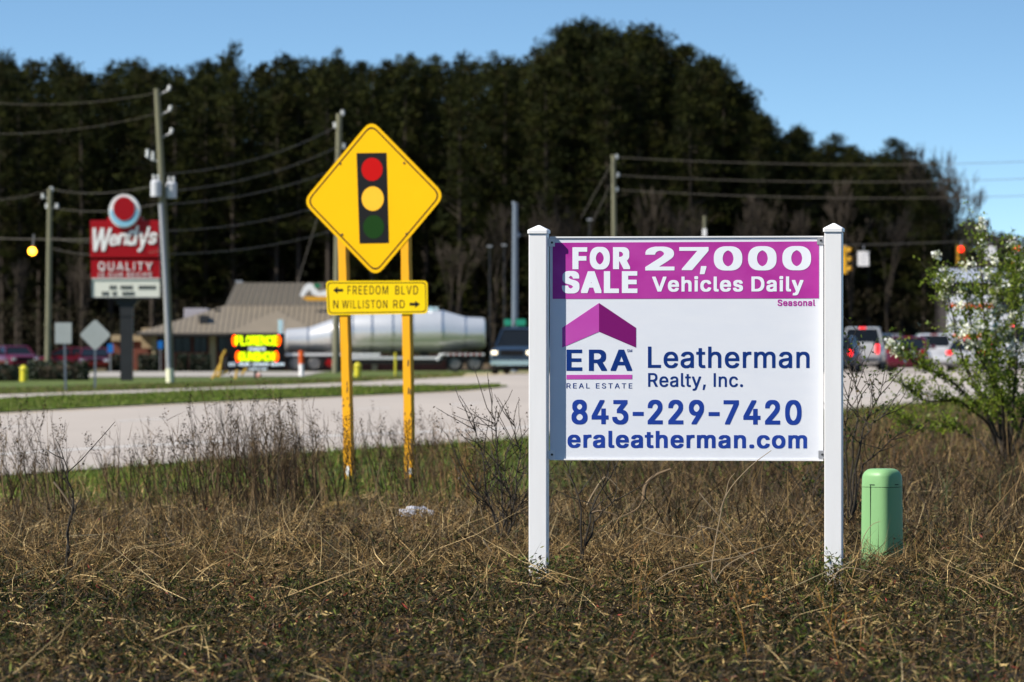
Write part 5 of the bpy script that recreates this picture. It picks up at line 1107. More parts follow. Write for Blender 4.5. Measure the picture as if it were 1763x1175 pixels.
NAVYP = paint('dark_blue_paint', (.012, .022, .045)); SILV = paint('silver_paint', (.50, .50, .50), .15); MAROON = paint('maroon_paint', (.13, .004, .022)); WHP = paint('white_paint', (.62, .63, .66), 0)
GREYB = paint('grey_blue_paint', (.07, .10, .14)); REDP = paint('red_paint', (.12, .002, .004)); SUVP = paint('slate_blue_paint', (.035, .055, .085), .5)
car('suv', 'slate blue suv facing the camera with a glowing headlight, left of the white sign', 'car', at(897, 245), R(180-9), SUVP, 5.0, 2.0, 1.98, 1.2, kind='suv', lit=False, front=True)
car('suv', 'dark blue car with round red tail lamp, half hidden by the right white post', 'car', at(1443, 252), R(-9), NAVYP, 4.4, 1.85, 1.62, 1.02, kind='suv')
car('pickup_truck', 'silver pickup with red brake lights right of the white post', 'pickup truck', at(1486, 268), R(-7), SILV, 5.6, 2.0, 2.03, 1.15, kind='pickup')
car('suv', 'grey blue car in the queue just right of the silver pickup', 'car', at(1524, 292), R(-14), GREYB, 4.7, 1.85, 1.72, 1.08, kind='suv', lit=False)
car('sedan', 'maroon car between the grey blue car and the white car', 'car', at(1566, 258), R(-8), MAROON, 4.7, 1.85, 1.60, 1.05, lit=False)
car('suv', 'white car with pale roof left of the flowering shrub', 'car', at(1613, 276), R(-8), WHP, 4.8, 1.9, 1.72, 1.1, kind='suv', lit=False)
car('sedan', 'silver car mostly hidden behind the flowering shrub', 'car', at(1668, 262), R(-8), SILV, 4.7, 1.85, 1.48, .98)
car('suv', 'white van-like car showing at the right edge through the shrub', 'car', at(1748, 250), R(-8), WHP, 5.0, 2.0, 2.1, 1.3, kind='suv')
car('sedan', 'dark red car facing the camera in the parking lot behind the diamond sign back', 'car', at(163, 335), R(180+4), REDP, 4.6, 1.85, 1.4, .92, lit=False)
car('sedan', 'bright red car parked side-on behind the hedge', 'car', at(112, 342), R(90), REDP, 4.6, 1.85, 1.42, .95, lit=False)
car('suv', 'dark red vehicle parked at the far left behind the hedges', 'car', at(26, 340), R(180+20), MAROON, 4.6, 1.85, 1.5, 1.0, kind='suv', lit=False)
# ---------------------------------------------------------------- tanker truck
TANK = mat('polished_tank', (.80, .77, .73), .30, metal=.6, noise=(.5, .5, (.70, .68, .66)), bump=.04, bscale=1.5)
TANKR = mat('tank_ring', (.55, .55, .56), .3, metal=1); ALU = mat('white_frame', (.66, .65, .63), .4, metal=.2)
d = 298; k = d/F; tx = px(660, 0, d).x
tk = thing('tank_trailer', 'long polished silver tank trailer standing across the road behind the yellow sign', 'tank trailer', at(660, d))
ax = d+1.25
def circ(x, y0, y1, sqx=1.0, n=28):
    a = px(x, y0, d); b_ = px(x, y1, d); r = (a.z-b_.z)/2; cz = (a.z+b_.z)/2
    return [(a.x, ax+r*math.cos(t)*sqx, cz+r*math.sin(t)) for t in (2*math.pi*i/n for i in range(n))]
prof = [(489.5, 573, 598), (490.5, 568.5, 603.5), (492, 567, 605), (527, 564.5, 606), (531, 564, 606), (565, 552, 607), (590, 543, 607.5), (606, 535.5, 608), (760, 534.5, 608), (762, 534.8, 608), (801, 546, 602), (829, 547, 600), (834, 548.5, 598.5), (835.5, 554, 594)]
MB().loft([circ(*p) for p in prof]).build('tank', TANK, tk, world=True, smooth=True)
for x, a, b_ in ((529, 563.2, 607), (606, 534.3, 609), (640, 534, 609), (676, 534, 609), (710, 534, 609), (761, 533.6, 609), (801, 545, 603)):
    MB().loft([circ(x-1.0, a, b_), circ(x+1.0, a, b_)]).build('tank_ring', TANKR, tk, world=True)
for x in (640, 700, 745):
    a = px(x, 532, d); MB().cyl((a.x, ax, a.z-.12), (a.x, ax, a.z+.10), .28, 12).build('manhole', CHROME, tk, world=True, smooth=True)
def tb(xa, ya, xb, yb, y0, y1, name, m, par=tk):
    a, b_ = px(xa, ya, d), px(xb, yb, d); return MB().box(((a.x+b_.x)/2, (y0+y1)/2, (a.z+b_.z)/2), (b_.x-a.x, y1-y0, a.z-b_.z)).build(name, m, par, world=True, bevel=.01)
tb(491, 608.5, 655, 613, d+.1, d+.2, 'side_rail', ALU); tb(598, 614.5, 760, 619, d+.02, d+.12, 'lower_rail', ALU); tb(491, 615, 600, 617.5, d+.2, d+.3, 'chassis_beam', DARK)
tb(755, 609, 834, 612.5, d+.02, d+.14, 'fender_rail', ALU); tb(600, 619.5, 760, 628, d+.5, d+1.6, 'chassis_beam', UNDER); tb(760, 613, 834, 622, d+.5, d+1.8, 'chassis_beam', UNDER)
for q in range(7): tb(764+q*10, 609.2, 768+q*10, 612.3, d+.0, d+.018, 'red_reflector', TAILOFF)
MB().tube([px(753, 621, d), px(757, 613, d), px(766, 609.5, d)], .06, 6).build('fender_bracket', ALU, tk, world=True)
for xa, ya, xb in ((620, 607, 640), (668, 607, 690), (716, 607, 742)):
    a, b_ = px(xa, ya, d), px(xb, 622, d); cx = (a.x+b_.x)/2
    MB().tube([(cx, ax, a.z+.35), (cx, ax, b_.z+.1)], [.55, .12], 14).build('hopper', TANKR, tk, world=True, smooth=True)
rg_ = random.Random(3); mb = MB(); xs_ = [595+i*2.2 for i in range(5)]
for yy in range(568, 605, 5):
    a, b_ = px(570, yy, d-.0), px(578, yy, d); mb.tube([Vector((a.x, d+.25, a.z)), Vector((b_.x, d+.25, b_.z))], .02, 4)
for xx in (570, 578): mb.tube([Vector((px(xx, 564, d).x, d+.25, px(0, 564, d).z)), Vector((px(xx, 608, d).x, d+.25, px(0, 608, d).z))], .025, 4)
mb.build('ladder', DARK, tk, world=True)
def twheel(x, par, yy):
    a = px(x, 0, d).x; r = .47; z = gz(a, d)+.02+r
    t = MB().loft([[(a+rr*math.cos(q), yy+dy, z+rr*math.sin(q)) for q in (2*math.pi*i/24 for i in range(24))] for dy, rr in ((0, r*.82), (0, r*.96), (.06, r), (.24, r), (.28, r*.9))]).build('wheel', RUBBER, par, world=True, smooth=True)
    MB().loft([[(a+rr*math.cos(q), yy-dy, z+rr*math.sin(q)) for q in (2*math.pi*i/20 for i in range(20))] for dy, rr in ((.004, r*.62), (.03, r*.56), (-.04, r*.44), (-.04, r*.2), (.03, r*.15))]).build('rim', RIM, t, world=True, smooth=True)
for x in (783, 817):
    for yy in (d+.15, d+2.0): twheel(x, tk, yy)
tr = thing('tractor_unit', 'dark truck tractor coupled at the left end of the silver tank trailer', 'truck', at(478, d))
for x in (508, 541, 400):
    for yy in (d+.15, d+2.0): twheel(x, tr, yy)
tb(400, 616, 560, 622, d+.6, d+1.8, 'chassis', UNDER, tr); tb(420, 579, 466, 617, d+.1, d+2.3, 'cab', paint('tractor_paint', (.04, .02, .02)), tr); tb(392, 590, 420, 618, d+.3, d+2.1, 'bonnet', MAROON, tr); tb(424, 583, 440, 596, d+.06, d+.099, 'window', GLASS, tr)
MB().tube([px(483.5, 617, d), px(483.5, 551, d)], .14, 10).build('exhaust_stack', CHROME, tr, world=True, smooth=True)
MB().tube([px(562, 622, d), px(572, 628, d)], .2, 8).build('red_canister', TAILOFF, tr, world=True)
# ---------------------------------------------------------------- portable electric message board
LEDY = mat('led_yellow', (.72, 1, .0), .5, emit=1.15); LEDO = mat('led_orange', (1, .13, .0), .5, emit=1.1); LEDW = mat('led_white', (.75, .85, .95), .5, emit=.55)
d = 221; k = d/F; eb = thing('message_board', 'black electronic message board with glowing yellow lettering on yellow legs', 'sign', at(440, d))
tbx = lambda xa, ya, xb, yb, y0, y1, name, m, par=eb: tb(xa, ya, xb, yb, y0, y1, name, m, par)
cabn = tbx(391, 575, 489, 637, d-.02, d+.3, 'cabinet', BLACK)
def capsule(xa, ya, xb, yb, m, y, name, par, rr=None):
    a, b_ = px(xa, ya, d), px(xb, yb, d); r = (a.z-b_.z)/2; cz = (a.z+b_.z)/2; pts = []
    for i in range(13): t = math.pi/2+math.pi*i/12; pts.append((a.x+r*.6+r*.6*math.cos(t), cz+r*math.sin(t)))
    for i in range(13): t = -math.pi/2+math.pi*i/12; pts.append((b_.x-r*.6+r*.6*math.cos(t), cz+r*math.sin(t)))
    return MB().poly(pts, y-.006, y).build(name, m, par, world=True)
for (xa, ya, xb, yb), word in (((399, 577.5, 484, 596), 'FLORENCE'), ((405, 605, 480, 623), 'GUNSHOW')):
    for e0_, e1_ in ((xa, xa+9), (xb-9, xb)): capsule(e0_, ya, e1_, yb, LEDO, d-.021, 'orange_cap', cabn)
    wo = letters(word, 0, 0, 1, 1, 0, LEDY, cabn, style='regular' if False else 'bold', thick=.004) if False else None
    x = xa+6.5; n = len(word); stp = (xb-xa-13)/n
    for i, ch in enumerate(word):
        a, b_ = px(x+i*stp+.2, yb-1.2, d), px(x+(i+1)*stp-.2, ya+1.2, d); base = RM[cabn.name].translation
        letters(ch, a.x-base.x, a.z-base.z, b_.x-base.x, b_.z-base.z, d-.03-base.y, LEDY, cabn, style='led', thick=.004, name='led_letter')
rg_ = random.Random(9)
for xa, xb, y, w_ in ((428, 456, 601, 1), (394, 404, 627.5, 0), (411, 429, 627.5, 0), (435, 463, 627.5, 0), (467, 488, 627.5, 0), (428, 458, 635.5, 0)):
    mb = MB(); x = xa
    while x < xb:
        h = rg_.uniform(3.5, 6)*(.6 if y > 630 else 1); a, b_ = px(x, y-h/2, d), px(x+1.3, y+h/2, d); mb.box(((a.x+b_.x)/2, d-.024, (a.z+b_.z)/2), (b_.x-a.x, .006, a.z-b_.z))
        x += rg_.choice((2.1, 2.6))
    mb.build('blurred_small_print', LEDW, cabn, world=True)
YLEG = mat('yellow_leg_paint', (.45, .27, .03), .6)
for pts in ([(377, 650), (382, 615), (388, 604)], [(364, 655), (379, 628)], [(372, 648), (392, 640)], [(405, 656), (408, 638)], [(416, 646), (424, 634)]):
    MB().tube([px(x, y, d-.4+(i*.2)) for i, (x, y) in enumerate(pts)], .05, 6).build('leg', YLEG, eb, world=True)
MB().tube([px(440, 655, d+.2), px(440, 637, d+.2)], .06, 6).build('leg', DARK, eb, world=True)
# ---------------------------------------------------------------- small roadside things
def small(name, label, cat, x, d, parts, group=None):
    o = thing(name, label, cat, at(x, d), group=group)
    for nm, m, pts, r in parts: MB().tube([(px(a, 0, d).x-px(x, 0, d).x, 0, z) for a, z in pts], r, 10).build(nm, m, o, smooth=True)
    return o
HYD = mat('hydrant_yellow', (.55, .48, .03), .5); ORG = mat('orange_plastic', (.60, .09, .01), .5); BLUES = mat('blue_sign', (.01, .14, .45), .5)
for x, d, lb in ((41, 206, 'yellow fire hydrant between the two hedges at far left'), (616, 226, 'yellow fire hydrant beside the left yellow signpost')):
    small('fire_hydrant', lb, 'hydrant', x, d, [('barrel', HYD, [(x, 0), (x, .45)], [.15, .13]), ('bonnet', HYD, [(x, .45), (x, .5), (x, .6)], [.17, .15, .04]), ('nozzle', HYD, [(x-7, .33), (x+7, .33)], .05)])
small('marker_post', 'orange and white marker post in front of the tractor wheels', 'post', 519, 232, [('lower_sleeve', SWH, [(519, -.1), (519, .5)], .1), ('upper_sleeve', ORG, [(519, .5), (519, 1.05)], .11)])
small('pipeline_marker', 'thin yellow marker post in front of the tank trailer', 'post', 681, 238, [('shaft', HYD, [(681, -.1), (681, .95)], .05)])
o = thing('ball_marker', 'small pink and white ball-shaped marker below the message board', 'marker', at(446, 212)); MB().sphere((0, 0, .17), .1, 10, 6).build('ball', mat('pale_pink', (.6, .3, .25), .5), o, smooth=True)
for x, y, d, lb in ((190, 600, 300, 'blue parking sign left of the dark sign column'), (276, 594, 340, 'blue parking sign just left of the leaning pole')):
    o = thing('parking_sign', lb, 'sign', at(x, d)); p = px(x, y, d); c0_ = RM[o.name].translation
    MB().box((0, -.04, p.z-c0_.z), (.30, .02, .46)).build('board', BLUES, o); MB().tube([(0, 0, -.2), (0, 0, p.z-c0_.z+.2)], .03, 6).build('post', STEEL, o)
# white box truck and grey roofed building glimpsed behind the shrub
d = 300; bt = thing('box_truck', 'white box truck with orange stripes glimpsed through the flowering shrub', 'truck', at(1672, d), R(-6))
MB().box((0, 3, 2.3), (2.5, 6.5, 2.9)).build('cargo_box', WHP, bt, bevel=.04); MB().box((0, -.4, .75), (2.3, 1, .2)).build('rear_bumper', CHROME, bt)
for z in (1.6, 3.2): MB().box((0, -.262, z), (2.3, .02, .22)).build('stripe', ORG, bt)
for sgn in (-1, 1):
    MB().box((sgn*1.05, -.3, 1.0), (.2, .1, .25)).build('tail_lamp', TAILOFF, bt)
    for y in (1.2, 6.5): wheel(sgn*1.0, y, .48, .3, bt, sgn)
d = 330; vt = thing('box_truck', 'pale truck with orange lamps at the right edge behind the shrub', 'truck', at(1752, d), R(-6))
MB().box((0, 3, 1.9), (2.4, 6, 1.9)).build('cargo_box', WHP, vt, bevel=.04); MB().box((0, -.2, .9), (2.4, .6, .35)).build('rear_bumper', ORG, vt)
for z in (-1, 1): MB().box((z*.9, -.05, 1.7), (.35, .08, .35)).build('lamp', mat('orange_lamp_lit', (1, .16, .03), .4, emit=1.2), vt)
for sgn in (-1, 1):
    for y in (1.2, 5.5): wheel(sgn*1.0, y, .48, .3, vt, sgn)
d = 420; wh = thing('warehouse', 'pale grey metal roofed building beyond the traffic lights', 'building', at(1690, d))
a, b_ = px(1634, 486, d), px(1750, 462, d); hx_ = (b_.x-a.x)/2; zt_ = a.z-gz(20, d)
MB().box((0, 6, zt_/2), (hx_*2, 12, zt_)).build('wall', mat('dark_metal_wall', (.045, .04, .04), .7), wh)
MB().loft([[(-hx_-.4, -.6, zt_+.003), (hx_+.4, -.6, zt_+.003), (hx_+.4, 12.6, zt_+.003), (-hx_-.4, 12.6, zt_+.003)], [(-hx_*.85, 5, b_.z-gz(20, d)), (hx_*.85, 5, b_.z-gz(20, d)), (hx_*.85, 7, b_.z-gz(20, d)), (-hx_*.85, 7, b_.z-gz(20, d))]]).build('roof', mat('pale_blue_grey_roof', (.34, .36, .42), .5), wh)
for i in range(6): MB().box((-hx_*.8+hx_*.32*i, -.03, zt_*.45), (.9, .05, zt_*.5)).build('window', GLASS, wh)
# ---------------------------------------------------------------- trees
PINEM = attr_mat('pine_foliage', .7, .05, .1)
BARK = mat('pine_bark', (.055, .042, .032), .95, noise=(4, .6, (.035, .028, .022), (1, 1, .2)))
BAREM = mat('bare_grey_bark', (.055, .042, .030), .95, noise=(4, .6, (.038, .030, .022)))
OLIVE = np.array([(.016, .020, .006), (.023, .027, .007), (.010, .013, .004), (.021, .019, .006), (.034, .037, .008)])
def puffs(cen, rad, n_each, ls, cols, rg, w=.30, up=.5):
    """needle tufts: n_each narrow quads pointing outwards round every centre"""
    cen = np.repeat(cen, n_each, 0); rad = np.repeat(rad, n_each)
    u = rg.normal(size=cen.shape); u[:, 2] = u[:, 2]*.6+up; u /= np.linalg.norm(u, axis=1)[:, None]
    p = cen+u*(rg.random(len(cen))**.6*rad)[:, None]
    tone = np.repeat(rg.integers(0, len(cols), len(cen)//n_each), n_each); c = cols[tone]
    return leaf_quads(p, ls*rg.uniform(.7, 1.3, len(p)), c, rg, w, a=u)
def pine_crown(seed, H=24.0, Rm=2.6, low=.30, dens=1.0, broad=False):
    rg = np.random.default_rng(seed); C_ = []; Rr = []; br = MB(); z = H*low; lean = rg.normal(0, .2, 2)
    nb = int((95 if not broad else 150)*dens)
    for i in range(nb):
        t = (i+rg.random())/nb; z = H*(low+(1-low)*t**.92)
        prof = (1-t)**(.58 if not broad else .5)*(.55+.45*min(1, t*4+.3)); r = Rm*prof*rg.uniform(.55, 1.2)+.25
        a = i*2.399+rg.normal(0, .5); d_ = np.array([math.cos(a), math.sin(a)]); rise = rg.uniform(-.1, .5)*r
        for s_ in (1.0, .68, .4)[:3 if r > 1.2 else 2 if r > .6 else 1]:
            q = d_*r*s_+rg.normal(0, .34, 2); C_.append((q[0]+lean[0]*t, q[1]+lean[1]*t, z+rise*s_+rg.normal(0, .15))); Rr.append(rg.uniform(.42, .8)*(1 if not broad else 1.25))
        if r > 1.3 and i % 3 == 0: br.tube([(lean[0]*t, lean[1]*t, z-.2), (d_[0]*r*.9+lean[0]*t, d_[1]*r*.9+lean[1]*t, z+rise*.9)], [.07, .02], 3)
    C_.append((lean[0], lean[1], H-.1)); Rr.append(.5); C_.append((lean[0], lean[1], H-.7)); Rr.append(.6)
    pc_ = puffs(np.array(C_), np.array(Rr), 24, .40, OLIVE, rg)
    tr_ = MB().tube([(0, 0, -.5), (lean[0]*.3, lean[1]*.3, H*.4), (lean[0]*.8, lean[1]*.8, H*.8), (lean[0], lean[1], H-.3)], [.27, .20, .09, .02], 7)
    return pc_, tr_, br
PROTO = []
for i in range(9):
    big = i >= 6
    pc_, tr_, br = pine_crown(40+i, 24.0, 3.9 if big else 2.5+.15*(i % 3), .22 if big else (.34, .22, .28, .40, .30, .18)[i], 1.0, big)
    root = thing('pine_tree', 'x', 'tree', (0, 400, 0))
    tk_ = tr_.build('trunk', BARK, root, smooth=True); br.build('limbs', BARK, tk_)['kind'] = 'stuff'
    cr = np_mesh('crown', *pc_, PINEM, root); PROTO.append((root, tk_, cr))
used = [False]*9
PINE_G = 'pines of the wood beyond the road'
def pine(v, x, y, H, label, sxy=1.0, name=None):
    root = PROTO[v][0]
    if used[v]: root = copy_tree(PROTO[v][0])
    used[v] = True
    root.location = (x, y, gz(x, y)); root.rotation_euler = (0, 0, rt.uniform(0, 6.28)); s_ = (H+.0)/24
    root.scale = (sxy*max(.75, s_), sxy*max(.75, s_), s_); root['label'] = label; root['group'] = PINE_G
    return root
prof_x = [-300, 0, 50, 100, 160, 230, 280, 330, 370, 400, 430, 480, 530, 575, 620, 660, 740, 830, 880, 930, 950, 1000, 1050, 1110, 1160, 1220, 1260, 1310, 1340, 1370, 1400, 1450, 1480, 1530, 1560, 1600, 1625, 1645]
prof_y = [115, 104, 120, 112, 128, 112, 120, 128, 112, 96, 124, 108, 114, 108, 118, 108, 102, 104, 110, 100, 68, 56, 66, 66, 100, 112, 150, 212, 246, 240, 260, 255, 272, 262, 276, 300, 330, 360]
rt = random.Random(21)
def topz(x_px, y, jit): d_ = y; return EYE-(np.interp(x_px, prof_x, prof_y)+jit-HY)*d_/F
LB = {0: 'front row pine', 1: 'pine of the second row', 2: 'pine deep in the wood', 3: 'pine at the back of the wood'}
# named skyline trees, each with its own label
for x_, y_, d_, v, lb, sx_ in ((402, 80, 446, 1, 'tall pine poking above the others, right of the leaning pole', .62), (577, 94, 448, 3, 'slim pine topping the skyline just left of the diamond sign', .55),
        (1000, 50, 440, 6, 'broad round-topped pine, the tallest, at the left of the high crown group', .95), (1105, 62, 442, 7, 'broad high pine just right of the tallest one', 1.1), (1060, 72, 450, 8, 'wide pine filling the gap between the two tallest', 1.0),
        (1175, 97, 440, 8, 'broad pine on the slope of the skyline right of the tallest group', 1.0), (1225, 118, 438, 6, 'broad pine where the skyline starts to drop', .95), (1268, 160, 438, 7, 'broad pine halfway down the falling skyline', .9),
        (1308, 214, 438, 8, 'low broad pine at the foot of the falling skyline', .85), (1375, 234, 442, 6, 'round-topped pine right of the dip in the skyline', .7), (1440, 248, 442, 7, 'round pine above the upper parallel wire', .7), (1540, 254, 442, 8, 'round pine near the right end of the wood', .75), (1605, 290, 440, 6, 'pine second from the right end of the wood', .6), (1634, 322, 440, 7, 'last pine leaning over the open road at the right tip of the wood', .6),
        (5, 96, 446, 0, 'pine at the left edge of the picture rising above its neighbours', .9), (100, 102, 446, 2, 'pine rising slightly above the skyline at upper left', .8), (232, 106, 446, 5, 'pine rising above the skyline left of the leaning pole', .8), (485, 100, 446, 4, 'pine rising between the leaning pole and the diamond sign', .8)):
    H_ = EYE-(y_-HY)*d_/F-gz(0, 445); x = (x_-HX)*d_/F
    pine(v, x, d_, H_, lb, sx_)
FRONT = ['outside the left edge of the picture', 'at the left edge above the amber lamp', 'above the hedge at far left', 'behind the thin left pole', 'above the rectangular sign back', 'above the left end of the red cabinet', 'directly above the round badge',
    'just left of the leaning pole', 'behind the twin transformers', 'just right of the leaning pole', 'above the left end of the restaurant roof', 'above the restaurant chimney vent', 'above the message board', 'above the restaurant roof emblem', 'left of the pole behind the diamond sign',
    'behind the left corner of the diamond sign', 'behind the top of the diamond sign', 'behind the right slope of the diamond sign', 'behind the right corner of the diamond sign', 'above the rear of the tank trailer', 'left of the steel strain pole', 'behind the steel strain pole',
    'above the cap of the left white post', 'above the word FOR', 'just left of the middle wooden pole', 'just right of the middle wooden pole', 'above the digit seven', 'above the first zero', 'above the middle zero', 'above the last zero', 'left of the right white post', 'above the cap of the right white post',
    'above the side-on traffic light', 'above the white hanging sign', 'above the queue of cars', 'above the maroon car', 'above the white car', 'left of the first red light', 'last before the wood ends', 'at the very tip of the wood']
for row, (yy, step) in enumerate(((436, 50), (447, 44), (459, 42), (473, 42), (486, 42))):
    x_ = -110+row*13; fi = 0
    while x_ < 1640:
        xx = x_+rt.uniform(-14, 14); y = yy+rt.uniform(-4, 4); big = 900 < xx < 1330; low_ = xx >= 1330
        jit = rt.uniform(6, 42) if row < 2 else rt.uniform(-6, 22)
        if xx > 1590: jit += 22
        v = rt.choice((6, 7, 8)) if (big and rt.random() < .5) or (low_ and rt.random() < .75) else rt.randrange(6)
        H_ = topz(xx, y, jit)-gz(0, 445)
        if xx < 1622 and (row or fi < len(FRONT)):
            pine(v, (xx-HX)*y/F, y, H_, ('front row pine '+FRONT[fi]) if row == 0 else {1: 'dark pine in the second row of the wood', 2: 'dark pine in the third row of the wood', 3: 'dark pine in the fourth row of the wood', 4: 'dark pine in the hindmost row of the wood'}[row], rt.uniform(.8, 1.1) if not big else .85)
            fi += 1
        x_ += step*rt.uniform(.8, 1.2)
# understorey that closes the wood below the crowns
rg = np.random.default_rng(77)
def thick(n, xa, xb, ya, yb, za, zb, ls, cols, w=.5, name='undergrowth', label=None, prof=False):
    x = rg.uniform(xa, xb, n); y = rg.uniform(ya, yb, n); hmax = zb*(.84+.16*np.sin(x*.7+1)*np.sin(x*.23+2)); z = rg.random(n)**.8*np.maximum(hmax, za)
    P_ = np.stack([x, y, z+ground_z(x, y)], 1)
    o = np_mesh(name, *leaf_quads(P_, ls, np.array(cols), rg, w), PINEM); o['kind'] = 'stuff'
    if label: o['label'] = label
    return o
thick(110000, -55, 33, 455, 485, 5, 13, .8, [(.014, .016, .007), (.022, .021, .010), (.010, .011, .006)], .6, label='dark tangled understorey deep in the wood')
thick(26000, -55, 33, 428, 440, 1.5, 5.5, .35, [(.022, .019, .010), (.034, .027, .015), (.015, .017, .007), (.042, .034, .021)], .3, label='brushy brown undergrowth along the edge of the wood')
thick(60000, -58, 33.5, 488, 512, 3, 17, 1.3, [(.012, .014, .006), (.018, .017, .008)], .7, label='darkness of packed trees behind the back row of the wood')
# low far woods on the right
x = rg.uniform(55, 130, 26000); y = rg.uniform(880, 920, 26000); hp = 16.8+1.8*np.sin(x*.45)+1.2*np.sin(x*1.3+1)+np.sin(x*2.9)*.6
z = rg.random(26000)**.6*hp
o = np_mesh('far_woods', *leaf_quads(np.stack([x, y, z], 1), 1.3, np.array([(.05, .05, .032), (.07, .06, .045), (.038, .04, .028)]), rg, .6), PINEM); o['kind'] = 'stuff'; o['label'] = 'low distant tree line under the sky at far right'
# bare winter trees in front of the pines
def bare(seed, H, spread=.5, thick_=.16, depth=6, twig=.018):
    r_ = random.Random(seed); mb = MB()
    def grow(p, dv, ln, rad, k):
        q = p+dv*ln*.5+Vector((r_.gauss(0, .05), r_.gauss(0, .05), 0))*ln; e = q+(dv+Vector((r_.gauss(0, .12), r_.gauss(0, .12), .05)))*ln*.5
        mb.tube([p, q, e], [rad, rad*.85, rad*.65], 5 if k > 3 else 3, cap=False)
        if k == 0: return
        for j in range(2 if r_.random() < .45 else 3):
            a = r_.uniform(0, 6.28); tl = r_.uniform(.25, .75)*spread*1.6
            n_ = (dv+Vector((math.cos(a), math.sin(a), .15))*tl).normalized()
            grow(q.lerp(e, r_.uniform(.2, 1)), n_, ln*r_.uniform(.62, .82), max(rad*.58, twig), k-1)
    grow(Vector((0, 0, -.3)), Vector((0, 0, 1)), H*.33, thick_, depth)
    return mb
BP = []
for i in range(4):
    root = thing('bare_tree', 'x', 'tree', (0, 420, 0)); m_ = bare(90+i, 10, .45, .15, 6, .022); m_.build('branches', BAREM, root); BP.append(root)
bu = [False]*4
def bare_tree(v, x_, ytop, d_, lb):
    root = BP[v] if not bu[v] else copy_tree(BP[v]); bu[v] = True; x = (x_-HX)*d_/F; g = gz(x, d_); H_ = EYE-(ytop-HY)*d_/F-g
    root.location = (x, d_, g); s_ = H_/10.2; root.scale = (s_*.62, s_*.62, s_); root.rotation_euler = (0, 0, rt.uniform(0, 6)); root['label'] = lb; root['group'] = 'bare winter trees along the wood edge'
for v, x_, yt, d_, lb in ((0, 1590, 222, 436, 'pale bare tree rising above the right end of the wood'), (1, 1632, 246, 436, 'pale bare tree at the very right tip of the wood'), (2, 1330, 290, 426, 'grey bare tree under the middle of the falling skyline'),
        (3, 1405, 300, 426, 'grey bare tree behind the right white post'), (0, 1465, 285, 427, 'grey bare tree just right of the right white post'), (1, 1280, 330, 425, 'low bare tree below the falling skyline'), (2, 1530, 320, 427, 'bare tree near the right end of the wood'),
        (3, 930, 300, 420, 'bare tree just right of the steel strain pole'), (0, 850, 330, 420, 'bare tree just left of the steel strain pole'), (1, 990, 320, 424, 'bare tree behind the left end of the white sign'), (2, 790, 370, 421, 'low bare tree above the rear of the tank trailer'),
        (3, 30, 400, 425, 'bare tree at the far left behind the amber lamp'), (1, 140, 430, 425, 'bare tree behind the left hedge'), (0, 1110, 300, 426, 'bare tree behind the middle of the white sign'), (2, 1200, 310, 426, 'bare tree behind the white marker box')):
    bare_tree(v, x_, yt, d_, lb)
# ---------------------------------------------------------------- flowering shrub and small shrubs
SHL = attr_mat('spring_leaves', .45, .2, .5); SHB = mat('dark_shrub_bark', (.035, .028, .02), .8); BLOS = attr_mat('blossom', .6, .2, .15)
def wshrub(seed, stems, parts_leaf, cols, leaf_n, ls, twigs, start_leaf=.3):
    """stems: list of polylines; twigs sprout from them, leaves in small whorls along the twigs"""
    r_ = random.Random(seed); wood = MB(); P_ = []
    for pts, rad in stems:
        pts = [Vector(p) for p in pts]; n = len(pts); fine = []
        for i in range(n-1):
            for j in range(4): fine.append(pts[i].lerp(pts[i+1], j/4)+Vector((r_.gauss(0, .008), r_.gauss(0, .008), 0)))
        fine.append(pts[-1]); wood.tube(fine, [rad*(1-.82*i/len(fine)) for i in range(len(fine))], 6)
        L_ = sum((fine[i+1]-fine[i]).length for i in range(len(fine)-1))
        for q in range(int(twigs*L_)):
            t = start_leaf+(1-start_leaf)*r_.random(); k_ = min(int(t*(len(fine)-1)), len(fine)-2); p = fine[k_].lerp(fine[k_+1], r_.random()); dv = (fine[k_+1]-fine[k_]).normalized()
            side = Vector((r_.gauss(0, 1), r_.gauss(0, 1), r_.gauss(.3, .5))).normalized(); dd = (dv*.7+side*.8).normalized(); ln = r_.uniform(.10, .42)
            a = p; tw = [p]
            for s_ in range(4): a = a+dd*ln/4; dd = (dd+Vector((r_.gauss(0, .14), r_.gauss(0, .14), .08))).normalized(); tw.append(a)
            wood.tube(tw, [.004, .0035, .003, .0025, .002], 3, cap=False)
            for s_ in range(1, 5):
                if r_.random() < .85: P_.append(tw[s_])
    C_ = np.repeat(np.array([tuple(p) for p in P_]), leaf_n, 0); rg2 = np.random.default_rng(seed)
    C_ = C_+rg2.normal(0, .020, C_.shape); lv = leaf_quads(C_, ls*rg2.uniform(.6, 1.25, len(C_)), np.array(cols), rg2, .55)
    return wood, lv, P_
d = 59.5; o = thing('flowering_shrub', 'large bush with fresh green leaves and white blossom at the right edge', 'shrub', at(1735, d))
def sp_(pts, r=.018): 
    c0_ = RM[o.name].translation; return ([(px(x, y, d).x-c0_.x, dz, px(x, y, d).z-c0_.z if i else -.05) for i, (x, y, dz) in enumerate(pts)], r)
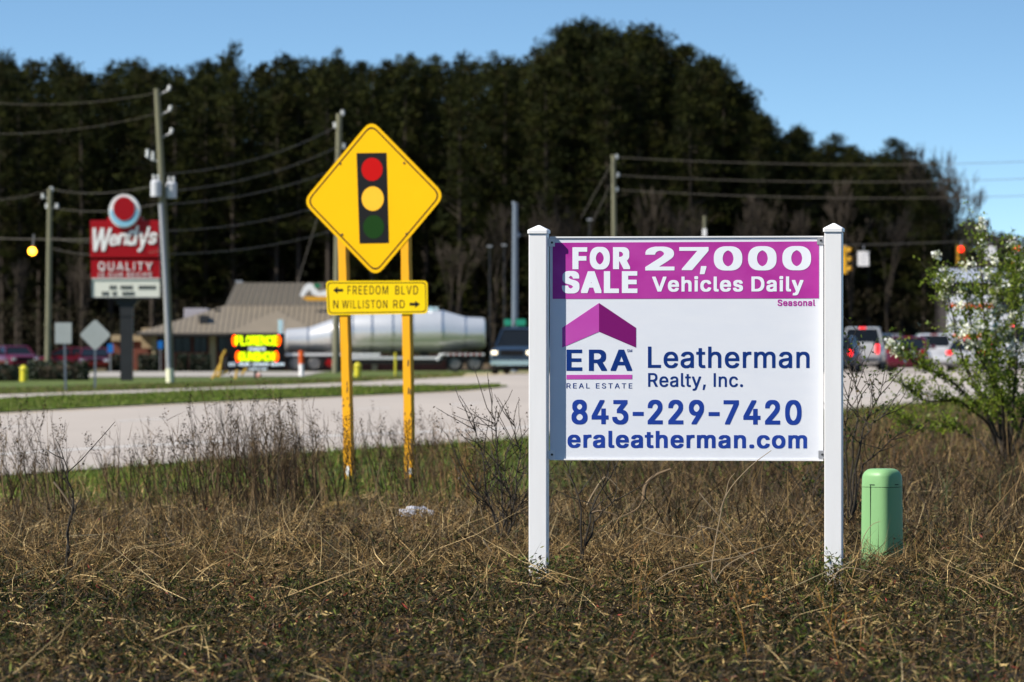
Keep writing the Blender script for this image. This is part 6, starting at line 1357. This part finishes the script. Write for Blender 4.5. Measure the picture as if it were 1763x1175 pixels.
ST = [sp_([(1735, 805, 0), (1728, 740, .1), (1708, 640, .1), (1694, 520, .2), (1689, 405, .1)], .024), sp_([(1735, 805, 0), (1740, 720, -.2), (1748, 600, -.2), (1745, 480, -.1)], .022), sp_([(1735, 805, 0), (1700, 730, -.2), (1650, 690, -.4), (1590, 690, -.5), (1555, 668, -.5)], .018),
      sp_([(1735, 805, 0), (1712, 720, .3), (1664, 620, .5), (1640, 520, .5), (1628, 488, .5)], .020), sp_([(1735, 805, 0), (1765, 720, .2), (1800, 620, .2), (1815, 470, .2)], .02), sp_([(1735, 805, 0), (1690, 760, .2), (1640, 735, .4), (1590, 740, .5), (1560, 715, .5)], .014),
      sp_([(1735, 805, 0), (1720, 690, -.4), (1672, 600, -.5), (1655, 500, -.5)], .018), sp_([(1735, 805, 0), (1770, 740, -.3), (1830, 680, -.4), (1860, 600, -.4)], .018), sp_([(1735, 805, 0), (1722, 700, .4), (1720, 560, .5), (1722, 470, .5)], .018),
      sp_([(1735, 805, 0), (1695, 710, 0), (1630, 650, 0), (1580, 625, 0), (1552, 612, 0)], .016), sp_([(1735, 805, 0), (1745, 640, .5), (1765, 500, .5), (1762, 445, .5)], .018), sp_([(1735, 805, 0), (1800, 760, 0), (1850, 740, 0), (1880, 700, 0)], .016)]
wd, lv, tips = wshrub(5, ST, None, [(.15, .22, .02), (.20, .27, .025), (.09, .14, .015), (.27, .32, .04)], 5, .042, 40, .25)
wd.build('stems', SHB, o); x_ = np_mesh('leaves', *lv, SHL, o); x_['kind'] = 'stuff'
tips = [p for p in tips if p.z > 1.15]; random.seed(3); bl_ = []
for p in random.sample(tips, 100): bl_ += [tuple(p)]
C_ = np.repeat(np.array(bl_), 26, 0); rg3 = np.random.default_rng(2); C_ = C_+rg3.normal(0, .026, C_.shape)
x_ = np_mesh('blossoms', *leaf_quads(C_, .036, np.array([(.75, .74, .62), (.8, .8, .74), (.62, .62, .42)]), rg3, .9), BLOS, o); x_['kind'] = 'stuff'
def little_shrub(label, d, base, stems, cols, seed, twigs=14, ls=.03, leaf_n=2, cat='shrub', rad=.008, name='sparse_shrub', sl=.3):
    o = thing(name, label, cat, at(base, d)); c0_ = RM[o.name].translation; ST = []
    for pts in stems: ST.append(([(px(x, y, d).x-c0_.x, dz, px(x, y, d).z-c0_.z) for x, y, dz in [(base, pts[0][1], 0)]+pts[1:]], rad))
    wd, lv, _ = wshrub(seed, ST, None, cols, leaf_n, ls, twigs, sl); wd.build('stems', SHB, o)
    if leaf_n: x_ = np_mesh('leaves', *lv, SHL, o); x_['kind'] = 'stuff'
    return o
GRNC = [(.06, .10, .02), (.10, .14, .02), (.05, .07, .02), (.12, .09, .03)]
little_shrub('thin twiggy shrub with few leaves just right of the right white post', 40, 1462, [[(1462, 900, 0), (1470, 760, 0), (1480, 680, .1), (1462, 620, .1), (1478, 562, 0)], [(1462, 900, 0), (1485, 740, .1), (1512, 690, .1), (1528, 645, .1)], [(1462, 900, 0), (1478, 770, -.1), (1500, 730, -.1), (1525, 712, -.1)], [(1462, 900, 0), (1456, 780, 0), (1458, 700, 0), (1470, 650, 0)], [(1462, 900, 0), (1490, 800, .1), (1530, 765, .1), (1560, 740, .1)]], GRNC, 11, 11, .03)
little_shrub('dark bushy plant under the right end of the white sign', 44, 1400, [[(1400, 905, 0), (1402, 850, 0), (1412, 790, 0)], [(1400, 905, 0), (1380, 840, 0), (1350, 800, 0)], [(1400, 905, 0), (1415, 850, .1), (1440, 800, .1)]], GRNC, 12, 24, .035)
little_shrub('tangle of thin leafless stems left of the left white post', 38, 868, [[(868, 950, 0), (840, 860, 0), (830, 790, 0), (815, 735, 0)], [(868, 950, 0), (862, 850, .1), (855, 760, .1), (848, 690, .1)], [(868, 950, 0), (885, 860, -.1), (895, 780, -.1), (884, 722, -.1)], [(868, 950, 0), (850, 880, .1), (800, 820, .1)], [(868, 950, 0), (875, 860, 0), (870, 780, 0)], [(868, 950, 0), (890, 880, 0), (905, 850, 0)]], [(.05, .035, .02), (.08, .055, .03)], 13, 22, .02, 1, sl=.2)
little_shrub('leafless forked stem rising behind the grass at lower left', 33, 110, [[(110, 1010, 0), (118, 930, 0), (126, 850, 0), (112, 800, 0), (95, 755, 0)], [(110, 1010, 0), (122, 890, 0), (140, 850, 0)]], [(.05, .035, .02)], 14, 5, .02, 1, sl=.5)
little_shrub('thin leafless twigs under the left end of the white sign', 33.5, 1000, [[(1000, 985, 0), (1010, 900, 0), (1035, 840, .05), (1050, 800, .05)], [(1000, 985, 0), (1020, 900, 0), (1060, 860, 0)], [(1000, 985, 0), (1002, 880, 0), (975, 800, 0)]], [(.05, .035, .02)], 15, 9, .015, 1, sl=.2)
# pale dead vines and sticks in front of and under the sign
VINE = mat('pale_dead_vine', (.36, .27, .16), .8, noise=(9, .5, (.24, .17, .10))); FAT = mat('peeling_dead_branch', (.26, .17, .09), .85, noise=(12, .6, (.14, .10, .06)))
def stick(label, pts, d, r, m=VINE, name='fallen_twig'):
    P_ = []; v = [px(x, y, d+(q[0] if q else 0)) for x, y, *q in pts]
    for i in range(len(v)-1):
        for j in range(4):
            t = j/4; a = v[max(i-1, 0)]; b_ = v[i]; c = v[i+1]; e = v[min(i+2, len(v)-1)]
            P_.append(.5*((2*b_)+(c-a)*t+(2*a-5*b_+4*c-e)*t*t+(3*b_-a-3*c+e)*t**3))
    P_.append(v[-1]); o = MB().tube(P_, [r*(1-.6*i/len(P_)) for i in range(len(P_))], 6).build(name, m, smooth=True); tag(o, label, 'twig', 'pale dead stems around the white sign'); return o
stick('long pale stem slanting up to the lower right of the sign panel', [(1235, 1040), (1225, 985), (1238, 900), (1252, 850), (1290, 805), (1328, 776)], 31.2, .0042)
stick('pale stem forking up left beside the long slanting one', [(1240, 880), (1250, 850), (1255, 828), (1265, 815)], 31.1, .003)
stick('thick curved dead branch under the middle of the sign', [(1108, 860), (1112, 835), (1130, 818), (1155, 808)], 38, .014, FAT, 'dead_branch')
stick('thin brown stem trailing down left from the thick curved branch', [(1108, 858), (1095, 878), (1050, 900), (1020, 925)], 38, .006, FAT)
stick('straight pale stem crossing the long slanting one', [(1204, 849), (1230, 880), (1262, 914)], 31.4, .004)
stick('pale stem arching right across the crossing stems', [(1200, 906), (1240, 916), (1270, 950), (1305, 985)], 31.3, .0035)
stick('long low pale stem arching from lower left to the crossing stems', [(1128, 1002), (1165, 980), (1220, 967), (1265, 960), (1300, 948), (1345, 935)], 30.6, .0035)
stick('pale arched stem above the weeds near the middle of the sign', [(1232, 1000), (1250, 975), (1285, 955), (1310, 944)], 30.4, .003)
stick('short thick pale stem low in the weeds below the crossing stems', [(1220, 980), (1235, 1005), (1245, 1028)], 30.2, .005)
stick('thin curled stem left of the crossing stems', [(1110, 908), (1140, 920), (1180, 926), (1195, 935)], 33, .003)
stick('pale curved twig lying below the left part of the sign', [(1018, 884), (1035, 880), (1062, 888)], 37, .008, FAT)
stick('pale twig rising to a bent point behind the left part of the sign', [(1010, 870), (1030, 835), (1045, 822), (1068, 845)], 38, .005)
stick('pale stem leaning across the foot of the right white post', [(1400, 1040), (1430, 1000), (1455, 978), (1500, 985)], 31.0, .004)
stick('thin stem leaning on the green pedestal', [(1482, 960), (1485, 930), (1500, 905), (1516, 898)], 34.6, .003)
stick('pale bent straw low in the left foreground', [(130, 1122), (155, 1128), (180, 1148)], 26, .003)
stick('long straight pale straw in the left foreground', [(440, 1110), (480, 1075), (535, 1045)], 27, .0025)
stick('pale stalk with a bend at the left above the weeds', [(92, 830), (108, 850), (130, 885)], 40, .008)
stick('short fat straw piece in the middle weeds', [(832, 930), (842, 945), (850, 955)], 35, .007)
# ---------------------------------------------------------------- weeds, straw and ground cover
WEED = attr_mat('weed_leaves', .55, .10, .12); STRAW = attr_mat('dry_straw', .6, .15, .10)
rg = np.random.default_rng(11)
def noise2(x, y, s, k=0): return (np.sin(x*s*1.0+y*s*.6+k)+np.sin(-x*s*.7+y*s*1.1+k*2.1)+np.sin(x*s*2.3-y*s*.4+k*1.3)*.6+np.sin(x*s*.9+y*s*2.7+k*.7)*.6)/3.2
def field(n, y0, y1, margin=1.25):
    """points spread evenly in plan over the wedge the camera sees, with a margin to both sides"""
    y = np.sqrt(rg.uniform(y0**2, y1**2, n)); x = rg.uniform(-1, 1, n)*(881.5/F*y*1.12+margin); return x, y
def blades(x, y, z, dirs, L_, w, bend, cols):
    """5-vertex tapering blades: dirs (n,3) unit, bend (n,3) offset of the tip"""
    n = len(x); p = np.stack([x, y, z], 1); L_ = L_[:, None]; w = w[:, None]
    s_ = np.cross(dirs, rg.normal(size=(n, 3))); s_ /= np.linalg.norm(s_, axis=1)[:, None]+1e-9
    mid = p+dirs*L_*.5+bend*L_*.15; tip = p+dirs*L_+bend*L_*.6
    V = np.stack([p-s_*w/2, p+s_*w/2, mid+s_*w*.42, mid-s_*w*.42, tip], 1).reshape(-1, 3)
    b_ = (np.arange(n)*5)[:, None]; I = np.concatenate([b_+[0, 1, 2, 3], b_+[3, 2, 4]], 1).ravel()
    return V, np.tile([4, 3], n), I, np.repeat(cols*rg.uniform(.7, 1.3, (n, 1)), 5, 0)
def pick(cols, n, p=None): return np.array(cols)[rg.choice(len(cols), n, p=p)]
def unit(v): return v/np.linalg.norm(v, axis=1)[:, None]
Y2 = lambda v, e: np.asarray(v)
# leafy dark cover in the foreground: whorled shoots
x, y = field(30000, 19.5, 44); keep = rg.random(len(x)) < np.clip(1.15-(y-31.5)/4.5+noise2(x, y, 1.6)*.75+np.where(x > 2.2, .5, 0), .05, 1); x, y = x[keep], y[keep]
n = len(x); h = np.clip(.05+.10*noise2(x, y, 3.1, 3)+.07*noise2(x, y, 8.0, 1)+rg.uniform(-.02, .10, n), .015, .26)*np.where(np.abs(y-32.5) < 2.6, .55, 1); lean_ = rg.normal(0, .35, (n, 3)); lean_[:, 2] = 1; lean_ = unit(lean_)
base = np.stack([x, y, ground_z(x, y)+rg.uniform(0, .07, n)], 1)
NL = 13; t = np.tile((np.arange(NL)+.5)/NL, n); B_ = np.repeat(base, NL, 0); Dv = np.repeat(lean_, NL, 0); Hh = np.repeat(h, NL)
leaf_at = B_+Dv*(Hh*t)[:, None]; out = rg.normal(size=leaf_at.shape); out[:, 2] = np.abs(out[:, 2])*.5+.25*t; out = unit(out); ln = rg.uniform(.020, .050, len(leaf_at))
tone = np.repeat(rg.random(n), NL); cg = pick([(.012, .018, .003), (.024, .036, .005), (.050, .070, .009), (.006, .009, .002), (.15, .17, .03)], len(leaf_at), [.36, .26, .14, .18, .06])
cb = pick([(.11, .062, .020), (.048, .026, .010), (.016, .010, .005), (.22, .04, .025), (.40, .28, .11), (.13, .07, .045)], len(leaf_at), [.28, .22, .23, .02, .17, .08])
tc_ = np.where((tone < .56)[:, None], cg, cb)
WP = [leaf_quads(leaf_at+out*ln[:, None]*.5, ln, tc_, rg, .19, a=out)]
cat_mesh(WP, 'weed_leaves', WEED)['kind'] = 'stuff'
o = bpy.data.objects['weed_leaves']; o['label'] = 'dark leafy weeds covering the foreground'
V = blades(base[:, 0], base[:, 1], base[:, 2], lean_, h, np.full(n, .004), rg.normal(0, .3, (n, 3)), pick([(.06, .04, .025), (.10, .07, .035)], n))
np_mesh('weed_stems', *V, STRAW)['kind'] = 'stuff'; bpy.data.objects['weed_stems']['label'] = 'thin stems of the foreground weeds'
# straw and dead stems, lodged in all directions
def straw(name, label, n, y0, y1, L0, L1, w0, w1, flat, cols, p, zmax=.1, dens=None):
    x, y = field(n, y0, y1)
    if dens is not None:
        k_ = rg.random(len(x)) < dens(x, y); x, y = x[k_], y[k_]
    n = len(x); d_ = rg.normal(size=(n, 3)); d_[:, 2] = np.abs(d_[:, 2])*flat+.08; d_ = unit(d_); bd_ = rg.normal(0, .55, (n, 3)); bd_[:, 2] -= .25
    e_ = road_near(x); ok = y < e_-.3; x, y, d_, bd_ = x[ok], y[ok], d_[ok], bd_[ok]; n = len(x)
    o = np_mesh(name, *blades(x, y, ground_z(x, y)+rg.random(n)**1.5*zmax, d_, rg.uniform(L0, L1, n)*(np.clip(1-(y-38)/22, .32, 1) if name == 'dry_grass' else np.clip(1.1-(y-50)/60, .28, 1) if name == 'brown_weeds' else 1), rg.uniform(w0, w1, n), bd_, pick(cols, n, p)), STRAW); o['kind'] = 'stuff'; o['label'] = label; return o
TAN = [(.32, .205, .082), (.20, .12, .040), (.085, .049, .016), (.030, .018, .007), (.50, .36, .165), (.025, .018, .010)]
straw('dry_straw', 'fine dry straw tangled among the foreground weeds', 62000, 19.5, 36, .05, .24, .0014, .0034, .6, TAN, [.16, .14, .20, .22, .12, .16], .15, lambda x, y: np.clip(.55+noise2(x, y, 2.4, 7)*.9, .08, 1))
straw('long_dead_straw', 'long bent pale straws lying across the weeds', 420, 20, 48, .25, .75, .003, .0055, .35, [(.42, .30, .14), (.30, .20, .09), (.55, .42, .22)], [.4, .35, .25], .16)
straw('dry_grass', 'lodged tan dry grass in a band behind the foreground weeds', 210000, 31, 62, .08, .28, .002, .006, .45, TAN, [.2, .25, .22, .15, .08, .10], .10, lambda x, y: np.clip(1.15-(y-42)/14+noise2(x, y, .9)*.45, .10, 1)*np.clip(1.25+noise2(x, y, 2.1, 2)*.9, .3, 1))
straw('brown_weeds', 'upright brown weeds beyond the sign on the right', 62000, 36, 120, .18, .55, .006, .013, 2.6, [(.075, .045, .020), (.14, .088, .036), (.035, .023, .012), (.27, .18, .075), (.035, .045, .012)], [.3, .22, .3, .08, .10], .05, lambda x, y: np.clip((x-.2-(y-60)*.012)/1.6, .0, 1)*np.clip(1.1+noise2(x, y, .7, 5)*.5-(y-(road_near(x)-18))/15, .06, 1))
straw('brown_weeds_left', 'upright brown weeds at the left and centre middle distance', 9000, 37, 47, .12, .34, .004, .008, 1.6, [(.10, .075, .04), (.17, .12, .06), (.06, .045, .03), (.24, .18, .09)], [.3, .25, .3, .15], .05, lambda x, y: np.clip(.75+noise2(x, y, 1.1, 1)*.8-(y-50)/14, 0, 1))
# green verge grass
x, y = field(190000, 44, 150); e_ = road_near(x); k_ = (y < e_-.05) & (rg.random(len(x)) < np.clip((y-43)/9+noise2(x, y, .8, 4)*.45, 0, 1)*np.where(x < .3+(y-60)*.02, 1, np.clip((y-road_near(x)+40)/30, .15, .9))); x, y = x[k_], y[k_]; n = len(x)
d_ = rg.normal(0, .45, (n, 3)); d_[:, 2] = 1; d_ = unit(d_); dry = rg.random(n) < np.clip(.28+noise2(x, y, .9, 6)*.35, .05, .7)
c_ = np.where(dry[:, None], pick(TAN[:4], n), pick([(.085, .13, .016), (.115, .165, .020), (.06, .092, .012), (.15, .18, .035)], n))
o = np_mesh('verge_grass', *blades(x, y, ground_z(x, y), d_, rg.uniform(.06, .17, n), rg.uniform(.008, .015, n), rg.normal(0, .4, (n, 3)), c_), WEED); o['kind'] = 'stuff'; o['label'] = 'green mown grass along the near edge of the road'
# grass tufts on the median and the far lawn so that their edges are ragged
def lawn(name, label, n, xa, xb, f0, f1, h, cols, dz=.05):
    x = rg.uniform(xa, xb, n); a = f0(x); b_ = f1(x); y = a+(b_-a)*rg.random(n); d_ = rg.normal(0, .4, (n, 3)); d_[:, 2] = 1
    o = np_mesh(name, *blades(x, y, ground_z(x, y)+dz, unit(d_), rg.uniform(.5, 1, n)*h*(1+.6*noise2(x, y, .5)), rg.uniform(.02, .035, n), rg.normal(0, .4, (n, 3)), pick(cols, n)), WEED); o['kind'] = 'stuff'; o['label'] = label
GC = [(.09, .14, .016), (.12, .175, .022), (.06, .095, .013), (.17, .17, .05)]
lawn('median_grass', 'short bright green grass on the strip between the roads', 36000, -16, -.4, lambda x: med_near(x)-.3, lambda x: med_far(x)+.2, .085, GC)
lawn('lawn_grass', 'green lawn grass beyond the far road', 36000, -24, -2, lambda x: road_far(x)+.3, lambda x: road_far(x)+26, .09, GC+[(.16, .11, .06), (.12, .08, .045)], 0)
# low dark brush patches on the right and behind the sign
def brush(name, label, spots, dens, cols):
    P_, W_ = [], []
    for x_, d_, rx, h in spots:
        n = int(dens*rx*rx*(.4+h)); cx = (x_-HX)*d_/F; q = rg.normal(0, .5, (n, 2))*rx; z = rg.random(n)**.7*h*np.exp(-(q**2).sum(1)/(rx*rx)*1.2)*rg.uniform(.6, 1.2, n)
        xx = cx+q[:, 0]; yy = d_+q[:, 1]; P_.append(np.stack([xx, yy, ground_z(xx, yy)+z], 1))
        m_ = n//7; q = rg.normal(0, .4, (m_, 2))*rx; dv = unit(np.stack([q[:, 0]*.5, q[:, 1]*.5, np.full(m_, .5)], 1)+rg.normal(0, .25, (m_, 3)))
        xx = cx+q[:, 0]; yy = d_+q[:, 1]; W_.append(blades(xx, yy, ground_z(xx, yy), dv, rg.uniform(.5, 1.3, m_)*h, np.full(m_, .006), rg.normal(0, .3, (m_, 3)), pick([(.07, .045, .028), (.12, .08, .045), (.04, .028, .02)], m_)))
    p = np.concatenate(P_); o = cat_mesh([leaf_quads(p, .04, np.array(cols), rg, .3)]+W_, name, WEED); o['kind'] = 'stuff'; o['label'] = label
BR = []
for i in range(46):
    x_ = rg.uniform(1470, 1830); d_ = rg.uniform(36.5, 56); BR.append((x_, d_, rg.uniform(.3, .7), rg.uniform(.12, .30)))
for i in range(60):
    x_ = rg.uniform(940, 1450); d_ = rg.uniform(37, 66); BR.append((x_, d_, rg.uniform(.2, .5), rg.uniform(.12, .3)))
for i in range(26):
    x_ = rg.uniform(-40, 930); d_ = rg.uniform(36, 47); BR.append((x_, d_, rg.uniform(.2, .5), rg.uniform(.10, .24)))
brush('low_brush', 'patches of low dark brush among the dry weeds', BR, 2600, [(.030, .034, .010), (.05, .05, .014), (.06, .04, .02), (.10, .065, .03), (.022, .018, .010), (.16, .12, .05)])
# tall dark stalks with seed heads
def stalks(name, label, n, region, hh, cols, w=.006, heads=.5, leanx=-.12, sub=6):
    V_ = []; x, y, s0 = region(n); z = ground_z(x, y); H_ = hh*s0
    lean_ = np.stack([rg.normal(leanx, .16, n), rg.normal(0, .14, n), np.ones(n)], 1); lean_ = unit(lean_); bd_ = rg.normal(0, .22, (n, 3)); c_ = pick(cols, n)
    parts = [blades(x, y, z, lean_, H_, np.full(n, w), bd_, c_)]
    for j in range(sub):                                 # side twigs
        t = rg.uniform(.35, .95, n); p = np.stack([x, y, z], 1)+lean_*(H_*t)[:, None]+bd_*(H_*t*t*.5)[:, None]; d_ = unit(lean_+rg.normal(0, .45, (n, 3)))
        parts.append(blades(p[:, 0], p[:, 1], p[:, 2], d_, H_*rg.uniform(.08, .26, n), np.full(n, w*.55), rg.normal(0, .3, (n, 3)), c_))
    k_ = rg.random(n) < heads; p = (np.stack([x, y, z], 1)+lean_*H_[:, None]+bd_*(H_*.55)[:, None])[k_]; m_ = len(p)
    if m_:
        q = np.repeat(p, 26, 0); q = q+rg.normal(0, 1, q.shape)*[.014, .014, .036]; q[:, 2] -= .02
        parts.append(leaf_quads(q, .016, np.repeat(c_[k_]*.8, 22, 0), rg, .6))
    o = cat_mesh(parts, name, STRAW); o['kind'] = 'stuff'; o['label'] = label; return o
def region_px(segs):
    """segs: (x0, x1 in the photo, depth0, depth1, relative height, weight)"""
    w_ = np.array([s_[5] for s_ in segs], float); w_ /= w_.sum()
    def f(n):
        k_ = rg.choice(len(segs), n, p=w_); S_ = np.array([s_[:5] for s_ in segs])[k_]
        d_ = rg.uniform(S_[:, 2], S_[:, 3]); xp = rg.uniform(S_[:, 0], S_[:, 1]); return (xp-HX)*d_/F, d_, S_[:, 4]*rg.uniform(.6, 1.1, n)
    return f
DK = [(.042, .025, .012), (.070, .042, .019), (.024, .015, .007), (.13, .085, .04)]
stalks('tall_weed_stalks', 'tall thin dark weed stalks standing against the road at left', 780, region_px([(-30, 130, 42, 52, .85, 60), (180, 360, 44, 54, .80, 70), (330, 560, 44, 52, .95, 150), (400, 500, 45, 50, 1.0, 80), (480, 600, 46, 56, .8, 50), (600, 720, 48, 58, .85, 70), (700, 820, 48, 58, .8, 60), (820, 905, 40, 46, .8, 40)]), .92, DK, .0085, .42)
stalks('brown_seed_stalks', 'reddish brown tall grass stems right of the yellow signposts', 110, region_px([(755, 830, 50, 55, .75, 1), (1500, 1600, 55, 70, .7, .7)]), .85, [(.20, .10, .035), (.14, .075, .03), (.25, .14, .06)], .006, .2, 0, 5)
stalks('sparse_weed_stalks', 'scattered short dark weed stems in the middle distance', 420, region_px([(0, 900, 36, 46, .5, 1.2), (950, 1420, 36, 60, .5, 1), (1450, 1763, 36, 62, .6, 1.3)]), .62, DK+[(.18, .13, .07)], .005, .2, 0, 5)
stalks('orange_grass_stems', 'thin orange dry grass stems in the near foreground', 16, region_px([(1078, 1100, 27, 28, .9, 1), (1278, 1310, 23, 24, .9, 1), (1400, 1480, 23, 25, .8, 1)]), .50, [(.42, .20, .04), (.30, .15, .05)], .0035, .4, 0, 8)
# climbing weeds at the foot of each white post
for i, (pxx, lb) in enumerate(((925, 'leafy weeds climbing the foot of the left white post'), (1436, 'leafy weeds climbing the foot of the right white post'))):
    p = at(pxx, 31.55); o = thing('leafy_weed', lb, 'weed', p); q = rg.normal(0, 1, (900, 3))*[.11, .06, .055]+[0, 0, .10]; q[:, 2] = np.abs(q[:, 2])
    np_mesh('leaves', *leaf_quads(q, .034, np.array([(.04, .06, .015), (.07, .10, .02), (.15, .15, .03), (.10, .08, .04)]), rg, .3), WEED, o)['kind'] = 'stuff'
